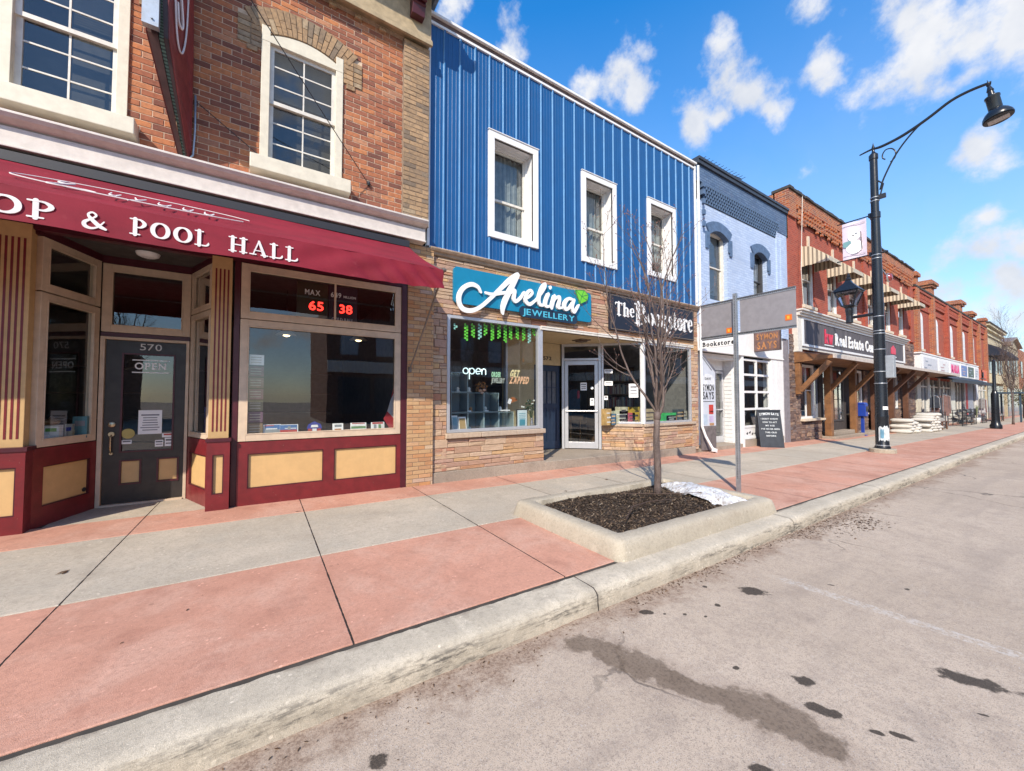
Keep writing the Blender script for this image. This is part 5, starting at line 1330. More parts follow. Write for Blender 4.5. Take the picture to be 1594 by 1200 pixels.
g = MB(xd); g.box(-.01, .055, 0, .10, .12, ZC); g.box(Ld-.055, Ld+.01, 0, .10, .12, ZC); g.box(.055, Ld-.055, .001, .10, ZC-.06, ZC); g.box(.055, Ld-.055, .001, .10, 2.36, 2.42)
fr_ = g.build('door_frame', M_ALU, bb, bevel=.003)
g = MB(xd); g.poly([(.055,.05,2.42),(Ld-.055,.05,2.42),(Ld-.055,.05,ZC-.06),(.055,.05,ZC-.06)]); g.build('pane', GLASS, fr_)
g = MB(xd); a, b, c, d = .065, Ld-.065, .135, 2.35
g.box(a,a+.085,.02,.065,c,d); g.box(b-.085,b,.02,.065,c,d); g.box(a+.085,b-.085,.021,.065,c,c+.16); g.box(a+.085,b-.085,.021,.065,d-.10,d)
gd = g.build('glass_door', M_ALU, bb, bevel=.003)
g = MB(xd); g.poly([(a+.085,.045,c+.16),(b-.085,.045,c+.16),(b-.085,.045,d-.10),(a+.085,.045,d-.10)]); g.build('pane', GLASS, gd)
g = MB(xd); g.tube([(a+.03,-.01,1.08),(b-.03,-.01,1.08)], .018, 8); g.box(a+.02,a+.05,-.01,.03,1.05,1.11); g.box(b-.05,b-.02,-.01,.03,1.05,1.11); g.build('push_bar', M_ALU, gd)
# bookshop windows: canted left bay and straight front
shop_window(bb, .0, Lc, .765, ZC, 0, .05, M_ALU, xf=xfc, lip=False)
g = MB(); g.box(7.84, 7.90, PB-.035, PB+.06, .765, ZC); g.build('corner_mullion', M_WHITE, bb, bevel=.003)
shop_window(bb, 7.90, 9.88, .765, ZC, PB-.02, .05, M_ALU, lip=False)
# shop interior
g = MB(); y1 = 11.5
g.poly([(2.5,y1,.0),(2.5,y1,3.3),(10.15,y1,3.3),(10.15,y1,0)]); g.poly([(2.5,6.3,0),(2.5,y1,0),(2.5,y1,3.3),(2.5,6.3,3.3)]); g.poly([(10.15,6.3,0),(10.15,6.3,3.3),(10.15,y1,3.3),(10.15,y1,0)])
g.poly([(2.5,6.3,3.0),(10.15,6.3,3.0),(10.15,y1,3.0),(2.5,y1,3.0)])
g.build('interior', M_ROOM, bb)
g = MB(); g.poly([(2.5,6.28,.02),(10.15,6.28,.02),(10.15,y1,.02),(2.5,y1,.02)]); g.box(2.5, 4.68, 6.30, 7.1, .55, .77); g.prism([(7.98,6.28),(9.95,6.28),(9.95,7.2),(7.3,7.2),(7.26,6.98)], 'xy', .5, .74)
g.build('display_floor', paint('pale_blue_cloth', (.24,.33,.34), .7, .2), bb)
g = MB(); rr = random.Random(9)
for s in range(5):
    for seg_ in range(3): g.box(5.0+seg_*1.75, 6.65+seg_*1.75, 11.1, 11.45, .3+.5*s, .34+.5*s)
g.box(3.0, 4.4, 8.6, 8.65, .1, 2.3)
g.build('shop_shelves', paint('grey_shelf', (.20,.20,.21), .6, .3), bb)

# signs -------------------------------------------------------------------
def A_(x, y, d=6.12): return at(650+x/5.142, 380+y/5.142, d)
av = thing('jewellery_sign', 'turquoise fascia sign with white script lettering and a green gem outline', 'sign', (4.45, 6.15, 3.05))
YS = 6.115
g = MB(); cxs_ = [A_(285,182,YS), A_(1385,400,YS)]
sx0, sx1, sz0, sz1 = 2.765, 6.05, 3.065, 3.705
def rrect(x0, x1, z0, z1, r, n=6):
    P = []
    for cx_, cz_, a0 in ((x1-r, z0+r, -90), (x1-r, z1-r, 0), (x0+r, z1-r, 90), (x0+r, z0+r, 180)):
        for k in range(n+1): a = rad(a0+90*k/n); P.append((cx_+r*math.cos(a), cz_+r*math.sin(a)))
    return P
g.prism(rrect(sx0, sx1, sz0, sz1, .07), 'xz', YS, YS+.05); g.build('board', paint('turquoise_sign', (.004,.19,.34), .4, .08), av)
strokes = [
 [(505,385,9),(480,342,13),(430,322,15),(372,345,15),(335,400,16),(332,465,16),(362,518,17),(430,532,15),(505,500,13),(585,432,13),(665,355,15),(740,285,19),(793,250,20)],
 [(797,248,19),(757,330,21),(712,420,21),(683,500,18),(680,558,9)],
 [(538,388,8),(600,402,11),(670,392,12),(745,388,11)],
 [(748,385,9),(775,372,13),(768,430,15),(782,460,12),(822,430,11),(850,385,8)],
 [(848,440,9),(885,425,10),(915,392,11),(898,370,10),(868,405,14),(862,455,15),(895,482,13),(940,452,9)],
 [(940,455,9),(980,405,10),(1016,345,11),(1016,318,10),(992,350,14),(968,425,15),(972,478,14),(1000,490,10),(1018,470,8)],
 [(1042,402,14),(1022,455,15),(1022,495,13),(1050,500,9)],
 [(1054,352,13),(1058,347,13)],
 [(1090,415,13),(1078,465,15),(1066,512,14)],
 [(1074,478,9),(1100,435,10),(1130,425,13),(1128,468,14),(1122,508,13),(1152,510,8)],
 [(1240,448,10),(1202,438,12),(1172,478,15),(1178,522,14),(1212,508,11),(1240,462,11)],
 [(1246,450,13),(1232,505,14),(1248,545,13),(1285,488,7)]]
g = MB()
for k, S_ in enumerate(strokes):
    Q = []
    for (a, b, r) in S_:
        x, z = A_(a, b, YS-.03); Q.append((x, z, r/5.142*YS/ (600*.94) *1.28))
    ribbon(g, Q, -.030-.0020*k, 0.0, dy=-.0016, O=(0, YS-.012, 0), n=7)
g.build('script_lettering', paint('white_sign_letters', (.80,.80,.80), .4, .05), av)
pill = rrect(A_(812,560)[0], A_(1272,600)[0], 2.975, 3.185, .085)
g = MB(); g.prism(pill, 'xz', YS-.022, YS-.001); g.build('badge', paint('navy_badge', (.012,.03,.06), .4, .1), av)
g = MB(); lettering(g, 'JEWELLERY', (pill_x0 := A_(835,560)[0], YS-.026, 3.025), .115, A_(1248,600)[0]-pill_x0, depth=.008, bold=.012, gap=.12); g.build('badge_lettering', paint('pale_blue_letters', (.08,.45,.62), .4, .05), av)
gm = [A_(1258,368,YS), A_(1325,372,YS), A_(1360,408,YS), A_(1350,455,YS), A_(1292,482,YS)]
g = MB(); g.prism(gm, 'xz', YS-.030, YS-.010); g.build('gem', paint('lime_green', (.16,.55,.03), .4, .05), av)
g = MB(); c_ = A_(1305,420,YS)
for p in gm: g.beam((c_[0],YS-.032,c_[1]), (p[0],YS-.032,p[1]), .004, .010)
for i in range(5): g.beam((gm[i][0],YS-.033,gm[i][1]), (gm[(i+1)%5][0],YS-.033,gm[(i+1)%5][1]), .004, .008)
g.build('gem_facets', paint('dark_green_line', (.03,.20,.06), .4, .05), av)

bs = thing('bookstore_sign', 'black fascia sign with white serif lettering above the bookshop windows', 'sign', (8.3, 6.12, 3.0))
g = MB(); g.box(6.63, 9.93, 6.11, 6.165, 2.975, 3.80); g.build('board', paint('black_sign_board', (.012,.015,.028), .45, .15), bs, bevel=.004)
g = MB()
for q in ((6.66,9.90,2.995,3.003),(6.66,9.90,3.772,3.78),(6.66,6.668,3.003,3.772),(9.892,9.90,3.003,3.772)): g.box(q[0],q[1],6.107,6.111,q[2],q[3])
g.build('border_line', paint('tan_line', (.30,.22,.14), .5, .1), bs)
g = MB(); WL = paint('white_sign_letters', (.80,.80,.80), .4, .05)
signpaint(g, 'The', 6.80, 3.33, .30, .66, 6.106, .10, .006); signpaint(g, 'B', 7.50, 3.19, .50, .44, 6.106, .1, .006)
signpaint(g, 'ookstore', 7.97, 3.19, .47, 1.87, 6.106, .06, .006)
g.build('lettering', WL, bs)

# things in the jewellery window -------------------------------------------
def Bp(x, y, d): return at(690+x/9.96, 590+y/9.96, d)       # measured on the enlarged window
YG = 6.42
cub = thing('glass_display_cubes', 'stack of clear glass display cubes in stepped columns in the jewellery window', 'display shelf', (3.3, YG, .77))
M_CUBE = thin_glass('greenish_glass', (.62,.74,.76), 1.5, 2.2)
def frosted():
    t = NT('frosted_cube_side'); o = t.n.get('Material Output'); tr = t.node('ShaderNodeBsdfTransparent'); t.b.inputs['Base Color'].default_value = (.30,.38,.42,1); t.b.inputs['Roughness'].default_value = .3
    mx = t.node('ShaderNodeMixShader'); mx.inputs[0].default_value = .55; t.l.new(tr.outputs[0], mx.inputs[1]); t.l.new(t.b.outputs[0], mx.inputs[2]); t.l.new(mx.outputs[0], o.inputs['Surface']); return t.m
M_FROST = frosted()
M_EDGE = paint('glass_edge', (.45,.60,.64), .2, .1)
cols_ = [(120, 385, 3), (385, 635, 2), (635, 865, 2), (865, 1095, 1)]
for (a, b, n) in cols_:
    x0 = Bp(a, 740, YG)[0]; x1 = Bp(b, 740, YG)[0]; hh = .37
    for k in range(n):
        z0 = .775+hh*k; g = MB(); z1 = z0+hh-.012; y1 = YG+.34
        g.poly([(x0,YG,z0),(x0,y1,z0),(x0,y1,z1),(x0,YG,z1)]); g.poly([(x1-.01,YG,z0),(x1-.01,y1,z0),(x1-.01,y1,z1),(x1-.01,YG,z1)]); g.poly([(x0,YG,z1),(x1-.01,YG,z1),(x1-.01,y1,z1),(x0,y1,z1)]); g.poly([(x0,y1,z0),(x1-.01,y1,z0),(x1-.01,y1,z1),(x0,y1,z1)])
        o = g.build('glass_cube', M_CUBE, cub)
        g = MB(); xm = x0+(x1-x0)*.48; g.poly([(xm,y1-.004,z0+.01),(x1-.02,y1-.004,z0+.01),(x1-.02,y1-.004,z1-.01),(xm,y1-.004,z1-.01)]); g.poly([(x1-.012,YG+.01,z0+.01),(x1-.012,y1-.01,z0+.01),(x1-.012,y1-.01,z1-.01),(x1-.012,YG+.01,z1-.01)]); g.build('frosted_side', M_FROST, o)
        g = MB(); e = .006
        for q in ((x0,x0+e,z0,z1),(x1-.01-e,x1-.01,z0,z1),(x0+e,x1-.01-e,z1-e,z1),(x0+e,x1-.01-e,z0,z0+e)): g.box(q[0],q[1],YG-.003,YG+.004,q[2],q[3])
        g.build('glass_edges', M_EDGE, o)
rr = random.Random(12); lay = [(150,1,0),(260,0,.0)]
def trinket(name, label, x, z, s, mat_, y=YG+.12):
    g = MB(); g.lathe([(s*.5,0),(s*.55,s*.1),(s*.28,s*.35),(s*.36,s*.7),(s*.12,s)], (x, y, z), 10); return tag(g.build(name, mat_, smooth=True), label, 'ornament', 'small ornaments on the glass display cubes')
items = [(440,2,'white ring holder on the second glass column',(.7,.7,.68)),(700,1,'white cup-shaped ornament inside the third glass column',(.7,.66,.58)),(690,2,'dark ornament on top of the third glass column',(.10,.06,.05)),(930,1,'white pearl stand on the short fourth glass column',(.75,.75,.73)),(265,2,'white shell on the tall first glass column',(.7,.62,.55)),(450,0,'small white dish at the foot of the second glass column',(.7,.72,.7)),(470,1,'amber figurine inside the second glass column',(.35,.17,.06))]
for (a, lv, lab, c) in items: trinket('ornament', lab, Bp(a,700,YG)[0], .78+.37*lv, .09, paint('orn_%d' % a, c, .4, .1))
for k, (a, b, lv) in enumerate(((395,455,1),(640,725,1),(870,1060,1))):
    g = MB(); x0 = Bp(a,440,YG)[0]; x1 = Bp(b,440,YG)[0]; g.box(x0, x1, YG+.05, YG+.16, .778+.37*lv, .80+.37*lv); tag(g.build('jewellery_tray', M_PAPER, bevel=.004), ('short', 'middle-sized', 'long')[k]+' white jewellery tray lying on the glass cubes', 'tray', 'white trays on the glass cubes')
x, z = Bp(635,170,YG)
hd = thing('feather_display', 'orange feather and flower decoration on the glass cubes in the jewellery window', 'decoration', (x, YG+.1, .78+.74))
g = MB()
for k in range(60): a = rr.uniform(0,6.28); r = rr.uniform(.02,.14); g.obox((x+r*math.cos(a), YG+.12+rr.uniform(-.04,.04), 1.60+r*.8*math.sin(a)), (.05,.008,.014), (rr.uniform(0,3),rr.uniform(0,3),rr.uniform(0,3)))
g.build('feathers', island_mat('amber_feathers', [(0,(.35,.12,.03)),(.5,(.5,.25,.10)),(1,(.12,.06,.03))]), hd)
g = MB()
for dx, dz in ((-.05,-.06),(.03,-.05),(-.01,-.1)): g.lathe([(.01,-.02),(.035,-.01),(.03,.02),(.01,.03)], (x+dx,YG+.06,1.60+dz), 8)
g.build('blossoms', paint('peach_blossom', (.75,.42,.28), .6, .2), hd, smooth=True)
fm = thing('framed_print', 'white framed print leaning at the right of the jewellery window', 'picture frame', (Bp(1225,690,6.34)[0], 6.34, .78))
x0, z0 = Bp(1150,690,6.34); x1, z1 = Bp(1295,480,6.34)
g = MB(); g.box(x0-.015,x1+.015,6.34,6.36,.775,z1+.015); g.build('frame', M_INK, fm); g = MB(); g.box(x0,x1,6.336,6.34,.80,z1); g.build('sheet', paint('pale_print', (.62,.72,.74), .5, .05), fm)
g = MB(); w_ = x1-x0; g.box(x0+w_*.2,x1-w_*.2,6.333,6.336,.86,.98); [g.box(x0+w_*.15,x1-w_*.15,6.333,6.336,z1-.07-.035*k,z1-.06-.035*k) for k in range(4)]; g.build('print', paint('teal_ink', (.08,.30,.38), .5, .1), fm)
vs = thing('flower_vase', 'vase of white flowers and dark leaves beside the framed print', 'vase', (Bp(1370,700,6.42)[0], 6.42, .78))
x = Bp(1372,700,6.42)[0]; g = MB(); g.lathe([(.03,.775),(.045,.83),(.03,.92),(.018,.98),(.022,1.0)], (x,6.42,0), 14); g.build('vase_body', paint('mirror_vase', (.5,.45,.45), .15, .1, metal=.6), vs, smooth=True)
g = MB(); f = MB()
for k in range(26):
    a = rr.uniform(0,6.28); tl = rr.uniform(.1,.55); e = Vector((x+tl*math.cos(a)*.45, 6.42+tl*math.sin(a)*.15, 1.0+rr.uniform(.15,.36))); g.tube([(x,6.42,.97),tuple((Vector((x,6.42,1.0))+e)/2+Vector((0,0,.03))),tuple(e)], .003, 4); 
    (f if k % 3 == 0 else g).obox(tuple(e), (.035,.02,.03), (a,a*.7,a*2))
g.build('leaves', paint('dark_leaf', (.04,.07,.035), .6, .3), vs); f.build('flowers', paint('white_petals', (.65,.68,.64), .6, .1), vs)
g = MB(); g.box(Bp(820,720,6.36)[0], Bp(1460,720,6.36)[0], 6.32, 6.60, .771, .785); tag(g.build('turquoise_cloth', paint('turquoise_cloth', (.04,.38,.42), .7, .2)), 'turquoise display cloth spread on the jewellery window floor', 'cloth')
for (a, b, t0, c, lab) in ((150,240,560,(.25,.42,.5),'small blue and white picture card at the left foot of the display cubes'),(250,370,580,(.42,.28,.12),'gold patterned fan card at the foot of the display cubes')):
    x0, _ = Bp(a,740,6.38); x1, z1 = Bp(b,t0,6.38); card('picture_card', lab, 'picture card', ((x0+x1)/2,6.38,.775), x1-x0, z1-.775, M_PAPER, .2, art=[(c,.1,.9,.1,.9)])
g = MB(); x0, z0 = at(650+760/5.142, 540+450/5.142, 6.5); g.prism([(x0-.06,z0+.0),(x0+.12,z0+.05),(x0+.10,z0+.09),(x0+.02,z0+.12),(x0-.07,z0+.06)],'xz',6.5,6.56); tag(g.build('wooden_bird', paint('orange_wood', (.40,.14,.05), .4, .2)), 'small orange carved bird above the framed print', 'ornament')
g = MB(); x0, z0 = Bp(1030,345,6.40); g.obox((x0,6.4,z0),(.07,.005,.10),(0,.4,0)); tag(g.build('price_tag', M_PAPER), 'white square price tag hanging in the jewellery window', 'tag')
# neon-style window lettering
def tube_word(paths, mb, ox, oz, s, y, r=.007, slant=0.0):
    for P_ in paths:
        S = smooth_path([(a, b, 0) for a, b in P_], 5) if len(P_) > 2 else [(a, b, 0) for a, b in P_]
        mb.tube([(ox+(a+b*slant)*s, y, oz+b*s) for a, b, _ in S], r, 6)
x0, z0 = A_(378,1030,6.31); g = MB(); s_ = .115
ring = lambda cx_, cz_, r: [(cx_+r*math.cos(rad(a)), cz_+r*math.sin(rad(a))) for a in range(0, 361, 30)]
tube_word([ring(.5,.5,.45), [(1.15,.95),(1.15,-.8)], ring(1.6,.5,.45), [(2.3,.5),(3.1,.5),(3.05,.85),(2.7,.97),(2.35,.7),(2.3,.4),(2.55,.08),(3.0,.15)], [(3.4,0),(3.4,.9)], [(3.4,.6),(3.7,.93),(4.05,.8),(4.1,.5),(4.1,0)]], g, x0-.04, z0-.02, s_, 6.31, .009)
tag(g.build('neon_open_sign', emit('white_neon', (.80,1.0,.97), .9)), 'pale script open sign glowing in the jewellery window', 'neon sign')
def small_text(rows, label, name='window_lettering', cat='window lettering'):
    o = thing(name, label, cat, (rows[0][1][0], rows[0][1][1], rows[0][1][2]))
    for (s, O_, h, w, m, sl_) in rows:
        g = MB(); lettering(g, s, O_, h, w, depth=.002, bold=.055, slant=sl_, gap=.14); g.build('line_of_text', m, o)
def AO(x, y, d=6.235): a = A_(x, y, d); return (a[0], d, a[1])
GR = paint('pale_green_letters', (.45,.80,.50), .5, .1); OR = paint('peach_letters', (.90,.52,.30), .5, .1); YL = paint('cream_letters', (.90,.75,.38), .5, .1)
g0 = AO(590,1060); g1 = AO(665,1060)
small_text([('ORDER', (g0[0],6.235,g0[2]), .085, g1[0]-g0[0], GR, .1), ('JEWELLERY', (g0[0],6.235,AO(590,1108)[2]), .085, AO(695,1060)[0]-g0[0], paint('pale_letters', (.45,.5,.45), .5, .1), .1)], 'small pale green painted words in the middle of the jewellery window glass')
g0 = AO(738,1060)
small_text([('GET', (g0[0],6.235,g0[2]), .125, AO(810,1060)[0]-g0[0], YL, .25), ('ZAPPED', (AO(732,1110)[0],6.235,AO(732,1112)[2]), .125, AO(885,1110)[0]-AO(732,1110)[0], OR, .25)], 'slanted orange and cream painted words at the right of the jewellery window glass')
# paper-leaf garland
gl_ = thing('leaf_garland', 'row of bright green hanging leaf garlands along the top of the jewellery window', 'garland', (3.7, 6.27, 2.7))
xs_ = [300,385,440,495,540,595,648,697,740,793,845,890,925]
lenp = [40,130,105,120,90,130,115,145,120,120,130,150,90]
for k, (a, L_) in enumerate(zip(xs_, lenp)):
    x0, z0 = A_(a, 640, 6.29); _, z1 = A_(a, 640+L_, 6.29); g = MB(); n = max(3, int((z0-z1)/.028))
    for i in range(n):
        z = z0-(z0-z1)*i/n; s = 1 if i % 2 else -1
        g.poly([(x0,6.275,z+.008),(x0+s*.036,6.265+rr.uniform(-.006,.006),z+.006),(x0+s*.042,6.275,z-.030),(x0+s*.004,6.27,z-.040)])
    g.tube([(x0,6.291,z0+.03),(x0,6.291,z1)], .002, 3)
    g.build('garland_strand', paint('mint_beads', (.35,.75,.65), .5, .2) if k in (0,3,11) else paint('bright_green_leaf', (.16,.72,.06), .5, .1), gl_)
# bookshop window contents ------------------------------------------------
rr = random.Random(77)
def C_(x, y, d): return at(920+x/6.642, 540+y/6.642, d)
spec = [(150,210,640,(.45,.30,.12),'stack of tan books at the left of the bookshop window'),(200,260,690,(.06,.14,.22),'dark blue book lying beside the tan stack'),(255,380,660,(.40,.42,.30),'spread of comic books in the canted bookshop window'),(295,380,620,(.55,.52,.38),'upright cream boxed set in the canted bookshop window'),(385,455,680,(.50,.10,.14),'red picture book in the canted bookshop window'),(430,510,620,(.55,.38,.06),'yellow upright book beside the bookshop window mullion'),
        (550,670,640,(.48,.38,.24),'wide tan board game box behind the tree trunk'),(760,880,680,(.06,.48,.14),'bright green toy box in the front bookshop window'),(780,885,705,(.62,.26,.08),'orange toy box under the bright green one'),(890,960,645,(.07,.09,.11),'black and white book at the right of the bookshop window'),(940,995,660,(.45,.44,.38),'grey upright book at the far right of the bookshop window')]
for (a, b, t0, c, lab) in spec:
    y = 6.36 if a > 540 else 6.62
    x0, _ = C_(a, 740, y); x1, z1 = C_(b, t0, y); base = .745; z1 = max(z1, base+.06)
    o = thing('book', lab, 'book', ((x0+x1)/2, y, base), 'books and toys in the bookshop window')
    g = MB(); g.box(x0, x1, y, y+.14, base, z1); g.build('cover', paint('book_%d' % a, c, .5, .35, streak=False), o)
    g = MB(); w_ = x1-x0; h_ = z1-base
    for k in range(3): g.box(x0+w_*rr.uniform(.05,.3), x1-w_*rr.uniform(.05,.3), y-.003, y-.0005, base+h_*(.15+.28*k), base+h_*(.15+.28*k+rr.uniform(.05,.14)))
    g.build('print', paint('book_print_%d' % (a % 3), [(.6,.6,.55),(.08,.07,.08),(.5,.35,.2)][a % 3], .5, .2), o)
cvx = Matrix(xfc)
def on_c(a, b, c, d, lab, **k): note(a, b, c, d, .03, lab, xf=xfc, **k)
on_c(.07,.27,2.03,2.13, 'upper white paper strip on the canted bookshop glass', lines=2); on_c(.07,.27,1.72,1.83, 'lower white paper strip on the canted bookshop glass', lines=2)
on_c(.06,.15,1.36,1.46, 'small white square sticker on the canted bookshop glass', lines=1, cat='sticker', name='sticker'); on_c(.66,.88,1.42,1.76, 'white notice with dark drawing on the canted bookshop glass', lines=3)
note(.46,.62,1.60,1.80,.03,'white notice on the glass of the aluminium shop door',3,xf=xd); note(.70,.80,1.22,1.40,.03,'white and blue sticker beside the push bar of the aluminium door',2,xf=xd,cat='sticker',name='sticker')
g = MB(xd); g.lathe([(.035,0),(.035,.003)], (.75,.03,1.66), 18, X90); tag(g.build('sticker', M_PAPER), 'round white sticker on the aluminium door glass', 'sticker')
# paper figure: white lampshade on a stand, bookcase
ls = thing('floor_lamp', 'white shaded lamp standing in the bookshop window', 'lamp', (8.25, 7.0, .74))
x, z = C_(670,150,7.0); g = MB(); g.lathe([(.14,z-.05),(.10,z+.05),(.03,z+.09)], (x,7.0,0), 16); g.build('lamp_shade', M_PAPER, ls, smooth=True); g = MB(); g.tube([(x,7,.74),(x,7,z-.03)], .02, 8); g.build('stand', paint('grey_shelf', (.20,.20,.21)), ls)
bk = thing('bookcase', 'dark bookcase full of books inside the bookshop', 'bookcase', (9.0, 8.2, 0))
g = MB(); [g.box(8.2,10.0,8.2,8.5,.3+.4*k,.33+.4*k) for k in range(6)]; g.box(8.2,8.23,8.2,8.5,0,2.4); g.box(9.97,10.0,8.2,8.5,0,2.4); g.build('case', paint('dark_wood', (.09,.055,.035), .5, .3), bk)
g = MB(); 
for k in range(5):
    x = 8.25
    while x < 9.93: w_ = rr.uniform(.02,.05); g.box(x, x+w_-.003, 8.22, 8.42, .335+.4*k, .335+.4*k+rr.uniform(.2,.32)); x += w_
kind(g.build('book_row', island_mat('book_spines', [(0,(.05,.05,.07)),(.3,(.22,.06,.05)),(.5,(.08,.14,.2)),(.7,(.3,.25,.18)),(1,(.4,.4,.38))], .1), bk), 'stuff')
cr_ = thing('coat_rack_bag', 'blue jacket with a pink tag and a wooden stool seen through the aluminium door', 'display', (7.3, 8.2, .12))
g = MB(); g.prism([(7.42,1.0),(7.82,1.0),(7.86,1.5),(7.74,1.66),(7.5,1.66),(7.38,1.5)],'xz',8.4,8.5); g.build('jacket', paint('denim', (.03,.07,.13), .8, .3), cr_); g = MB(); g.box(7.72,7.80,8.38,8.4,1.4,1.62); g.build('pink_tag', paint('hot_pink', (.6,.05,.12)), cr_)
g = MB(); g.box(7.42,7.86,8.3,8.6,.78,.90); [g.beam((x_,8.4,.02),(x_+.02,8.4,.8),.03,.03) for x_ in (7.45,7.82)]; g.build('stool', paint('stool_wood', (.30,.16,.07)), cr_)
# ================================================================ light blue painted brick building
L0, L1 = 10.235, 15.86
M_LB = brick_mat('pale_blue_painted_brick', [(0,(.42,.52,.70)),(.5,(.47,.57,.74)),(1,(.37,.47,.66))], (.33,.42,.60), bw=.22, bh=.078, ms=.009, bumpd=.010, grime=.18, var=.10)
M_LBD = brick_mat('slate_blue_painted_brick', [(0,(.10,.17,.28)),(.5,(.13,.20,.32)),(1,(.08,.14,.25))], (.06,.10,.18), bw=.22, bh=.078, ms=.009, bumpd=.010, grime=.25, var=.3)
M_SLATE = paint('slate_blue_paint', (.085,.14,.24), .6, .25)
M_SHOPW = paint('white_shop_paint', (.76,.76,.76), .5, .08)
lb = thing('light_blue_building', 'two-storey painted brick building in pale blue with slate blue corbels and arches', 'building', (13, PB, 0))
lw = [(10.90,11.93,4.30,6.40),(13.50,14.42,4.42,6.30)]
g = MB(); wall_cells(g, L0, L1, 3.45, 7.05, PB, lw, .20); g.box(15.10, L1, PB-.05, PB+.01, 3.5, 7.28); g.box(15.30, 15.62, PB-.085, PB-.04, 3.5, 7.16); g.box(L0, 10.50, PB-.05, PB+.01, 3.5, 7.05)
g.poly([(L1,PB-.05,3),(L1,12,3),(L1,12,8.1),(L1,PB-.05,8.1)]); g.build('brick_wall', M_LB, lb)
g = MB(); g.box(L0, L1, PB-.07, PB+.2, 7.60, 8.17); g.box(15.20, L1, PB-.069, PB+.2, 7.27, 7.60); g.build('parapet', M_LBD, lb)
g = MB(); wall_cells(g, L0, 15.2, 7.04, 7.62, PB-.002, []); g.build('corbel_ground', paint('slate_recess_shadow', (.012,.018,.032), .8, .3), lb)  # recess shadow between the brick ends, put into this dark sheet's colour
# stepped corbel courses like a net of dark brick ends
g = MB()
for r_ in range(6):
    z = 7.07 + r_*.088; n = 36
    for k in range(n):
        x = 10.52 + (k+(.5 if r_ % 2 else 0))*.132
        if x < 15.15: g.box(x, x+.070, PB-.026-.015*r_, PB+.02, z, z+.080)
g.build('corbel_bricks', M_SLATE, lb)
g = MB()
for z in (6.32,6.66,6.98,7.25,7.46): g.box(10.47, 10.58, PB-.11, PB+.02, z, z+.14)
g.build('corner_corbel', M_SLATE, lb)
g = MB(); g.box(L0-.02, L1+.02, PB-.16, PB+.5, 8.17, 8.25); g.box(L0-.02, L1+.02, PB-.13, PB+.1, 8.06, 8.17); g.build('roof_edge', paint('dark_metal_edge', (.035,.04,.05), .4, .3), lb, bevel=.005)
g = MB(); g.box(L0, L1-.02, PB+1.35, 14, 3.0, 8.15); g.box(L0+.02,L1-.02,PB+.21,PB+1.4,6.5,8.1); g.build('building_shell', M_DARK, lb)
for i, (a, b, c, d) in enumerate(lw):
    cx0 = (a+b)/2; hw = (b-a)/2; N = 16
    R0 = 1.0; 
    ar = MB(); inn = []; outr = []
    rise, th = .20, .26
    for k in range(N+1):
        t_ = -1+2*k/N; inn.append((cx0+(hw+.01)*t_, d-.02-rise*t_*t_*.9)); outr.append((cx0+(hw+.20)*t_, d+th-rise*t_*t_*1.0))
    ar.prism(inn + list(reversed(outr)), 'xz', PB-.045, PB+.12)
    for s in (-1, 1):
        x_ = cx0+s*(hw+.01); e = cx0+s*(hw+.20); p, q = sorted((x_, e)); ar.box(p, q, PB-.044, PB+.05, d-.55, d-rise+.05); q2 = sorted((x_+s*.05, e)); ar.box(q2[0], q2[1], PB-.043, PB+.05, d-.64, d-.552)
    ao = ar.build('window_arch', M_SLATE, lb)
    sash(lb, a, b, c, d, PB+.13, .07, (paint('dark_window_frame', (.05,.05,.055), .5, .2) if i else M_OFFW, M_OFFW if not i else paint('dark_window_frame', (.05,.05,.055))), cols=1, rows=1, rail=.5, blind=('slats', .9, paint('light_blind', (.36,.38,.40))) if i == 0 else ('cloth', .8, paint('grey_curtain', (.20,.20,.22))), sill=(.03,.12,.10), sillmat=M_LB)
# shopfront
g = MB(); g.box(L0, 15.45, PB-.02, PB+.25, 2.77, 3.50); g.box(L0,15.45,PB-.05,PB+.02,2.74,2.79); g.build('fascia', M_SHOPW, lb, bevel=.004)
g = MB(); g.box(14.56, 15.45, PB-.015, PB+.25, -.3, 2.77); g.box(14.90,14.92,PB-.022,PB,0,2.74); g.build('side_panel', M_SHOPW, lb)
g = MB(); g.box(12.62, 12.72, PB-.015, 6.8, -.3, 2.77); g.build('return_panel', M_SHOPW, lb)
g = MB(); 
for k in range(22): z = -.1+.125*k; g.prism([(6.30,z),(6.98,z),(6.98,z+.12),(6.30,z+.12)], 'yz', 12.612-.010, 12.62) if False else g.box(12.604, 12.62, 6.50, 6.75, z+.008, z+.116)
g.build('clapboards', M_SHOPW, lb)
g = MB(); g.box(15.45, L1, PB-.04, PB+.25, -.3, 3.5); g.build('grey_pier', paint('mauve_grey_paint', (.22,.20,.22), .7, .25), lb)
g = MB(); g.box(L0+.05, 12.62, PB, 7.2, -.3, -.015); g.build('entrance_step', M_STEP, lb)
g = MB(); g.box(L0, 12.62, PB+.2, 7.2, 2.60, 2.74); g.build('recess_ceiling', M_SHOPW, lb)
g = MB(); g.box(L0, 11.72, 6.78, 6.9, -.2, 2.6); g.box(11.72,12.62,6.78,6.9,2.30,2.6); g.build('recess_wall', M_SHOPW, lb)
g = MB(); a,b,c,d = 11.74,12.58,-.01,2.28; y=6.76
g.box(a,a+.08,y,y+.08,c,d); g.box(b-.08,b,y,y+.08,c,d); g.box(a+.08,b-.08,y+.001,y+.08,d-.08,d); g.box(a+.08,b-.08,y+.001,y+.08,c,c+.2); g.box(a+.08,b-.08,y-.03,y,1.02,1.06); g.box(b-.09,b-.06,y-.03,y,.8,1.3)
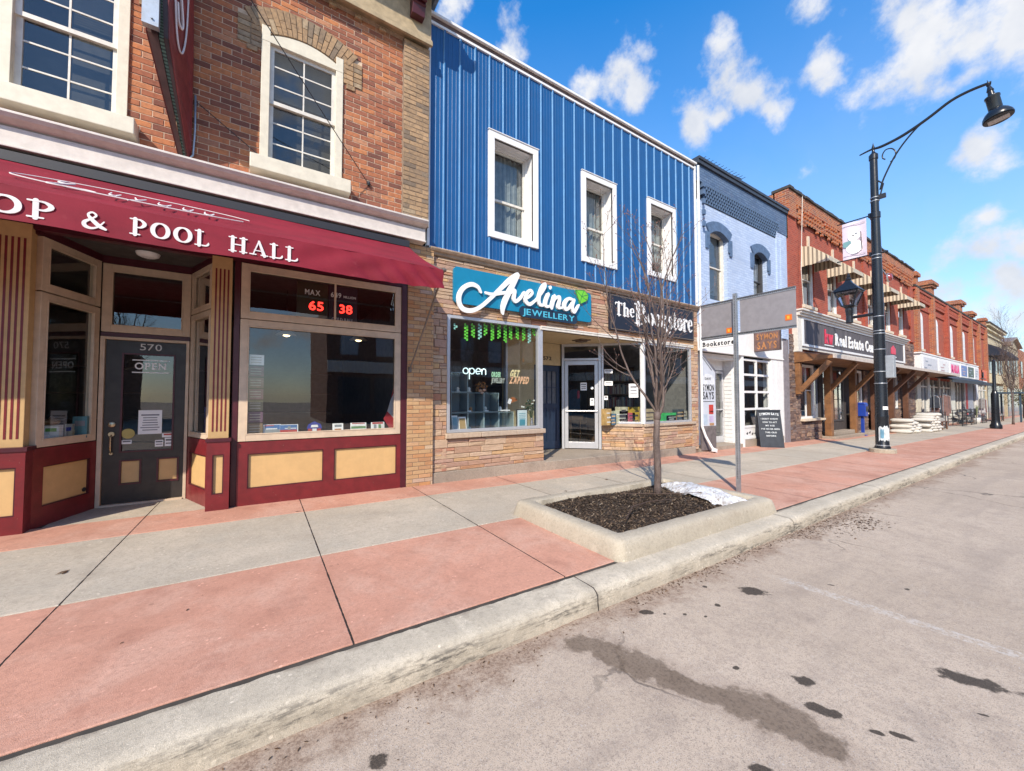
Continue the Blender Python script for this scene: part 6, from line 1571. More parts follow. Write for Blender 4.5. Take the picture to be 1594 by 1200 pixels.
dd = g.build('shop_door', M_ALU, lb, bevel=.003); g = MB(); g.poly([(a+.08,y+.04,.2),(b-.08,y+.04,.2),(b-.08,y+.04,d-.08),(a+.08,y+.04,d-.08)]); g.build('pane', GLASS, dd)
# glazed roll-up door as a shop window: 2 x 4 panes over a printed panel
g = MB(); a, b, c, d = 12.72, 14.56, .10, 2.66; y = PB+.03
for k in range(3): x = a+(b-a-.07)*k/2; g.box(x, x+.07, y, y+.06, c, d)
zs = [c, c+.36, c+.92, c+1.47, c+2.02, d-.06]
for z in zs: g.box(a+.07, b-.07, y+.001, y+.059, z, z+.07)
gw = g.build('glazed_door', M_SHOPW, lb, bevel=.003)
g = MB(); g.poly([(a+.05,y+.03,c+.4),(b-.05,y+.03,c+.4),(b-.05,y+.03,d-.03),(a+.05,y+.03,d-.03)]); g.build('pane', GLASS, gw)
g = MB(); g.box(a+.05,b-.05,y+.02,y+.05,c+.05,c+.38); g.build('lower_panel', M_SHOPW, gw)
g = MB()
for k in range(9):
    x = a+.2+.17*k; z = c+.17+.03*math.sin(k*2); g.prism([(x,z),(x+.08,z+.05),(x+.12,z+.03),(x+.07,z-.03)], 'xz', y+.012, y+.019)
g.build('dark_print', M_INK, gw)
g = MB(); g.box(12.72, 15.4, PB-.02, PB+.2, -.4, .09); g.build('base_kerb', M_STEP, lb)
g = MB(); g.poly([(10.4,10.5,0),(15.8,10.5,0),(15.8,10.5,3.2),(10.4,10.5,3.2)]); g.poly([(10.4,7.15,0),(15.8,6.3,0),(15.8,10.5,0),(10.4,10.5,0)]); g.poly([(15.8,6.3,0),(15.8,6.3,3.2),(15.8,10.5,3.2),(15.8,10.5,0)]); g.poly([(10.4,7.15,3.0),(10.4,10.5,3.0),(15.8,10.5,3.0),(15.8,6.3,3.0)]); g.build('interior', M_ROOM, lb)
g = MB(); g.lathe([(.2,.45),(.2,.48)], (13.2,6.8,0), 14); g.tube([(13.2,6.8,0),(13.2,6.8,.45)],.02,6); g.box(13.05,13.35,6.95,7.0,.48,.85); tag(g.build('stool', paint('lime_green', (.16,.55,.03), .4, .05)), 'lime green stool behind the glazed white shop door', 'stool')
# downpipe, notice board with printed posters, wall sign
dp = MB(); dp.tube([(10.28,6.13,8.0),(10.28,6.13,.62),(10.34,6.07,.35),(10.50,5.98,.02),(10.52,5.92,-.02)], .035, 8); dp.obox((10.53,5.93,-.035),(.13,.09,.10),(0,.3,0))
tag(dp.build('downpipe', M_WHITE, smooth=True, sharp=40), 'white rainwater downpipe running down at the corner of the blue building', 'downpipe')
nb = thing('poster_board', 'tall grey notice board with printed shop posters leaning beside the white downpipe', 'notice board', (10.75, 6.2, -.08))
xq, Lq = frame_xf((10.33, 6.185), (10.93, 6.10))
g = MB(xq); g.box(0, Lq, 0, .04, -.06, .62); g.build('grey_base', paint('weathered_grey_board', (.14,.12,.12), .7, .4, chips=(.3,.25,.22)), nb)
g = MB(xq); g.prism([(0,.62),(Lq,.62),(Lq,2.2),(0,2.72)], 'xz', .001, .04); g.build('poster_panel', paint('pale_poster', (.50,.53,.60), .4, .1), nb)
g = MB(xq); g.beam((0.02,-.004,2.70),(Lq,-.004,2.18),.012,.05); g.beam((.02,-.006,2.62),(Lq*.75,-.006,2.2),.010,.02); g.beam((Lq,-.005,2.2),(Lq,-.005,1.9),.012,.03); g.build('edge_strip', paint('grey_strip', (.16,.16,.19)), nb)
g = MB(xq); g.prism([(Lq/2+.27*math.cos(rad(t_)), 1.86+.24*math.sin(rad(t_))) for t_ in range(0,360,20)], 'xz', -.003, 0); g.build('badge', paint('pale_badge', (.62,.64,.68)), nb)
g = MB(xq); lettering(g, 'SYMON', (.07,-.005,1.62), .17, Lq-.14, depth=.003, bold=.02); lettering(g, 'SAYS', (.08,-.005,1.38), .20, Lq-.16, depth=.003, bold=.02); lettering(g, 'DAVE', (.17,-.008,1.92), .07, .24, depth=.003); g.box(.06,Lq-.06,-.003,0,1.30,1.315); g.build('lettering', M_INK, nb)
for (a_,b_,c_,d_,m_) in ((.32,.50,.95,1.22,paint('print_red', red)),(.33,.50,.72,.90,paint('lilac', (.45,.38,.55))),(.34,.52,.63,.70,paint('tan_print', (.38,.22,.12))),(.06,.25,.66,.95,paint('pale_blue_print', (.40,.48,.58))),(.33,.50,1.0,1.04,M_INK)):
    g = MB(xq); g.box(a_,b_,-.004,-.0005,c_,d_); g.build('print', m_, nb)
hs_ = thing('hanging_sign', 'white board sign reading Bookstore in black above the white shop doorway', 'sign', (11.3, 6.15, 2.9))
pa, pb_, pc, pd = at(1088.4,532,6.12), at(1148,525.6,6.12), at(1148,536.6,6.12), at(1088.4,543,6.12)
g = MB(); g.box(10.33, 10.37, 5.20, 6.14, 2.79, 2.985); g.build('board', M_WHITE, hs_, bevel=.004); g = MB(); lettering(g, 'Bookstore', (10.326, 6.10, 2.835), .115, .86, u=(0,-1,0), depth=.004, bold=.03, serif=True); g.build('lettering', M_INK, hs_)
g = MB(); g.tube([(10.35,6.2,3.02),(10.35,5.25,3.02)],.012,6); g.build('bracket', M_INK, hs_)
ss = thing('rusty_sign', 'rusty brown framed sign with orange letters over the glazed shop door', 'sign', (14.3, 6.12, 2.85))
xf_s = frame_xf((13.40, 6.17), (13.41, 5.44))[0]
g = MB(xf_s); g.box(.0, .73, 0, .05, 2.92, 3.56); g.build('board', paint('rust_board', (.15,.085,.075), .7, .5, scale=5), ss); g = MB(); 
g = MB(xf_s)
for q in ((-.02,.75,2.90,2.92),(-.02,.75,3.56,3.59),(-.02,.0,2.92,3.56),(.73,.75,2.92,3.56)): g.box(q[0],q[1],-.01,.06,q[2],q[3])
g.build('frame', paint('dark_brown', (.06,.04,.035)), ss); g = MB(xf_s); lettering(g, 'SYMON', (.07,-.004,3.28), .17, .60, depth=.004, bold=.03, gap=.12); lettering(g, 'SAYS', (.09,-.004,2.98), .21, .56, depth=.004, bold=.03, serif=True, gap=.12); g.build('lettering', paint('orange_letters', (.40,.17,.06), .7, .5), ss)
# chalk A-board
ab = thing('chalk_a_board', 'black chalk A-board standing on the pavement in front of the white shop', 'A-board', (13.35, 5.75, -.13))
xa, La = frame_xf((13.15, 5.93), (13.60, 5.45)); h = 1.14
def ab_pt(mb, u, y, z): return (u, y, z)
g = MB(xa); z0 = -.135
g.prism([(0.0,z0),(.045,z0),(.30,z0+h),(.275,z0+h)], 'yz', 0, .045); g.prism([(0.0,z0),(.045,z0),(.30,z0+h),(.275,z0+h)], 'yz', La-.045, La)
g.poly([(.0,.02,z0+.05),(La,.02,z0+.05),(La,.283,z0+h),(.0,.283,z0+h)])
g.prism([(.255,z0+h-.02),(.30,z0+h-.02),(.30,z0+h+.03),(.255,z0+h+.03)], 'yz', 0, La); g.prism([(-.001,z0),(.05,z0),(.06,z0+.07),(.012,z0+.07)], 'yz', .045, La-.045)
g.build('front_board', paint('chalkboard', (.014,.020,.032), .6, .25), ab)
g = MB(xa); g.prism([(.56,z0),(.605,z0),(.325,z0+h),(.30,z0+h)], 'yz', 0, La); g.build('back_board', paint('grey_back_board', (.15,.16,.17), .6, .2), ab)
g = MB(xa); vv = Vector((0,.283-.02,h-.05)).normalized()
def chalk(s, z, w, hh, arc=0, b=.01): lettering(g, s, (xa.inverted() @ (xa @ Vector(((La-w)/2, .02+(z-.05)*(.263/(h-.05))-.006, z0+z)))), hh, w, v=vv, depth=.002, bold=b, arc=arc)
chalk('SYMON SAYS', .98, La-.12, .07, .03, .03)
for k, (s, w) in enumerate((("I DON'T KNOW",.50),("HOW TO ACT",.42),("MY AGE",.26),("I'VE NEVER BEEN",.54),("THIS OLD",.34),("BEFORE",.28))): chalk(s, .86-.105*k, w*.95, .045)
g.build('chalk_writing', paint('chalk', (.62,.66,.68), .9, .2), ab)
# roof antenna
ra = thing('roof_antenna', 'black television antenna with many short rods above the pale blue parapet', 'antenna', (12.0, 7.4, 8.2))
a0 = at(1089,250,6.9); a1 = at(1155,279,6.9); g = MB(); g.tube([(a0[0],6.9,a0[1]),(a1[0],6.9,a1[1])], .014, 6); g.build('boom', M_INK, ra)
g = MB(); m0 = at(1121,264,6.9); g.tube([(m0[0],6.9,m0[1]+.02),(m0[0],6.9,8.0)], .018, 6); g.build('mast', M_INK, ra)
g = MB()
for k in range(13):
    t_ = k/12; x = a0[0]+(a1[0]-a0[0])*t_; z = a0[1]+(a1[1]-a0[1])*t_; L_ = .22-.1*t_
    g.tube([(x,6.9-L_,z+.02),(x,6.9+L_,z+.02)], .008, 5)
g.build('rods', M_INK, ra)

# ================================================================ red brick building with striped awnings
R0_, R1_ = 15.87, 32.6
M_RB = brick_mat('red_brick_row', [(0,(.30,.055,.035)),(.4,(.36,.070,.042)),(.7,(.42,.085,.048)),(1,(.30,.07,.05))], (.33,.16,.12), bw=.22, bh=.078, ms=.007, bumpd=.006, grime=.35, var=.25)
M_RBO = brick_mat('worn_orange_brick', [(0,(.30,.08,.04)),(.4,(.50,.15,.05)),(.7,(.42,.10,.045)),(1,(.22,.08,.06))], (.40,.28,.20), bw=.22, bh=.078, ms=.010, bumpd=.012, grime=.4, var=.5)
M_TAR = paint('tar_coping', (.05,.045,.04), .8, .5)
M_SILLC = paint('cream_stone_sill', (.60,.50,.38), .7, .2)
rd = thing('red_brick_building', 'long red brick building with striped metal window awnings and a timber canopy', 'building', (24, PB, 0))
wx = [17.25, 19.72, 22.25, 24.72, 27.35, 29.80]
rw = [(x, x+1.12, 4.98, 7.05) for x in wx]
g = MB(); wall_cells(g, R0_, R1_, 3.0, 8.15, PB, rw, .12); g.box(R0_, R0_+.75, PB-.09, PB, 4.7, 8.2); g.box(23.95, 24.35, PB-.08, PB, 4.7, 8.2); g.box(31.9, R1_, PB-.08, PB, 4.7, 8.2)
g.build('brick_wall', M_RB, rd)
g = MB(); wall_cells(g, R0_, R1_, 8.10, 8.62, PB-.10, []); g.box(R0_, R1_, PB-.14, PB+.35, 8.60, 9.02); g.poly([(R0_,PB-.10,7.2),(R0_,PB-.10,9.02),(R0_,10,9.02),(R0_,10,7.2)])
g.box(R0_-.01, R0_+.62, PB-.15, PB+.3, 8.05, 9.0)
g.build('parapet', M_RBO, rd)
g = MB()
rr = random.Random(8)
x = R0_+.7
while x < R1_-.3:
    for r_ in range(3):
        if rr.random() < .85: g.box(x, x+.11, PB-.13-.02*r_, PB-.05, 8.12+r_*.16, 8.25+r_*.16)
    if rr.random() < .5: g.box(x+.03, x+.17, PB-.12, PB-.05, 7.98, 8.10)
    x += .235
g.build('corbel_bricks', M_RBO, rd)
g = MB()
for k in range(int((R1_-R0_)/.35)+1):
    x = R0_-.03+k*.35; g.box(x, min(x+.352, R1_+.02), PB-.20+rr.uniform(-.02,.02), PB+.4, 9.02, 9.09+rr.uniform(0,.035))
g.build('coping', M_TAR, rd)
g = MB(); g.box(R0_+.02, R1_, PB+1.1, 16, 3.0, 9.0); g.box(R0_+.02,R1_,PB+.35,PB+1.15,7.3,9.0); g.build('building_shell', M_DARK, rd)
M_STR = stripes('striped_awning_metal', (.62,.54,.40), (.24,.20,.15), .135)
AWS = []
for i, (a, b, c, d) in enumerate(rw):
    sash(rd, a, b, c, d, PB+.05, .07, (M_WHITE, M_OFFW), cols=1, rows=1, rail=.5, reveal=.07, blind=('cloth', (.6,.9,.5,.8,.4,.7)[i], M_CURT), sill=(.06,.13,.13), sillmat=M_SILLC)
    g = MB(); g.box((a+b)/2-.06, (a+b)/2+.06, PB-.06, PB+.02, 7.22, 7.72); g.build('keystone', M_SILLC, rd)
    if i in (3,): pass
    x0, x1 = a-.02, b+.04; zt, zb = 7.22, 6.42; yf = PB-.85
    o = thing('window_awning', ('striped metal window awning nearest the pale blue building', 'second striped metal window awning from the pale blue building', 'third striped window awning, right behind the lantern', 'fourth striped window awning, hidden partly by the lamp post', 'fifth striped window awning, just right of the lamp post', 'last striped window awning, farthest from the pale blue building')[i], 'awning', (a, PB, zb), 'striped metal awnings over the upper windows')
    g = MB(); n = 16
    for k in range(n):
        p = x0+(x1-x0)*k/n; q = x0+(x1-x0)*(k+1)/n; o_ = .012 if k % 2 else 0
        g.prism([(PB,zt+o_),(PB-.30,zt-.10+o_),(yf,zb+.18+o_),(yf-.01,zb+.02),(yf+.01,zb+.02),(yf+.02,zb+.17),(PB-.30,zt-.12),(PB,zt-.02)], 'yz', p, q)
    g.build('canopy', M_STR, o)
    for s, xx in ((0, x0), (1, x1)):
        g = MB(); m = 7
        for k in range(m):
            y0 = PB-.85*k/m; y1 = PB-.85*(k+1)/m-.002
            tz = lambda y: zt - (PB-y)*.35 if PB-y < .30 else zt-.105-(PB-.30-y)*.94
            o_ = .008*(k % 2)
            g.prism([(y0,zb+.01*(k % 2)),(y0,max(zb+.02,tz(y0))),(y1,max(zb+.02,tz(y1))),(y1,zb+.01*(k % 2))], 'yz', xx-.006-o_, xx+.006-o_)
        g.build('side_panel', M_STR, o)
# wires hanging on the wall
g = MB(); a0 = at(1249,303,6.03); a1 = at(1247,420,6.03); a2 = at(1250,478,6.1); g.tube([(a0[0],6.03,a0[1]),(a1[0],6.03,a1[1]),(a2[0],6.08,a2[1])], .012, 5)
tag(g.build('hanging_cable', M_OFFW), 'pale cable hanging down the red brick wall beside the first striped awning', 'cable')
# sign fascia with vertical grey boards
fs = thing('office_sign', 'long weathered grey board sign with white and red lettering on the red brick building', 'sign', (23.3, 6.1, 3.3))
YF_ = 6.04
g = MB(); g.box(16.35, 29.95, YF_+.02, PB, 3.22, 4.62); g.build('backing', M_OFFW, fs)
def vboards():
    t = NT('weathered_vertical_boards'); p = t.pos(); sp = t.node('ShaderNodeSeparateXYZ'); t.l.new(p, sp.inputs[0])
    n = t.noise(1.0, 6, .7, p, mapscale=(14,14,.8)); f = t.math('FRACT', t.math('DIVIDE', sp.outputs[0], .15)); j = t.rng(t.math('ABSOLUTE', t.math('SUBTRACT', f, .5)), .44, .48)
    c = t.mix(t.rng(n,.3,.7), (.13,.12,.135), (.065,.06,.07)); c = t.mix(j, c, (.02,.02,.02)); return t.out(c, .8, 0, t.bump(n, .4, .01))
M_VB = vboards()
g = MB(); g.box(16.80, 29.75, YF_, YF_+.03, 3.42, 4.33); g.build('board', M_VB, fs)
g = MB()
for q in ((16.62,29.95,4.33,4.42),(16.62,29.95,3.33,3.42),(16.62,16.80,3.42,4.33),(29.75,29.95,3.42,4.33)): g.box(q[0],q[1],YF_-.03,YF_+.03,q[2],q[3])
g.build('frame', M_WHITE, fs, bevel=.005)
g = MB(); g.box(16.25, 30.05, YF_-.10, PB, 4.42, 4.50); g.box(16.25, 30.1, YF_-.16, PB, 4.50, 4.58); g.box(16.2, 30.15, YF_-.22, PB, 4.58, 4.64); g.box(16.27,16.62,YF_-.02,PB,3.1,4.42); g.build('cornice', M_OFFW, fs, bevel=.006)
g = MB(); lettering(g, 'kw', (18.78, YF_-.012, 3.62), .50, .84, depth=.02, bold=.05, gap=.0); g.build('red_logo', paint('sign_red_bright', (.62,.015,.06), .4, .05), fs)
g = MB(); g.box(18.75, 19.68, YF_-.015, YF_, 3.51, 3.545); lettering(g, 'Real Estate Centre', (19.88, YF_-.014, 3.60), .46, 5.75, depth=.02, bold=.035, serif=True); g.build('lettering', WL, fs)
g = MB(); g.prism([(27.5,3.72),(28.3,3.72),(28.3,4.02),(27.9,4.18),(27.5,4.02)],'xz',YF_-.015,YF_); g.build('red_logo', paint('sign_red_bright', (.62,.015,.06)), fs); g = MB(); g.box(27.45,28.4,YF_-.015,YF_,3.56,3.60); g.build('logo_line', WL, fs)
# timber canopy on posts
def timber(name, a, b):
    t = NT(name); p = t.pos(); n = t.noise(1.0, 6, .7, p, mapscale=(3,3,3)); m = t.noise(6, 6, .7, p, mapscale=(1,1,3)); c = t.mix(t.rng(n,.35,.7), a, b); c = t.mix(t.math('MULTIPLY', t.rng(m,.5,.75), .5), c, tuple(x*.4 for x in b)); return t.out(c, .55, 0, t.bump(m, .3, .006))
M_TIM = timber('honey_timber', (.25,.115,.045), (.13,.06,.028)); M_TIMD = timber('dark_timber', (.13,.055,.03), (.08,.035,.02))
cp = thing('timber_canopy', 'timber canopy on honey brown posts and braces along the red brick shopfront', 'canopy', (23, 5.6, 0))
YC = 5.02
g = MB(); g.prism([(PB-.02,3.14),(YC,2.90),(YC,2.85),(PB-.02,3.09)], 'yz', 16.3, 37.0); g.build('roof', paint('brown_metal_roof', (.16,.09,.07), .5, .3), cp)
g = MB(); g.prism([(PB-.02,3.085),(YC+.02,2.845),(YC+.02,2.80),(PB-.02,2.74)], 'yz', 16.42, 37.0); g.build('soffit_boards', M_TIM, cp)
g = MB(); g.prism([(PB-.02,3.10),(YC,2.86),(YC,2.78),(PB-.02,2.70)], 'yz', 16.28, 16.41); g.build('end_board', M_TIM, cp)
g = MB(); g.box(16.28, 37.0, YC-.05, YC, 2.78, 2.905); g.build('gutter', paint('cream_gutter', (.52,.45,.40), .4, .2), cp)
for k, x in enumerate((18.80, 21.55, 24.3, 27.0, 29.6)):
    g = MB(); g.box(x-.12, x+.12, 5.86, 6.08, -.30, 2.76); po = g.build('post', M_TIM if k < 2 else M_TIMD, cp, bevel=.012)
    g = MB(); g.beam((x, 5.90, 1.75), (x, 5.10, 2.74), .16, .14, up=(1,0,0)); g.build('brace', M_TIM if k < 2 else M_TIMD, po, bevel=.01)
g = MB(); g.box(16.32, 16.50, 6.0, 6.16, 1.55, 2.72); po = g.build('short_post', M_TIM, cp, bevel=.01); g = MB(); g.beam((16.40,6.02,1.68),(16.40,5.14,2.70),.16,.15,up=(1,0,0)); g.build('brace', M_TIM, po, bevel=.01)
# stone piers and bulkheads, windows, door
M_LEDGE = island_mat('mountain_ledgestone', [(0,(.20,.13,.11)),(.3,(.12,.085,.085)),(.55,(.30,.19,.14)),(.75,(.18,.15,.15)),(.9,(.36,.24,.17)),(1,(.10,.08,.08))], .35, (.06,.045,.04), .9, .012)
M_LMORT = paint('ledgestone_mortar', (.05,.04,.04), .95, .3)  # dark mortar colour behind the ledgestones
xz = random.Random(55)
g = MB(); wall_cells(g, 15.86, 32.6, -.5, 3.2, PB+.06, [(16.75,18.15,.62,2.68),(18.15,18.75,.0,2.72),(19.05,21.35,.40,2.68),(22.1,23.6,.72,2.68),(25.0,26.6,.85,2.6),(27.4,29.3,.85,2.6)], .1); sw2 = g.build('stone_backing', M_LMORT, rd)
g = MB()
ledgestone(g, 15.88, 16.35, -.35, 3.75, PB, rng=xz, hmin=.05, hmax=.12, wmin=.1, wmax=.35, proud=.05)
ledgestone(g, 16.35, 16.78, -.35, 2.7, PB, rng=xz, hmin=.05, hmax=.12, wmin=.1, wmax=.35, proud=.04)
ledgestone(g, 16.78, 18.62, -.35, .55, PB, rng=xz, hmin=.06, hmax=.14, wmin=.15, wmax=.45, proud=.06)
for (a, b, z1) in ((21.75,23.7,.66),(23.7,24.15,2.7),(24.6,26.7,.80),(26.6,27.4,2.7),(27.2,29.4,.80),(29.3,32.6,2.9)): ledgestone(g, a, b, -.45, z1, PB, rng=xz, hmin=.07, hmax=.16, wmin=.2, wmax=.6, proud=.05)
ledgestone(g, 30.2, 32.6, 2.9, 4.6, PB, rng=xz, hmin=.08, hmax=.16, wmin=.2, wmax=.6, proud=.05)
g.build('ledgestones', M_LEDGE, sw2)
g = MB(); g.box(16.7, 18.66, 6.02, 6.3, .55, .63); g.box(21.7,23.75,6.02,6.3,.66,.73); g.box(24.6,26.7,6.02,6.3,.80,.86); g.build('sill', M_SILLC, sw2, bevel=.01)
shop_window(rd, 16.75, 18.15, .62, 2.68, PB+.02, .09, M_WHITE, lip=False, mull=(17.45,), bars=(1.7,)); shop_window(rd, 19.05, 21.35, .42, 2.66, PB+.04, .07, paint('dark_window_frame', (.05,.05,.055)), lip=False, mull=(19.6,20.2,20.8), bars=(.9,1.35,1.8)); shop_window(rd, 22.1, 23.6, .72, 2.68, PB+.02, .10, M_WHITE, lip=False); shop_window(rd, 25.0, 26.6, .85, 2.6, PB+.02, .08, M_WHITE, lip=False, bars=(1.7,)); shop_window(rd, 27.4, 29.3, .85, 2.6, PB+.02, .08, M_WHITE, lip=False)
g = MB(); wall_cells(g, 18.18, 18.72, -.2, 2.6, PB+.10, [(18.28,18.62,.9,2.3)], .03); dq = g.build('office_door', paint('blue_grey_door', (.20,.22,.27), .5, .2), rd); g = MB(); g.poly([(18.28,PB+.12,.9),(18.62,PB+.12,.9),(18.62,PB+.12,2.3),(18.28,PB+.12,2.3)]); g.build('pane', GLASS, dq)
g = MB(); g.box(16.9,18.1,PB+.16,PB+.18,2.3,2.62); g.box(22.2,23.5,PB+.16,PB+.18,2.2,2.55); g.box(19.2,21.2,PB+.16,PB+.18,2.2,2.5); g.build('red_window_band', paint('sign_red_dull', (.35,.02,.05)), rd)
g = MB(); g.poly([(16,10,0),(32.5,10,0),(32.5,10,3.2),(16,10,3.2)]); g.poly([(16,6.4,2.95),(32.5,6.4,2.95),(32.5,10,2.95),(16,10,2.95)]); g.poly([(16,6.4,-.1),(32.5,6.4,-.1),(32.5,10,-.1),(16,10,-.1)]); g.build('interior', M_ROOM, rd)
g = MB(); g.box(18.6, 25.2, 5.72, 6.3, -.45, -.09); g.box(19.0,21.4,5.9,6.3,-.09,.06); g.build('entrance_step', M_STEP, rd, bevel=.02)
# blue mailbox-like newspaper box
nbx = thing('newspaper_box', 'royal blue newspaper box on a thin stand between the canopy post and stone bulkhead', 'newspaper box', (22.0, 5.8, -.2))
g = MB(); g.box(21.84, 22.16, 5.65, 5.95, .62, 1.12); g.prism([(5.63,1.12),(5.70,1.22),(5.90,1.22),(5.97,1.12)],'yz',21.83,22.17); MB_ = paint('royal_blue', (.015,.05,.32), .35, .15); g.build('case', MB_, nbx, bevel=.02)
g = MB(); g.box(21.95,22.05,5.75,5.85,-.20,.62); g.box(21.88,22.12,5.68,5.92,-.24,-.18); g.build('stand', MB_, nbx)
g = MB(); g.box(21.88,22.12,5.643,5.649,.82,1.05); g.build('window', M_INK, nbx)
# small camera / horn on a bracket
sc_ = thing('wall_lamp', 'round chrome and red lamp on a bracket right of the lamp post pole', 'lamp', (24.3,5.9,6.6))
p = at(1383,432,5.6); g = MB(); g.lathe([(.05,-.15),(.16,-.12),(.20,0),(.16,.12),(.05,.15)], (p[0],5.6,p[1]), 16, X90); g.build('lamp_bowl', paint('chrome_red', (.45,.10,.10), .15, .2, metal=.6), sc_, smooth=True)
g = MB(); q = at(1372,418,6.15); g.tube([(q[0],6.15,q[1]),(p[0],5.6,p[1])], .03, 6); g.lathe([(.21,-.03),(.21,.03)], (p[0],5.6,p[1]), 16, X90); g.build('bracket', M_GALV, sc_)
# ================================================================ second red brick building with pilasters
q0, q1 = 32.6, 58.0
sb = thing('pilastered_red_brick_building', 'lower red brick building with arched white windows, brick pilasters and chimneys', 'building', (45, PB, 0))
wx2 = [34.2, 38.2, 42.8, 47.4, 51.4, 54.5]
W2 = [(x-.55, x+.55, 4.45, 6.60) for x in wx2]
g = MB(); wall_cells(g, q0, q1, 2.6, 8.0, PB, W2, .15); g.box(q0, q1, PB-.10, PB, 7.45, 7.62); g.box(q0, q1, PB-.16, PB+.4, 7.95, 8.12); g.box(q0,q1,PB-.06,PB,6.95,7.05)
g.poly([(q0,PB,7.0),(q0,PB,8.9),(q0,12,8.9),(q0,12,7.0)])
for k in range(72): x = q0+.2+k*.35; g.box(x, x+.16, PB-.12, PB-.05, 7.64, 7.92)
g.build('brick_wall', M_RB, sb)
g = MB(); g.box(q0-.05, q1+.05, PB-.2, PB+.5, 8.12, 8.22); g.build('coping', M_TAR, sb)
g = MB(); g.box(q0, q1, PB+1.0, 16, 2.6, 8.1); g.build('building_shell', M_DARK, sb)
for x in (33.1, 37.0, 41.2, 45.7, 50.2, 54.0, 57.7):
    g = MB(); g.box(x-.28, x+.28, PB-.22, PB+.02, 2.8, 8.05); 
    if x in (33.1, 45.7, 57.7): g.box(x-.26,x+.26,PB-.18,PB+.3,8.05,8.75); g.box(x-.36,x+.36,PB-.28,PB+.4,8.75,8.95); g.box(x-.30,x+.30,PB-.22,PB+.34,8.95,9.05)
    g.build('pilaster', M_RBO if x != 41.2 else M_RB, sb)
for i, (a, b, c, d) in enumerate(W2):
    g = MB(); cx0 = (a+b)/2; n = 10
    g.prism([(a,c),(b,c),(b,d-.25)] + [(cx0+.55*math.cos(math.pi*k/n), d-.25+.40*math.sin(math.pi*k/n)) for k in range(1,n)] + [(a,d-.25)], 'xz', PB-.07, PB+.1)
    wo = g.build('window', M_WHITE, sb)
    g = MB(); g.box(a+.12,b-.12,PB-.08,PB-.071,c+.12,c+.95); g.box(a+.12,b-.12,PB-.08,PB-.071,c+1.05,d-.30); g.build('pane', paint('white_blind_pane', (.62,.63,.64), .8, .1), wo)
    g = MB(); g.box(a-.08,b+.08,PB-.14,PB+.02,c-.12,c); g.build('sill', M_SILLC, wo)
for (x, lab, zb) in ((40.4,'tall brick chimney with flared cap above the pilastered red brick row', 8.2),(50.6,'square brick chimney farther along the pilastered red brick row', 8.2),(55.6,'small brick chimney next to the cream building', 8.2)):
    w_ = .55; y0 = PB+.9; h0 = 1.15 if x < 55 else .8
    o = thing('chimney', lab, 'chimney', (x, y0, zb), 'brick chimneys on the red brick row')
    g = MB(); g.box(x-w_, x+w_, y0-.5, y0+.5, zb-.4, zb+h0); g.build('stack', M_RBO, o)
    g = MB(); g.box(x-w_-.12,x+w_+.12,y0-.62,y0+.62,zb+h0,zb+h0+.16); g.box(x-w_-.22,x+w_+.22,y0-.72,y0+.72,zb+h0+.16,zb+h0+.36); g.box(x-w_-.1,x+w_+.1,y0-.6,y0+.6,zb+h0+.36,zb+h0+.5); g.build('cap', M_RBO, o)
    g = MB(); g.box(x-w_-.02, x+w_+.02, y0-.53, y0+.52, zb-.1, zb+.28); g.build('flashing', M_WHITE, o)
# shopfronts of the row
g = MB(); g.box(32.7, 51.5, PB-.30, PB, 2.85, 4.08); g.box(32.6,51.6,PB-.34,PB,4.08,4.15); 
for k in range(7): g.box(32.7,38.0,PB-.312,PB-.30,2.95+.16*k,2.96+.16*k)
g.build('shop_fascia', M_WHITE, sb)
g = MB(); g.prism([(PB-.3,2.95),(5.2,2.62),(5.2,2.56),(PB-.3,2.70)],'yz',36.0,52.0); g.box(36,52,5.16,5.2,2.42,2.64); g.build('dark_canopy', paint('navy_canopy', (.025,.035,.05), .6, .3), sb)
fp = random.Random(31)
cols = [(.55,.56,.60),(.70,.70,.70),(.55,.03,.16),(.12,.20,.45),(.06,.10,.08),(.60,.60,.66)]
secs = [(32.9,36.6,0,'pale panel sign nearest the stone pier of the red brick row',''),(36.9,39.9,1,'white panel sign with faint pink words on the red brick row',''),(40.2,43.6,5,'pale sign with bold pink letters on the red brick row','MARIA'),(43.9,46.3,3,'blue panel sign on the red brick row',''),(46.6,49.2,4,'dark green picture sign in a white frame on the red brick row',''),(49.4,51.4,0,'small white panel sign at the end of the fascia',"")]
for (a, b, ci, lab, txt_) in secs:
    o = thing('shop_sign', lab, 'sign', ((a+b)/2, 5.86, 2.95), 'shop signs along the far red brick row')
    g = MB(); g.box(a, b, PB-.345, PB-.305, 2.98, 3.98); g.build('board', M_WHITE, o); g = MB(); g.box(a+.12,b-.12,PB-.352,PB-.346,3.08,3.88); g.build('panel', paint('far_sign_%d' % ci, cols[ci], .5, .2), o)
    g = MB()
    if txt_: lettering(g, txt_, (a+.35, PB-.36, 3.25), .50, b-a-.7, depth=.01, bold=.06)
    else:
        for k in range(3): x0 = fp.uniform(a+.3,b-1.4); g.box(x0,x0+fp.uniform(.5,1.1),PB-.358,PB-.353,3.2+.2*k,3.28+.2*k)
    g.build('lettering', paint('hot_pink_letters', (.65,.02,.18), .5) if txt_ else paint('far_ink_%d' % (ci % 2), [(.25,.28,.35),(.45,.30,.32)][ci % 2]), o)
o = thing('orange_sign', 'orange square sign with dark emblem hanging over the far pavement', 'sign', (54.5, 5.7, 2.9))
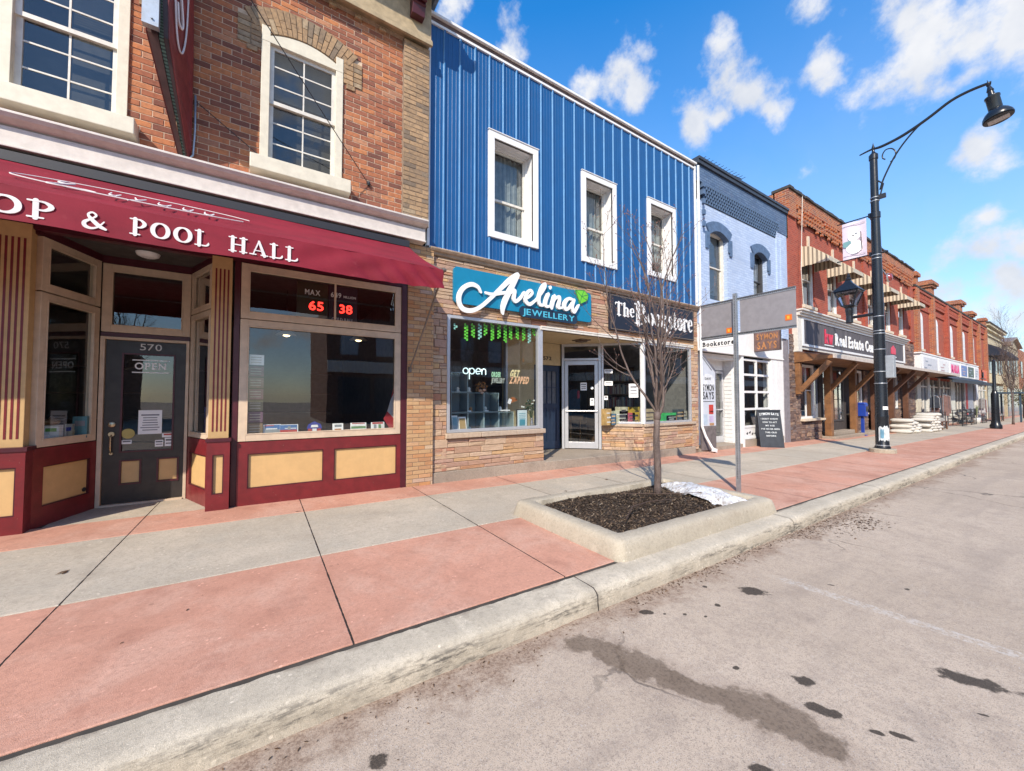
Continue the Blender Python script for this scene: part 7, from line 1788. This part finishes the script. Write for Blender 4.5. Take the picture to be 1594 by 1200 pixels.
g = MB(); g.box(52.6, 56.6, 5.98, 6.03, 3.0, 3.95); g.build('board', paint('orange_board', (.62,.10,.03), .5, .2), o); g = MB(); g.lathe([(.28,0),(.28,.02)], (54.5,5.97,3.5), 14, X90); g.box(53.2,55.8,5.96,5.975,3.12,3.2); g.build('emblem', M_INK, o); g = MB(); g.box(52.6,56.6,5.98,6.03,2.78,2.98); g.build('lower_strip', M_WHITE, o)
shopc = [((.62,.58,.48),33.0,33.9),((.10,.12,.16),33.9,35.6),((.66,.66,.62),35.6,36.1),((.05,.06,.08),36.1,38.6),((.45,.45,.42),38.6,39.0),((.06,.07,.10),39.0,42.3),((.58,.60,.55),42.3,43.6),((.02,.03,.05),43.8,47.2),((.5,.5,.48),47.2,47.6),((.50,.06,.06),47.6,48.5),((.30,.34,.42),48.5,50.8),((.03,.05,.08),50.8,52.2),((.66,.66,.66),52.2,53.4),((.05,.06,.07),53.4,57.9)]
for c_, a, b in shopc:
    dark = sum(c_) < .5
    g = MB(); g.box(a, b, PB+(.06 if dark else -.05), PB+.3, -.8, 2.85); g.build('shop_glazing' if dark else 'shop_pier', paint('far_%d' % int(a*10), c_, .12 if dark else .6, .2), sb)
g = MB()
for a in (34.7,37.3,40.1,41.2,44.9,46.0,49.6,54.6,56.0): g.box(a,a+.07,PB+.0,PB+.07,-.5,2.8)
for a,b in ((33.9,35.6),(36.1,38.6),(39.0,42.3),(48.5,50.8),(53.4,57.9)): g.box(a,b,PB-.01,PB+.06,2.1,2.18); g.box(a,b,PB-.03,PB+.06,-.5,.15)
g.build('shop_mullions', M_OFFW, sb)
# goods and furniture on the pavement in front
gsx = lambda x: gz(x)
def hz(x): return gz(x)
# bags of salt/soil on pallets: lumpy stacked sacks
sk = random.Random(14)
def sack(mb, x, y, z, w, d, h, a):
    P = []; n = 10
    M = Matrix.Rotation(a, 3, 'Z'); rings = []
    for (f, zz) in ((.80,0),(1.0,.25),(1.03,.5),(.98,.75),(.78,1.0)):
        ring = []
        for k in range(12):
            t_ = 2*math.pi*k/12; cx_ = abs(math.cos(t_))**.45*math.copysign(1, math.cos(t_)); sy = abs(math.sin(t_))**.45*math.copysign(1, math.sin(t_))
            v = M @ Vector((cx_*w/2*f*sk.uniform(.96,1.03), sy*d/2*f*sk.uniform(.96,1.03), 0)); ring.append((x+v.x, y+v.y, z+h*zz+sk.uniform(-.006,.006)))
        rings.append(mb.addv(ring))
    for p, q in zip(rings, rings[1:]):
        for k in range(12): l = (k+1) % 12; mb.face([p+k, p+l, q+l, q+k])
    mb.face([rings[0]+k for k in reversed(range(12))]); mb.face([rings[-1]+k for k in range(12)])
M_SACK = island_mat('white_woven_sacks', [(0,(.48,.45,.40)),(.5,(.56,.54,.50)),(1,(.40,.37,.32))], .25, (.3,.25,.2), .4, .02, nscale=9)
for (cx0, cy0, lab, rows_) in ((26.4, 5.35, 'lower pile behind the lamp post', 5), (28.6, 5.05, 'taller pile right of the lamp post', 7)):
    grp = 'white sacks piled on the pavement'
    for r_ in range(rows_):
        for k in range(4):
            g = MB(); x = cx0+(-.72+.48*k)+sk.uniform(-.05,.05)+(.12 if r_ % 2 else -.08); z = hz(x)+r_*.128+sk.uniform(-.012,.012)
            if r_ >= rows_-2 and k in ((0,) if rows_ == 7 else (2, 3)): continue
            if r_ == rows_-1 and k == 1: continue
            sack(g, x, cy0+sk.uniform(-.06,.06), z, .50, .80, .165, sk.uniform(-.25,.25)); o = g.build('sack', M_SACK, smooth=True, sharp=60); o.location = (0,0,0)
            tag(o, 'white sack in the %s' % lab, 'sack', grp)
M_WIRE = paint('dark_wire', (.035,.035,.04), .5, .3, metal=.5)
def crate(x, y, w, d, h, col, lab, nm='display_crate', cat='crate', grp='display crates and racks outside the far shops'):
    o = thing(nm, lab, cat, (x, y, hz(x)), grp); z = hz(x); g = MB()
    for px in (x-w/2, x+w/2):
        for py in (y-d/2, y+d/2): g.beam((px,py,z),(px,py,z+h),.035,.035)
    for k in range(6): zz = z+.05+(h-.06)*k/5; g.beam((x-w/2,y-d/2,zz),(x+w/2,y-d/2,zz),.02,.02); g.beam((x-w/2,y+d/2,zz),(x+w/2,y+d/2,zz),.02,.02); g.beam((x-w/2,y-d/2,zz),(x-w/2,y+d/2,zz),.02,.02); g.beam((x+w/2,y-d/2,zz),(x+w/2,y+d/2,zz),.02,.02)
    for k in range(5): xx = x-w/2+w*k/4; g.beam((xx,y-d/2,z),(xx,y-d/2,z+h),.015,.015)
    g.build('frame', M_WIRE, o)
    g = MB()
    for k in range(14): a = sk.uniform(.06,.14); xx = x+sk.uniform(-w/2+.1,w/2-.1); yy = y+sk.uniform(-d/2+.1,d/2-.1); zz = z+sk.uniform(.1,h-.05); g.obox((xx,yy,zz),(a*1.6,a*1.2,a*1.5),(sk.uniform(-.4,.4),sk.uniform(-.4,.4),sk.uniform(0,3)))
    g.build('goods', island_mat('mixed_goods_%s' % col, {'a': [(0,(.10,.07,.06)),(.5,(.22,.14,.11)),(1,(.35,.30,.27))], 'b': [(0,(.35,.05,.07)),(.4,(.5,.48,.45)),(1,(.15,.10,.10))], 'c': [(0,(.05,.07,.09)),(.5,(.14,.16,.18)),(1,(.4,.38,.34))]}[col]), o)
    return o
crate(30.6, 5.35, 1.1, .6, .95, 'a', 'wire crate of brown goods next to the white sacks')
crate(32.3, 5.35, 1.3, .6, .95, 'a', 'second wire crate, left of the dressed dummy stand')
crate(38.0, 5.3, 1.4, .6, 1.0, 'c', 'dark wire crate with a pale shelf at the bottom, under the white shop pier')
crate(41.2, 5.3, 1.9, .6, 1.05, 'c', 'wide wire rack in front of the dark far shop door')
crate(45.5, 5.3, 1.8, .6, .75, 'b', 'low wire rack of red goods before the navy canopy end')
def garment_rack(x, y, lab, seed, H=2.1):
    r = random.Random(seed); o = thing('garment_rack', lab, 'clothes rack', (x,y,hz(x)), 'clothes racks outside the far shops'); z = hz(x); g = MB()
    g.tube([(x-.5,y,z),(x-.5,y,z+H-.2),(x+.5,y,z+H-.2),(x+.5,y,z)], .02, 6); g.beam((x-.5,y-.3,z+.02),(x-.5,y+.3,z+.02),.03,.03); g.beam((x+.5,y-.3,z+.02),(x+.5,y+.3,z+.02),.03,.03); g.build('rail', M_GALV, o)
    for k in range(6):
        xx = x-.42+.165*k; h_ = r.uniform(.6,1.3); w_ = r.uniform(.12,.20); zt = z+H-.25; n = 8; g = MB()
        pts = [(xx-.01,y-.06,zt),(xx-.02,y-w_,zt-.10),(xx-.015,y-w_*1.0,zt-h_*.5),(xx,y-w_*1.15,zt-h_),(xx+.02,y+w_*1.1,zt-h_+.03),(xx+.01,y+w_,zt-h_*.5),(xx,y+w_,zt-.10),(xx,y+.06,zt)]
        b1 = g.addv(pts); b2 = g.addv([(p[0]+.07+r.uniform(-.02,.02),p[1],p[2]) for p in pts]); N = len(pts)
        g.face([b1+i for i in range(N)]); g.face([b2+i for i in reversed(range(N))]); [g.face([b1+i, b1+(i+1)%N, b2+(i+1)%N, b2+i]) for i in range(N)]
        g.build('garment', paint('cloth_%d_%d' % (seed, k % 4), [(.50,.50,.52),(.04,.05,.07),(.22,.13,.12),(.30,.29,.29)][(k+seed) % 4], .85, .3), o)
garment_rack(33.6, 5.5, 'clothes rack of grey and white garments outside the far shop', 1); garment_rack(35.6, 5.45, 'clothes rack with dark trousers and floral tops outside the far shop', 2, 2.2); garment_rack(48.4, 5.4, 'clothes rack near the orange sign farther down the pavement', 3)
g = MB(); x=44.0; z=hz(x); g.lathe([(.16,0),(.2,.25),(.21,.4),(.19,.42)], (x,5.2,z), 14); 
o = thing('potted_grass', 'pot with thin upright grass outside the dark far shop door', 'plant', (x,5.2,z)); g.build('pot', paint('white_pot', (.6,.6,.58)), o, smooth=True)
g = MB(); [g.tube([(x,5.2,z+.4),(x+sk.uniform(-.15,.15),5.2+sk.uniform(-.1,.1),z+sk.uniform(.9,1.4))],.008,4) for _ in range(16)]; g.build('blades', paint('dry_grass', (.22,.25,.12)), o)
for k, (x, y, lab) in enumerate(((31.4,5.1,'low table with pale boxes beside the wire crates'),(52.0,5.0,'low brown bench table near the second lamp post'))):
    o = thing('display_table', lab, 'table', (x,y,hz(x))); z = hz(x); g = MB(); g.box(x-.6,x+.6,y-.3,y+.3,z+.42,z+.46); g.build('table_top', M_TIMD, o)
    for sx in (-.55,.55):
        for sy in (-.25,.25): g = MB(); g.beam((x+sx,y+sy,z),(x+sx,y+sy,z+.42),.05,.05); g.build('leg', M_TIMD, o)
    g = MB(); [g.box(x-.5+.35*j,x-.22+.35*j,y-.2,y+.2,z+.46,z+.46+.12+.06*(j%2)) for j in range(3)]; g.build('boxes', paint('pale_card', (.40,.40,.38)), o)

# ---------------------------------------------------------------- cream building, far buildings
cb = thing('cream_building', 'cream rendered building with a moulded cornice and navy awnings past the red brick row', 'building', (64, PB, 0))
g = MB(); g.box(58.05, 69.5, PB, 15, -1, 8.5); g.build('wall', paint('cream_render', (.50,.42,.28), .8, .2), cb)
g = MB(); g.box(58.0,69.6,PB-.12,PB,7.55,7.68); g.box(58.0,69.7,PB-.20,PB,8.05,8.2); g.box(58.0,69.8,PB-.35,PB+.2,8.4,8.62); g.build('cornice', paint('cream_cornice', (.58,.50,.33), .7, .2), cb)
g = MB(); g.box(57.9,69.9,PB-.42,PB+.4,8.62,8.72); g.build('roof_edge', M_TAR, cb)
for k in range(3):
    x = 59.0+3.6*k; o = thing('navy_awning', 'navy canvas awning over the %s upper window of the cream building' % ('left','middle','right')[k], 'awning', (x+1.3, PB, 5.4), 'navy awnings on the cream building')
    g = MB(); g.prism([(PB,6.75),(PB-.75,6.3),(PB-1.15,5.75),(PB-1.15,5.5),(PB,5.55)], 'yz', x, x+2.9); g.build('canopy', paint('navy_canvas', (.010,.016,.035), .8, .3), o)
    for s in range(4): g = MB(); g.tube([(x+.9*s+.1,PB-.02,6.7),(x+.9*s+.1,PB-1.12,5.52)],.02,4) ; g.build('rib', M_INK, o)
    g = MB(); g.box(x+.3,x+2.5,PB-.03,PB+.02,3.9,5.5); g.build('window', paint('far_dark_pane', (.05,.06,.08), .1), cb); g = MB(); g.box(x+1.3,x+1.5,PB-.05,PB,3.9,5.5); g.build('mullion', M_OFFW, cb)
g = MB(); g.box(58.2, 69.4, PB-.3, PB-.02, 2.9, 3.7); g.build('fascia', paint('cream_cornice', (.58,.50,.33)), cb)
for k in range(4): g = MB(); g.box(58.6+2.7*k,60.9+2.7*k,PB-.04,PB+.02,-.7,2.7); g.build('shop_window', paint('far_dark_pane', (.05,.06,.08)), cb)
fb = thing('stone_corner_building', 'distant beige stone building with a gabled parapet and brown brick wing', 'building', (80, PB, 0))
g = MB(); g.box(72.0, 84.0, PB, 16, -1.5, 7.6); g.prism([(73.0,7.6),(83.0,7.6),(81.5,8.3),(78,8.75),(74.5,8.3)],'xz',PB-.1,PB+.6); g.build('wall', paint('beige_render', (.42,.35,.24), .8, .25), fb)
g = MB(); g.box(71.6,73.4,PB-.5,PB+.2,7.5,7.75); g.prism([(72.6,8.0),(78,8.95),(83.6,8.0),(83.6,7.85),(78,8.78),(72.6,7.85)],'xz',PB-.45,PB+.8); g.build('parapet_coping', paint('brown_tile', (.22,.15,.11)), fb)
g = MB(); g.box(84.0, 140, PB-.02, 16, -2.2, 8.0); g.build('brick_wing', M_RBO, fb)
g = MB(); 
for k in range(9): g.box(86+4.5*k,87.6+4.5*k,PB-.08,PB,4.2,6.4)
g.build('window', paint('far_dark_pane', (.05,.06,.08)), fb)
for k in range(4): g = MB(); g.box(73.2+2.6*k,74.4+2.6*k,PB-.05,PB,4.2,6.4); g.build('window', paint('far_dark_pane', (.05,.06,.08)), fb)
g = MB(); [g.box(72.5+5*k,76.5+5*k,PB-.06,PB,-1,2.6) for k in range(8)]; g.build('shop_window', paint('far_blue_pane', (.10,.14,.18), .1), fb)

# far trees
def leafy(x, y, z, H, R, cols, lab, seed, n=1500, nm='street_tree', ty=None):
    r = random.Random(seed); o = thing(nm, lab, 'tree', (x,y,z)); g = MB()
    g.tube([(x,y,z),(x+.05,y,z+H*.35),(x-.05,y+.05,z+H*.6)], [.13,.10,.05], 7)
    tips = []
    for k in range(9):
        a = r.uniform(0,6.28); e = Vector((x+R*.7*math.cos(a), y+R*.6*math.sin(a), z+H*r.uniform(.55,.95))); g.tube([(x,y,z+H*.35),tuple((Vector((x,y,z+H*.5))+e)/2),tuple(e)], [.05,.03,.01], 5); tips.append(e)
    g.build('trunk', M_BARK, o, smooth=True)
    g = MB()
    for k in range(n):
        t_ = r.choice(tips); p = t_ + Vector((r.gauss(0,R*.26), r.gauss(0,R*.26), r.gauss(0,H*.09))); s = r.uniform(.03,.075)
        u = Vector((r.gauss(0,1),r.gauss(0,1),r.gauss(0,1))).normalized(); w = u.cross(Vector((r.gauss(0,1),r.gauss(0,1),r.gauss(0,1)))).normalized(); g.poly([p-u*s, p-w*s*.6, p+u*s, p+w*s*.6])
    g.build('crown', cols, o); return o
M_RLEAF = island_mat('rusty_leaves', [(0,(.14,.045,.03)),(.4,(.20,.07,.045)),(.75,(.10,.08,.04)),(1,(.26,.12,.07))], .2)
M_GLEAF = island_mat('olive_leaves', [(0,(.06,.07,.025)),(.5,(.10,.11,.04)),(1,(.16,.14,.06))], .2)
leafy(66.0, 4.6, -.66, 5.2, 1.9, M_RLEAF, 'small rust-leaved tree beyond the cream building', 3)
leafy(58.5, 4.0, -.58, 3.3, 1.3, M_GLEAF, 'olive green bush-like tree in front of the far shops', 4, 1100)
bare_tree(44.5, 3.6, gz(44.5), 8.2, 1.9, 21, .055, dict(n=2, tilt=[.26,.16]), 'tall bare street tree rising in front of the far red brick row', twigs=False)
bare_tree(51.5, 3.5, gz(51.5), 4.2, 1.8, 22, .045, dict(n=2, tilt=[.40,.3]), 'pale trunked bare tree beside the second lamp post', twigs=False)

# ================================================================ street lamp with lantern and banner
def lathe_y(): return Matrix.Rotation(math.pi/2, 3, 'X')
lx, ly = 14.98, 3.53; lz = gz(lx)
lp = thing('street_lamp', 'tall black street lamp with curved arm, bell lamp, lantern and pink banner', 'street lamp', (lx, ly, lz))
g = MB(); g.lathe([(.30,-.1),(.30,.10),(.28,.115)], (lx,ly,lz), 16); g.build('concrete_footing', M_PLANT, lp)
g = MB(); g.lathe([(.175,.11),(.175,.16),(.150,.20),(.148,.95),(.152,1.0),(.150,1.05),(.142,1.08),(.130,3.2),(.118,5.2),(.100,6.8),(.118,6.82),(.118,6.98),(.092,7.0),(.088,8.55),(.105,8.57),(.105,8.70),(.04,8.78),(.028,8.86),(.045,8.90),(.012,9.02),(.002,9.08)], (lx,ly,lz), 24); g.build('pole', M_BLACK, lp, smooth=True, sharp=35)
# curved arm in the plane across the street
xl_ = lx
def LY(px, py): 
    r = _ray(px, py); t = xl_/r.x; return (xl_, r.y*t, CAM_H+r.z*t)
arm = [(1338,242),(1356,233),(1372,228),(1400,214),(1425,198),(1450,180),(1480,157),(1510,141),(1543,128)]
P_ = [LY(a,b) for a, b in arm]; S = smooth_path(P_, 4); g = MB(); n = len(S)
g.tube(S, [.018+.02*min(1,i/8) if i < 12 else .045-.012*i/n for i in range(n)], 10)
P2 = [LY(a,b) for a, b in [(1370,295),(1374,282),(1380,268),(1390,248),(1400,232),(1412,216),(1428,198),(1443,186)]]; g.tube(smooth_path(P2,4), .022, 8)
P3 = [LY(a,b) for a, b in [(1386,252),(1393,245),(1394,236),(1388,231),(1379,233),(1374,240),(1374,246),(1378,248)]]; g.tube(smooth_path(P3,4), .016, 8)
g.build('arm', M_BLACK, lp, smooth=True)
hx, hy, hz_ = LY(1549,190); top = LY(1547,122)
c = LY(1550,170); tilt = Matrix.Rotation(rad(-8), 3, 'X')
g = MB(); g.lathe([(0.253,-0.2484),(0.2576,-0.2254),(0.2438,-0.1656),(0.1978,-0.0828),(0.1242,-0.0092),(0.1104,0),(0.1178,0.0184),(0.1178,0.2944),(0.1306,0.3128),(0.1306,0.3496),(0.0644,0.368),(0.0506,0.4968),(0.0644,0.5152),(0.046,0.5796),(0.0276,0.644),(0.0414,0.6716),(0.0092,0.7728),(0.00184,0.828)], c, 28, tilt)
hd_ = g.build('lamp_head', M_BLACK, lp, smooth=True, sharp=40)
g = MB(); g.lathe([(.25,-.265),(.24,-.275),(.02,-.28)], c, 28, tilt); g.build('lens_ring', M_INK, hd_); g = MB(); R3 = tilt; g.obox(Vector(c)+R3 @ Vector((0,0,-.285)), (.20,.34,.02), R3); g.build('diffuser', paint('frosted_diffuser', (.50,.46,.44), .4, .1), hd_)
# lantern on its bracket, building side
bx = LY(1372,487); lc = LY(1322,487)
g = MB(); g.tube([(xl_,ly,bx[2]),(xl_,lc[1],bx[2]-.02)], .045, 10); g.lathe([(.12,-.3),(.13,.3)], (xl_,ly,bx[2]), 14); g.build('lantern_arm', M_BLACK, lp, smooth=True, sharp=40)
ln_ = MB(); zc = lc[2]-.10; cy_ = lc[1]
ln_.lathe([(.075,-.22),(.09,-.20),(.08,.0),(.10,.18),(.095,.24),(.13,.27),(.14,.31)], (xl_,cy_,zc), 16)
zb = zc+.31; hb, ht, hh = .14, .27, .42
def sq(h, z): return [(xl_-h,cy_-h,z),(xl_+h,cy_-h,z),(xl_+h,cy_+h,z),(xl_-h,cy_+h,z)]
bq, tq = sq(hb, zb), sq(ht, zb+hh)
for a, b in zip(bq, tq): ln_.beam(a, b, .03, .03)
for q in (bq, tq):
    for k in range(4): ln_.beam(q[k], q[(k+1)%4], .035, .035)
b0 = ln_.addv(sq(ht+.05, zb+hh+.02)); b1 = ln_.addv(sq(.10, zb+hh+.28)); b2 = ln_.addv(sq(.06, zb+hh+.36))
for p, q in ((b0,b1),(b1,b2)):
    for k in range(4): ln_.face([p+k, p+(k+1)%4, q+(k+1)%4, q+k])
ln_.face([b0+3,b0+2,b0+1,b0]); ln_.lathe([(.06,.36),(.08,.40),(.04,.46),(.05,.50),(.005,.60)], (xl_,cy_,zb+hh), 12)
lo = ln_.build('lantern', M_BLACK, lp)
g = MB()
for k in range(4): g.poly([bq[k], bq[(k+1)%4], tq[(k+1)%4], tq[k]])
g.build('lantern_glass', thin_glass('lantern_glass', (.80,.76,.80), 1.5, 1.0), lo)
# banner with its two brackets
b1_ = LY(1312,350); b2_ = LY(1350,338); b3_ = LY(1351,397); b4_ = LY(1312,407)
zt_ = 6.76; zb_ = 5.64; y0_, y1_ = 3.735, 4.30
g = MB(); g.tube([(xl_,ly+.05,zt_+.03),(xl_,y1_+.12,zt_+.03)], .018, 8); g.tube([(xl_,ly+.05,zb_-.01),(xl_,y1_+.15,zb_-.01)], .018, 8); g.box(xl_-.05,xl_+.05,ly+.05,ly+.15,zt_-.03,zt_+.09); g.box(xl_-.05,xl_+.05,ly+.05,ly+.15,zb_-.07,zb_+.05); g.build('banner_bracket', M_BLACK, lp)
bn = thing('banner', 'pale pink banner with a white snowman picture hanging on the lamp post', 'banner', (xl_, 4.0, zb_))
g = MB(); n = 12
for k in range(n):
    ya = y0_+(y1_-y0_)*k/n; yb = y0_+(y1_-y0_)*(k+1)/n; xa_ = xl_+.015*math.sin(k*.5); xb_ = xl_+.015*math.sin((k+1)*.5)
    g.poly([(xa_,ya,zb_),(xb_,yb,zb_),(xb_,yb,zt_),(xa_,ya,zt_)]); g.poly([(xa_+.004,ya,zb_),(xa_+.004,ya,zt_),(xb_+.004,yb,zt_),(xb_+.004,yb,zb_)])
g.build('cloth', paint('pale_pink_canvas', (.66,.57,.64), .7, .06, streak=False), bn)
YZX = lambda r, cy0, cz0, sx=1, sz=1: [(cy0+r*sx*math.cos(rad(a)), cz0+r*sz*math.sin(rad(a))) for a in range(0,360,24)]
def bart(pts, x, m, nm): q = MB(); q.prism(pts, 'yz', xl_+x-.004, xl_+x); q.build(nm, m, bn)
WS = paint('banner_white', (.78,.78,.78), .7, .04); TL = paint('banner_teal', (.16,.32,.33), .7, .1)
bart(YZX(.21,4.02,5.98,.95,1), -.020, WS, 'snow_body'); bart(YZX(.15,4.02,6.30,1,.95), -.025, WS, 'snow_head'); bart([(4.28,6.18),(4.12,6.20),(4.08,6.12),(4.22,6.0),(4.28,6.04)], -.030, TL, 'scarf'); bart([(3.83,5.86),(3.85,5.86),(3.87,6.40),(3.85,6.40)], -.026, paint('twig_brown', (.16,.12,.11)), 'stick')
bart([(4.02,6.32),(4.05,6.32),(4.05,6.35),(4.02,6.35)], -.032, M_INK, 'eye'); bart([(3.95,6.36),(3.98,6.36),(3.98,6.39),(3.95,6.39)], -.032, M_INK, 'eye'); bart([(y0_+.02,zb_+.09),(y1_-.02,zb_+.09),(y1_-.02,zb_+.105),(y0_+.02,zb_+.105)], -.019, paint('banner_grey', (.40,.34,.40)), 'stitch_line'); bart([(y0_+.02,zt_-.105),(y1_-.02,zt_-.105),(y1_-.02,zt_-.09),(y0_+.02,zt_-.09)], -.019, paint('banner_grey', (.40,.34,.40)), 'stitch_line')
# bands, box and stickers on the pole
for z, r in ((7.32,.105),(7.42,.103),(5.62-.0,.118),(5.72,.118),(3.42,.135),(3.50,.135),(1.98,.142),(2.32,.140),(2.96,.137),(3.92,.131)): g = MB(); g.lathe([(r,-.012),(r+.004,0),(r,.012)], (lx,ly,lz+z), 20); g.build('steel_band', M_GALV, lp, smooth=True)
g = MB(); g.box(lx-.05,lx+.16,ly-.30,ly-.12,1.98,2.62); g.build('control_box', paint('grey_box', (.30,.33,.36), .5, .2), lp, bevel=.015)
g = MB(); g.box(lx-.04,lx+.04,ly-.24,ly-.09,7.20,7.32); g.tube([(lx,ly-.12,7.3),(lx-.02,ly-.2,7.6),(lx,ly-.08,7.75)],.02,6); g.tube([(lx,ly-.1,5.62),(lx,ly-.25,5.62)],.03,8); g.build('hook_fitting', M_INK, lp)
# torn stickers: curved patches round the pole
def wrap(a0, a1, z0, z1, r, m, nm, seed=1, ragged=.03):
    r_ = random.Random(seed); q = MB(); n = 10; pa = []; pb = []
    for k in range(n+1):
        a = rad(a0+(a1-a0)*k/n); pa.append((lx+r*math.cos(a), ly+r*math.sin(a), lz+z0+r_.uniform(0,ragged))); pb.append((lx+r*math.cos(a), ly+r*math.sin(a), lz+z1-r_.uniform(0,ragged)))
    b0 = q.addv(pa); b1 = q.addv(pb)
    for k in range(n): q.face([b0+k,b0+k+1,b1+k+1,b1+k])
    return q.build(nm, m, lp, smooth=True)
wrap(165,285,.30,.78,.152,paint('torn_pale_paper', (.55,.60,.62), .7, .4),'sticker',1,.09); wrap(178,208,.36,.70,.154,paint('torn_blue_paper', (.12,.28,.40), .7, .3),'sticker',2,.08); wrap(225,262,.33,.74,.154,paint('torn_white_paper', (.72,.72,.70), .7, .2),'sticker',3,.10); wrap(205,260,1.22,1.32,.150,M_PAPER,'sticker',4,.01)
g = MB(); g.lathe([(.152,.18),(.154,.20),(.152,.22)],(lx,ly,lz),20); g.build('base_band', M_GALV, lp)

# second post far down the street with a thick base, and thin post beyond
o = thing('ornamental_post', 'thick black lamp post base far down the pavement', 'street lamp', (35.6, 3.5, gz(35.6)))
zz = gz(35.6); g = MB(); g.lathe([(.24,0),(.24,.20),(.19,.28),(.165,.5),(.155,1.0),(.15,2.0),(.12,2.1),(.075,2.2),(.07,3.9),(.09,3.92),(.02,4.0)], (35.6,3.5,zz), 16); g.build('pole', M_BLACK, o, smooth=True, sharp=40)
g = MB(); [g.beam((35.6-.1+.05*k,3.1,zz+2.2),(35.6-.1+.05*k,3.6,zz+2.2),.02,.02) for k in range(2)]; g.build('cross_bar', M_BLACK, o)
o = thing('bus_shelter', 'small dark framed shelter at the far end of the pavement', 'shelter', (52, 3.9, gz(52)))
zz = gz(52); g = MB(); 
for (x,y) in ((50.5,3.7),(50.5,5.0),(54.5,3.7),(54.5,5.0)): g.beam((x,y,zz),(x,y,zz+2.3),.10,.10)
g.box(50.3,54.7,3.55,5.1,zz+2.3,zz+2.42); g.box(50.4,54.6,4.98,5.02,zz+.35,zz+.42); g.build('frame', paint('dark_blue_frame', (.03,.06,.09), .5, .2), o)

# ================================================================ street sign seen from behind
px_, py_ = 6.31, 3.18; pz = gz(px_)
sg = thing('street_sign', 'two blank grey sign panels seen from behind on a perforated steel post', 'street sign', (px_, py_, pz))
g = MB(); w_ = .026; H = 3.07
g.box(px_-w_, px_-w_+.004, py_-w_, py_+w_, pz-.1, H); g.box(px_+w_-.004, px_+w_, py_-w_, py_+w_, pz-.1, H); g.box(px_-w_+.004, px_+w_-.004, py_-w_, py_-w_+.004, pz-.1, H); g.box(px_-w_+.004, px_+w_-.004, py_+w_-.004, py_+w_, pz-.1, H)
post = g.build('post', M_GALV, sg)
g = MB(); z = .15
while z < H-.03:
    g.lathe([(.0065,-.001),(.0065,.001)], (px_-w_-.0005,py_,z), 8, Matrix.Rotation(math.pi/2,3,'Y')); g.lathe([(.0065,-.001),(.0065,.001)], (px_,py_-w_-.0005,z), 8, X90); z += .0254
g.build('holes', M_INK, post)
y0p, y1p, z0p, z1p = 2.355, 3.775, 2.405, 2.99
M_PANEL = paint('grey_sign_back', (.30,.285,.30), .45, .14, .03, metal=.25, streak=True)
for (a, b, zz0) in ((2.36, 3.125, z0p), (3.235, 3.77, z0p)):
    g = MB(); g.prism([(a,zz0),(b,zz0),(b,z1p-.02),(a,z1p-.02)], 'yz', px_+.034, px_+.038); g.build('sign_panel', M_PANEL, sg)
g = MB()
for zz0, yy0, yy1 in ((z1p-.035, 2.355, 3.775), (z0p-.005, 2.355, 3.775)): g.box(px_+.028,px_+.034,yy0,yy1,zz0,zz0+.042); g.box(px_+.010,px_+.028,yy0,yy1,zz0+.038,zz0+.042)
rail = g.build('rail', M_GALV, sg)
g = MB(); y = 2.375
while y < 3.77:
    for zz0 in (z1p-.015, z0p+.016): g.lathe([(.0058,-.0008),(.0058,.0008)], (px_+.0272,y,zz0), 8, Matrix.Rotation(math.pi/2,3,'Y'))
    y += .0254
g.build('holes', M_INK, rail)
OM = paint('orange_maker_sticker', (.70,.16,.02), .4, .08); OY = paint('orange_gold_mark', (.75,.40,.05), .4)
for (yc, zc_) in ((2.455, 2.565), (3.30, 2.50)):
    g = MB(); g.box(px_+.030,px_+.0335,yc-.042,yc+.042,zc_-.042,zc_+.042); g.build('sticker', OM, sg); g = MB(); g.box(px_+.0285,px_+.0298,yc-.012,yc+.018,zc_-.022,zc_+.022); g.build('sticker_mark', OY, sg)

# ================================================================ the other side of the street (seen in the shop glass)
def across(x0, x1, h, col, lab, gable=False, y=-15.0, deep=10.0):
    o = thing('building_across', lab, 'building', ((x0+x1)/2, y, -.15)); g = MB(); g.box(x0, x1, y-deep, y, -.6, h)
    if gable: g.prism([(x0-.3,h),(x1+.3,h),((x0+x1)/2,h+3.2)], 'xz', y-deep, y+.3)
    g.build('wall', brick_mat('across_brick_%d' % int(x0+99), [(0,col),(1,tuple(c*1.3 for c in col))], (.25,.2,.17)), o)
    n = max(2, int((x1-x0)/2.6))
    for k in range(n):
        a = x0+.8+(x1-x0-1.6)*k/n
        g = MB(); g.box(a, a+1.1, y-.02, y+.04, 4.3, 6.1); g.build('window', paint('pale_window_pane', (.42,.46,.50)), o)
        g = MB(); g.box(a-.1, a+1.9, y-.02, y+.05, .4, 2.8); g.build('shop_window', paint('far_dark_pane', (.05,.06,.08)), o)
    g = MB(); g.box(x0, x1, y, y+.12, 3.1, 3.9); g.build('fascia', M_OFFW, o)
across(-34,-16, 7.5, (.25,.10,.07), 'brick shop building across the street at the far left')
across(-15,-7.5, 4.2, (.10,.05,.04), 'low dark gabled building across the street', True)
bare_tree(-1.9, -9.5, -.1, 4.6, 1.3, 41, .06, dict(n=6, tilt=[.6,.4,.7]), 'small bare tree across the road before the brown brick building', twigs=False)
across(3.5, 12, 7.6, (.16,.07,.05), 'brown brick building across the street opposite the pool hall')
across(12.2, 24, 8.6, (.28,.11,.07), 'tall red brick building across the street')
across(27, 44, 7.4, (.24,.16,.12), 'tan building across the street'); across(44, 80, 8.0, (.25,.12,.08), 'long brick row across the street')
bare_tree(-4.5, -5.2, -.05, 6.0, 2.0, 40, .07, dict(n=7, tilt=[.6,.4,.7]), 'bare street tree across the road seen only in reflections', twigs=False)
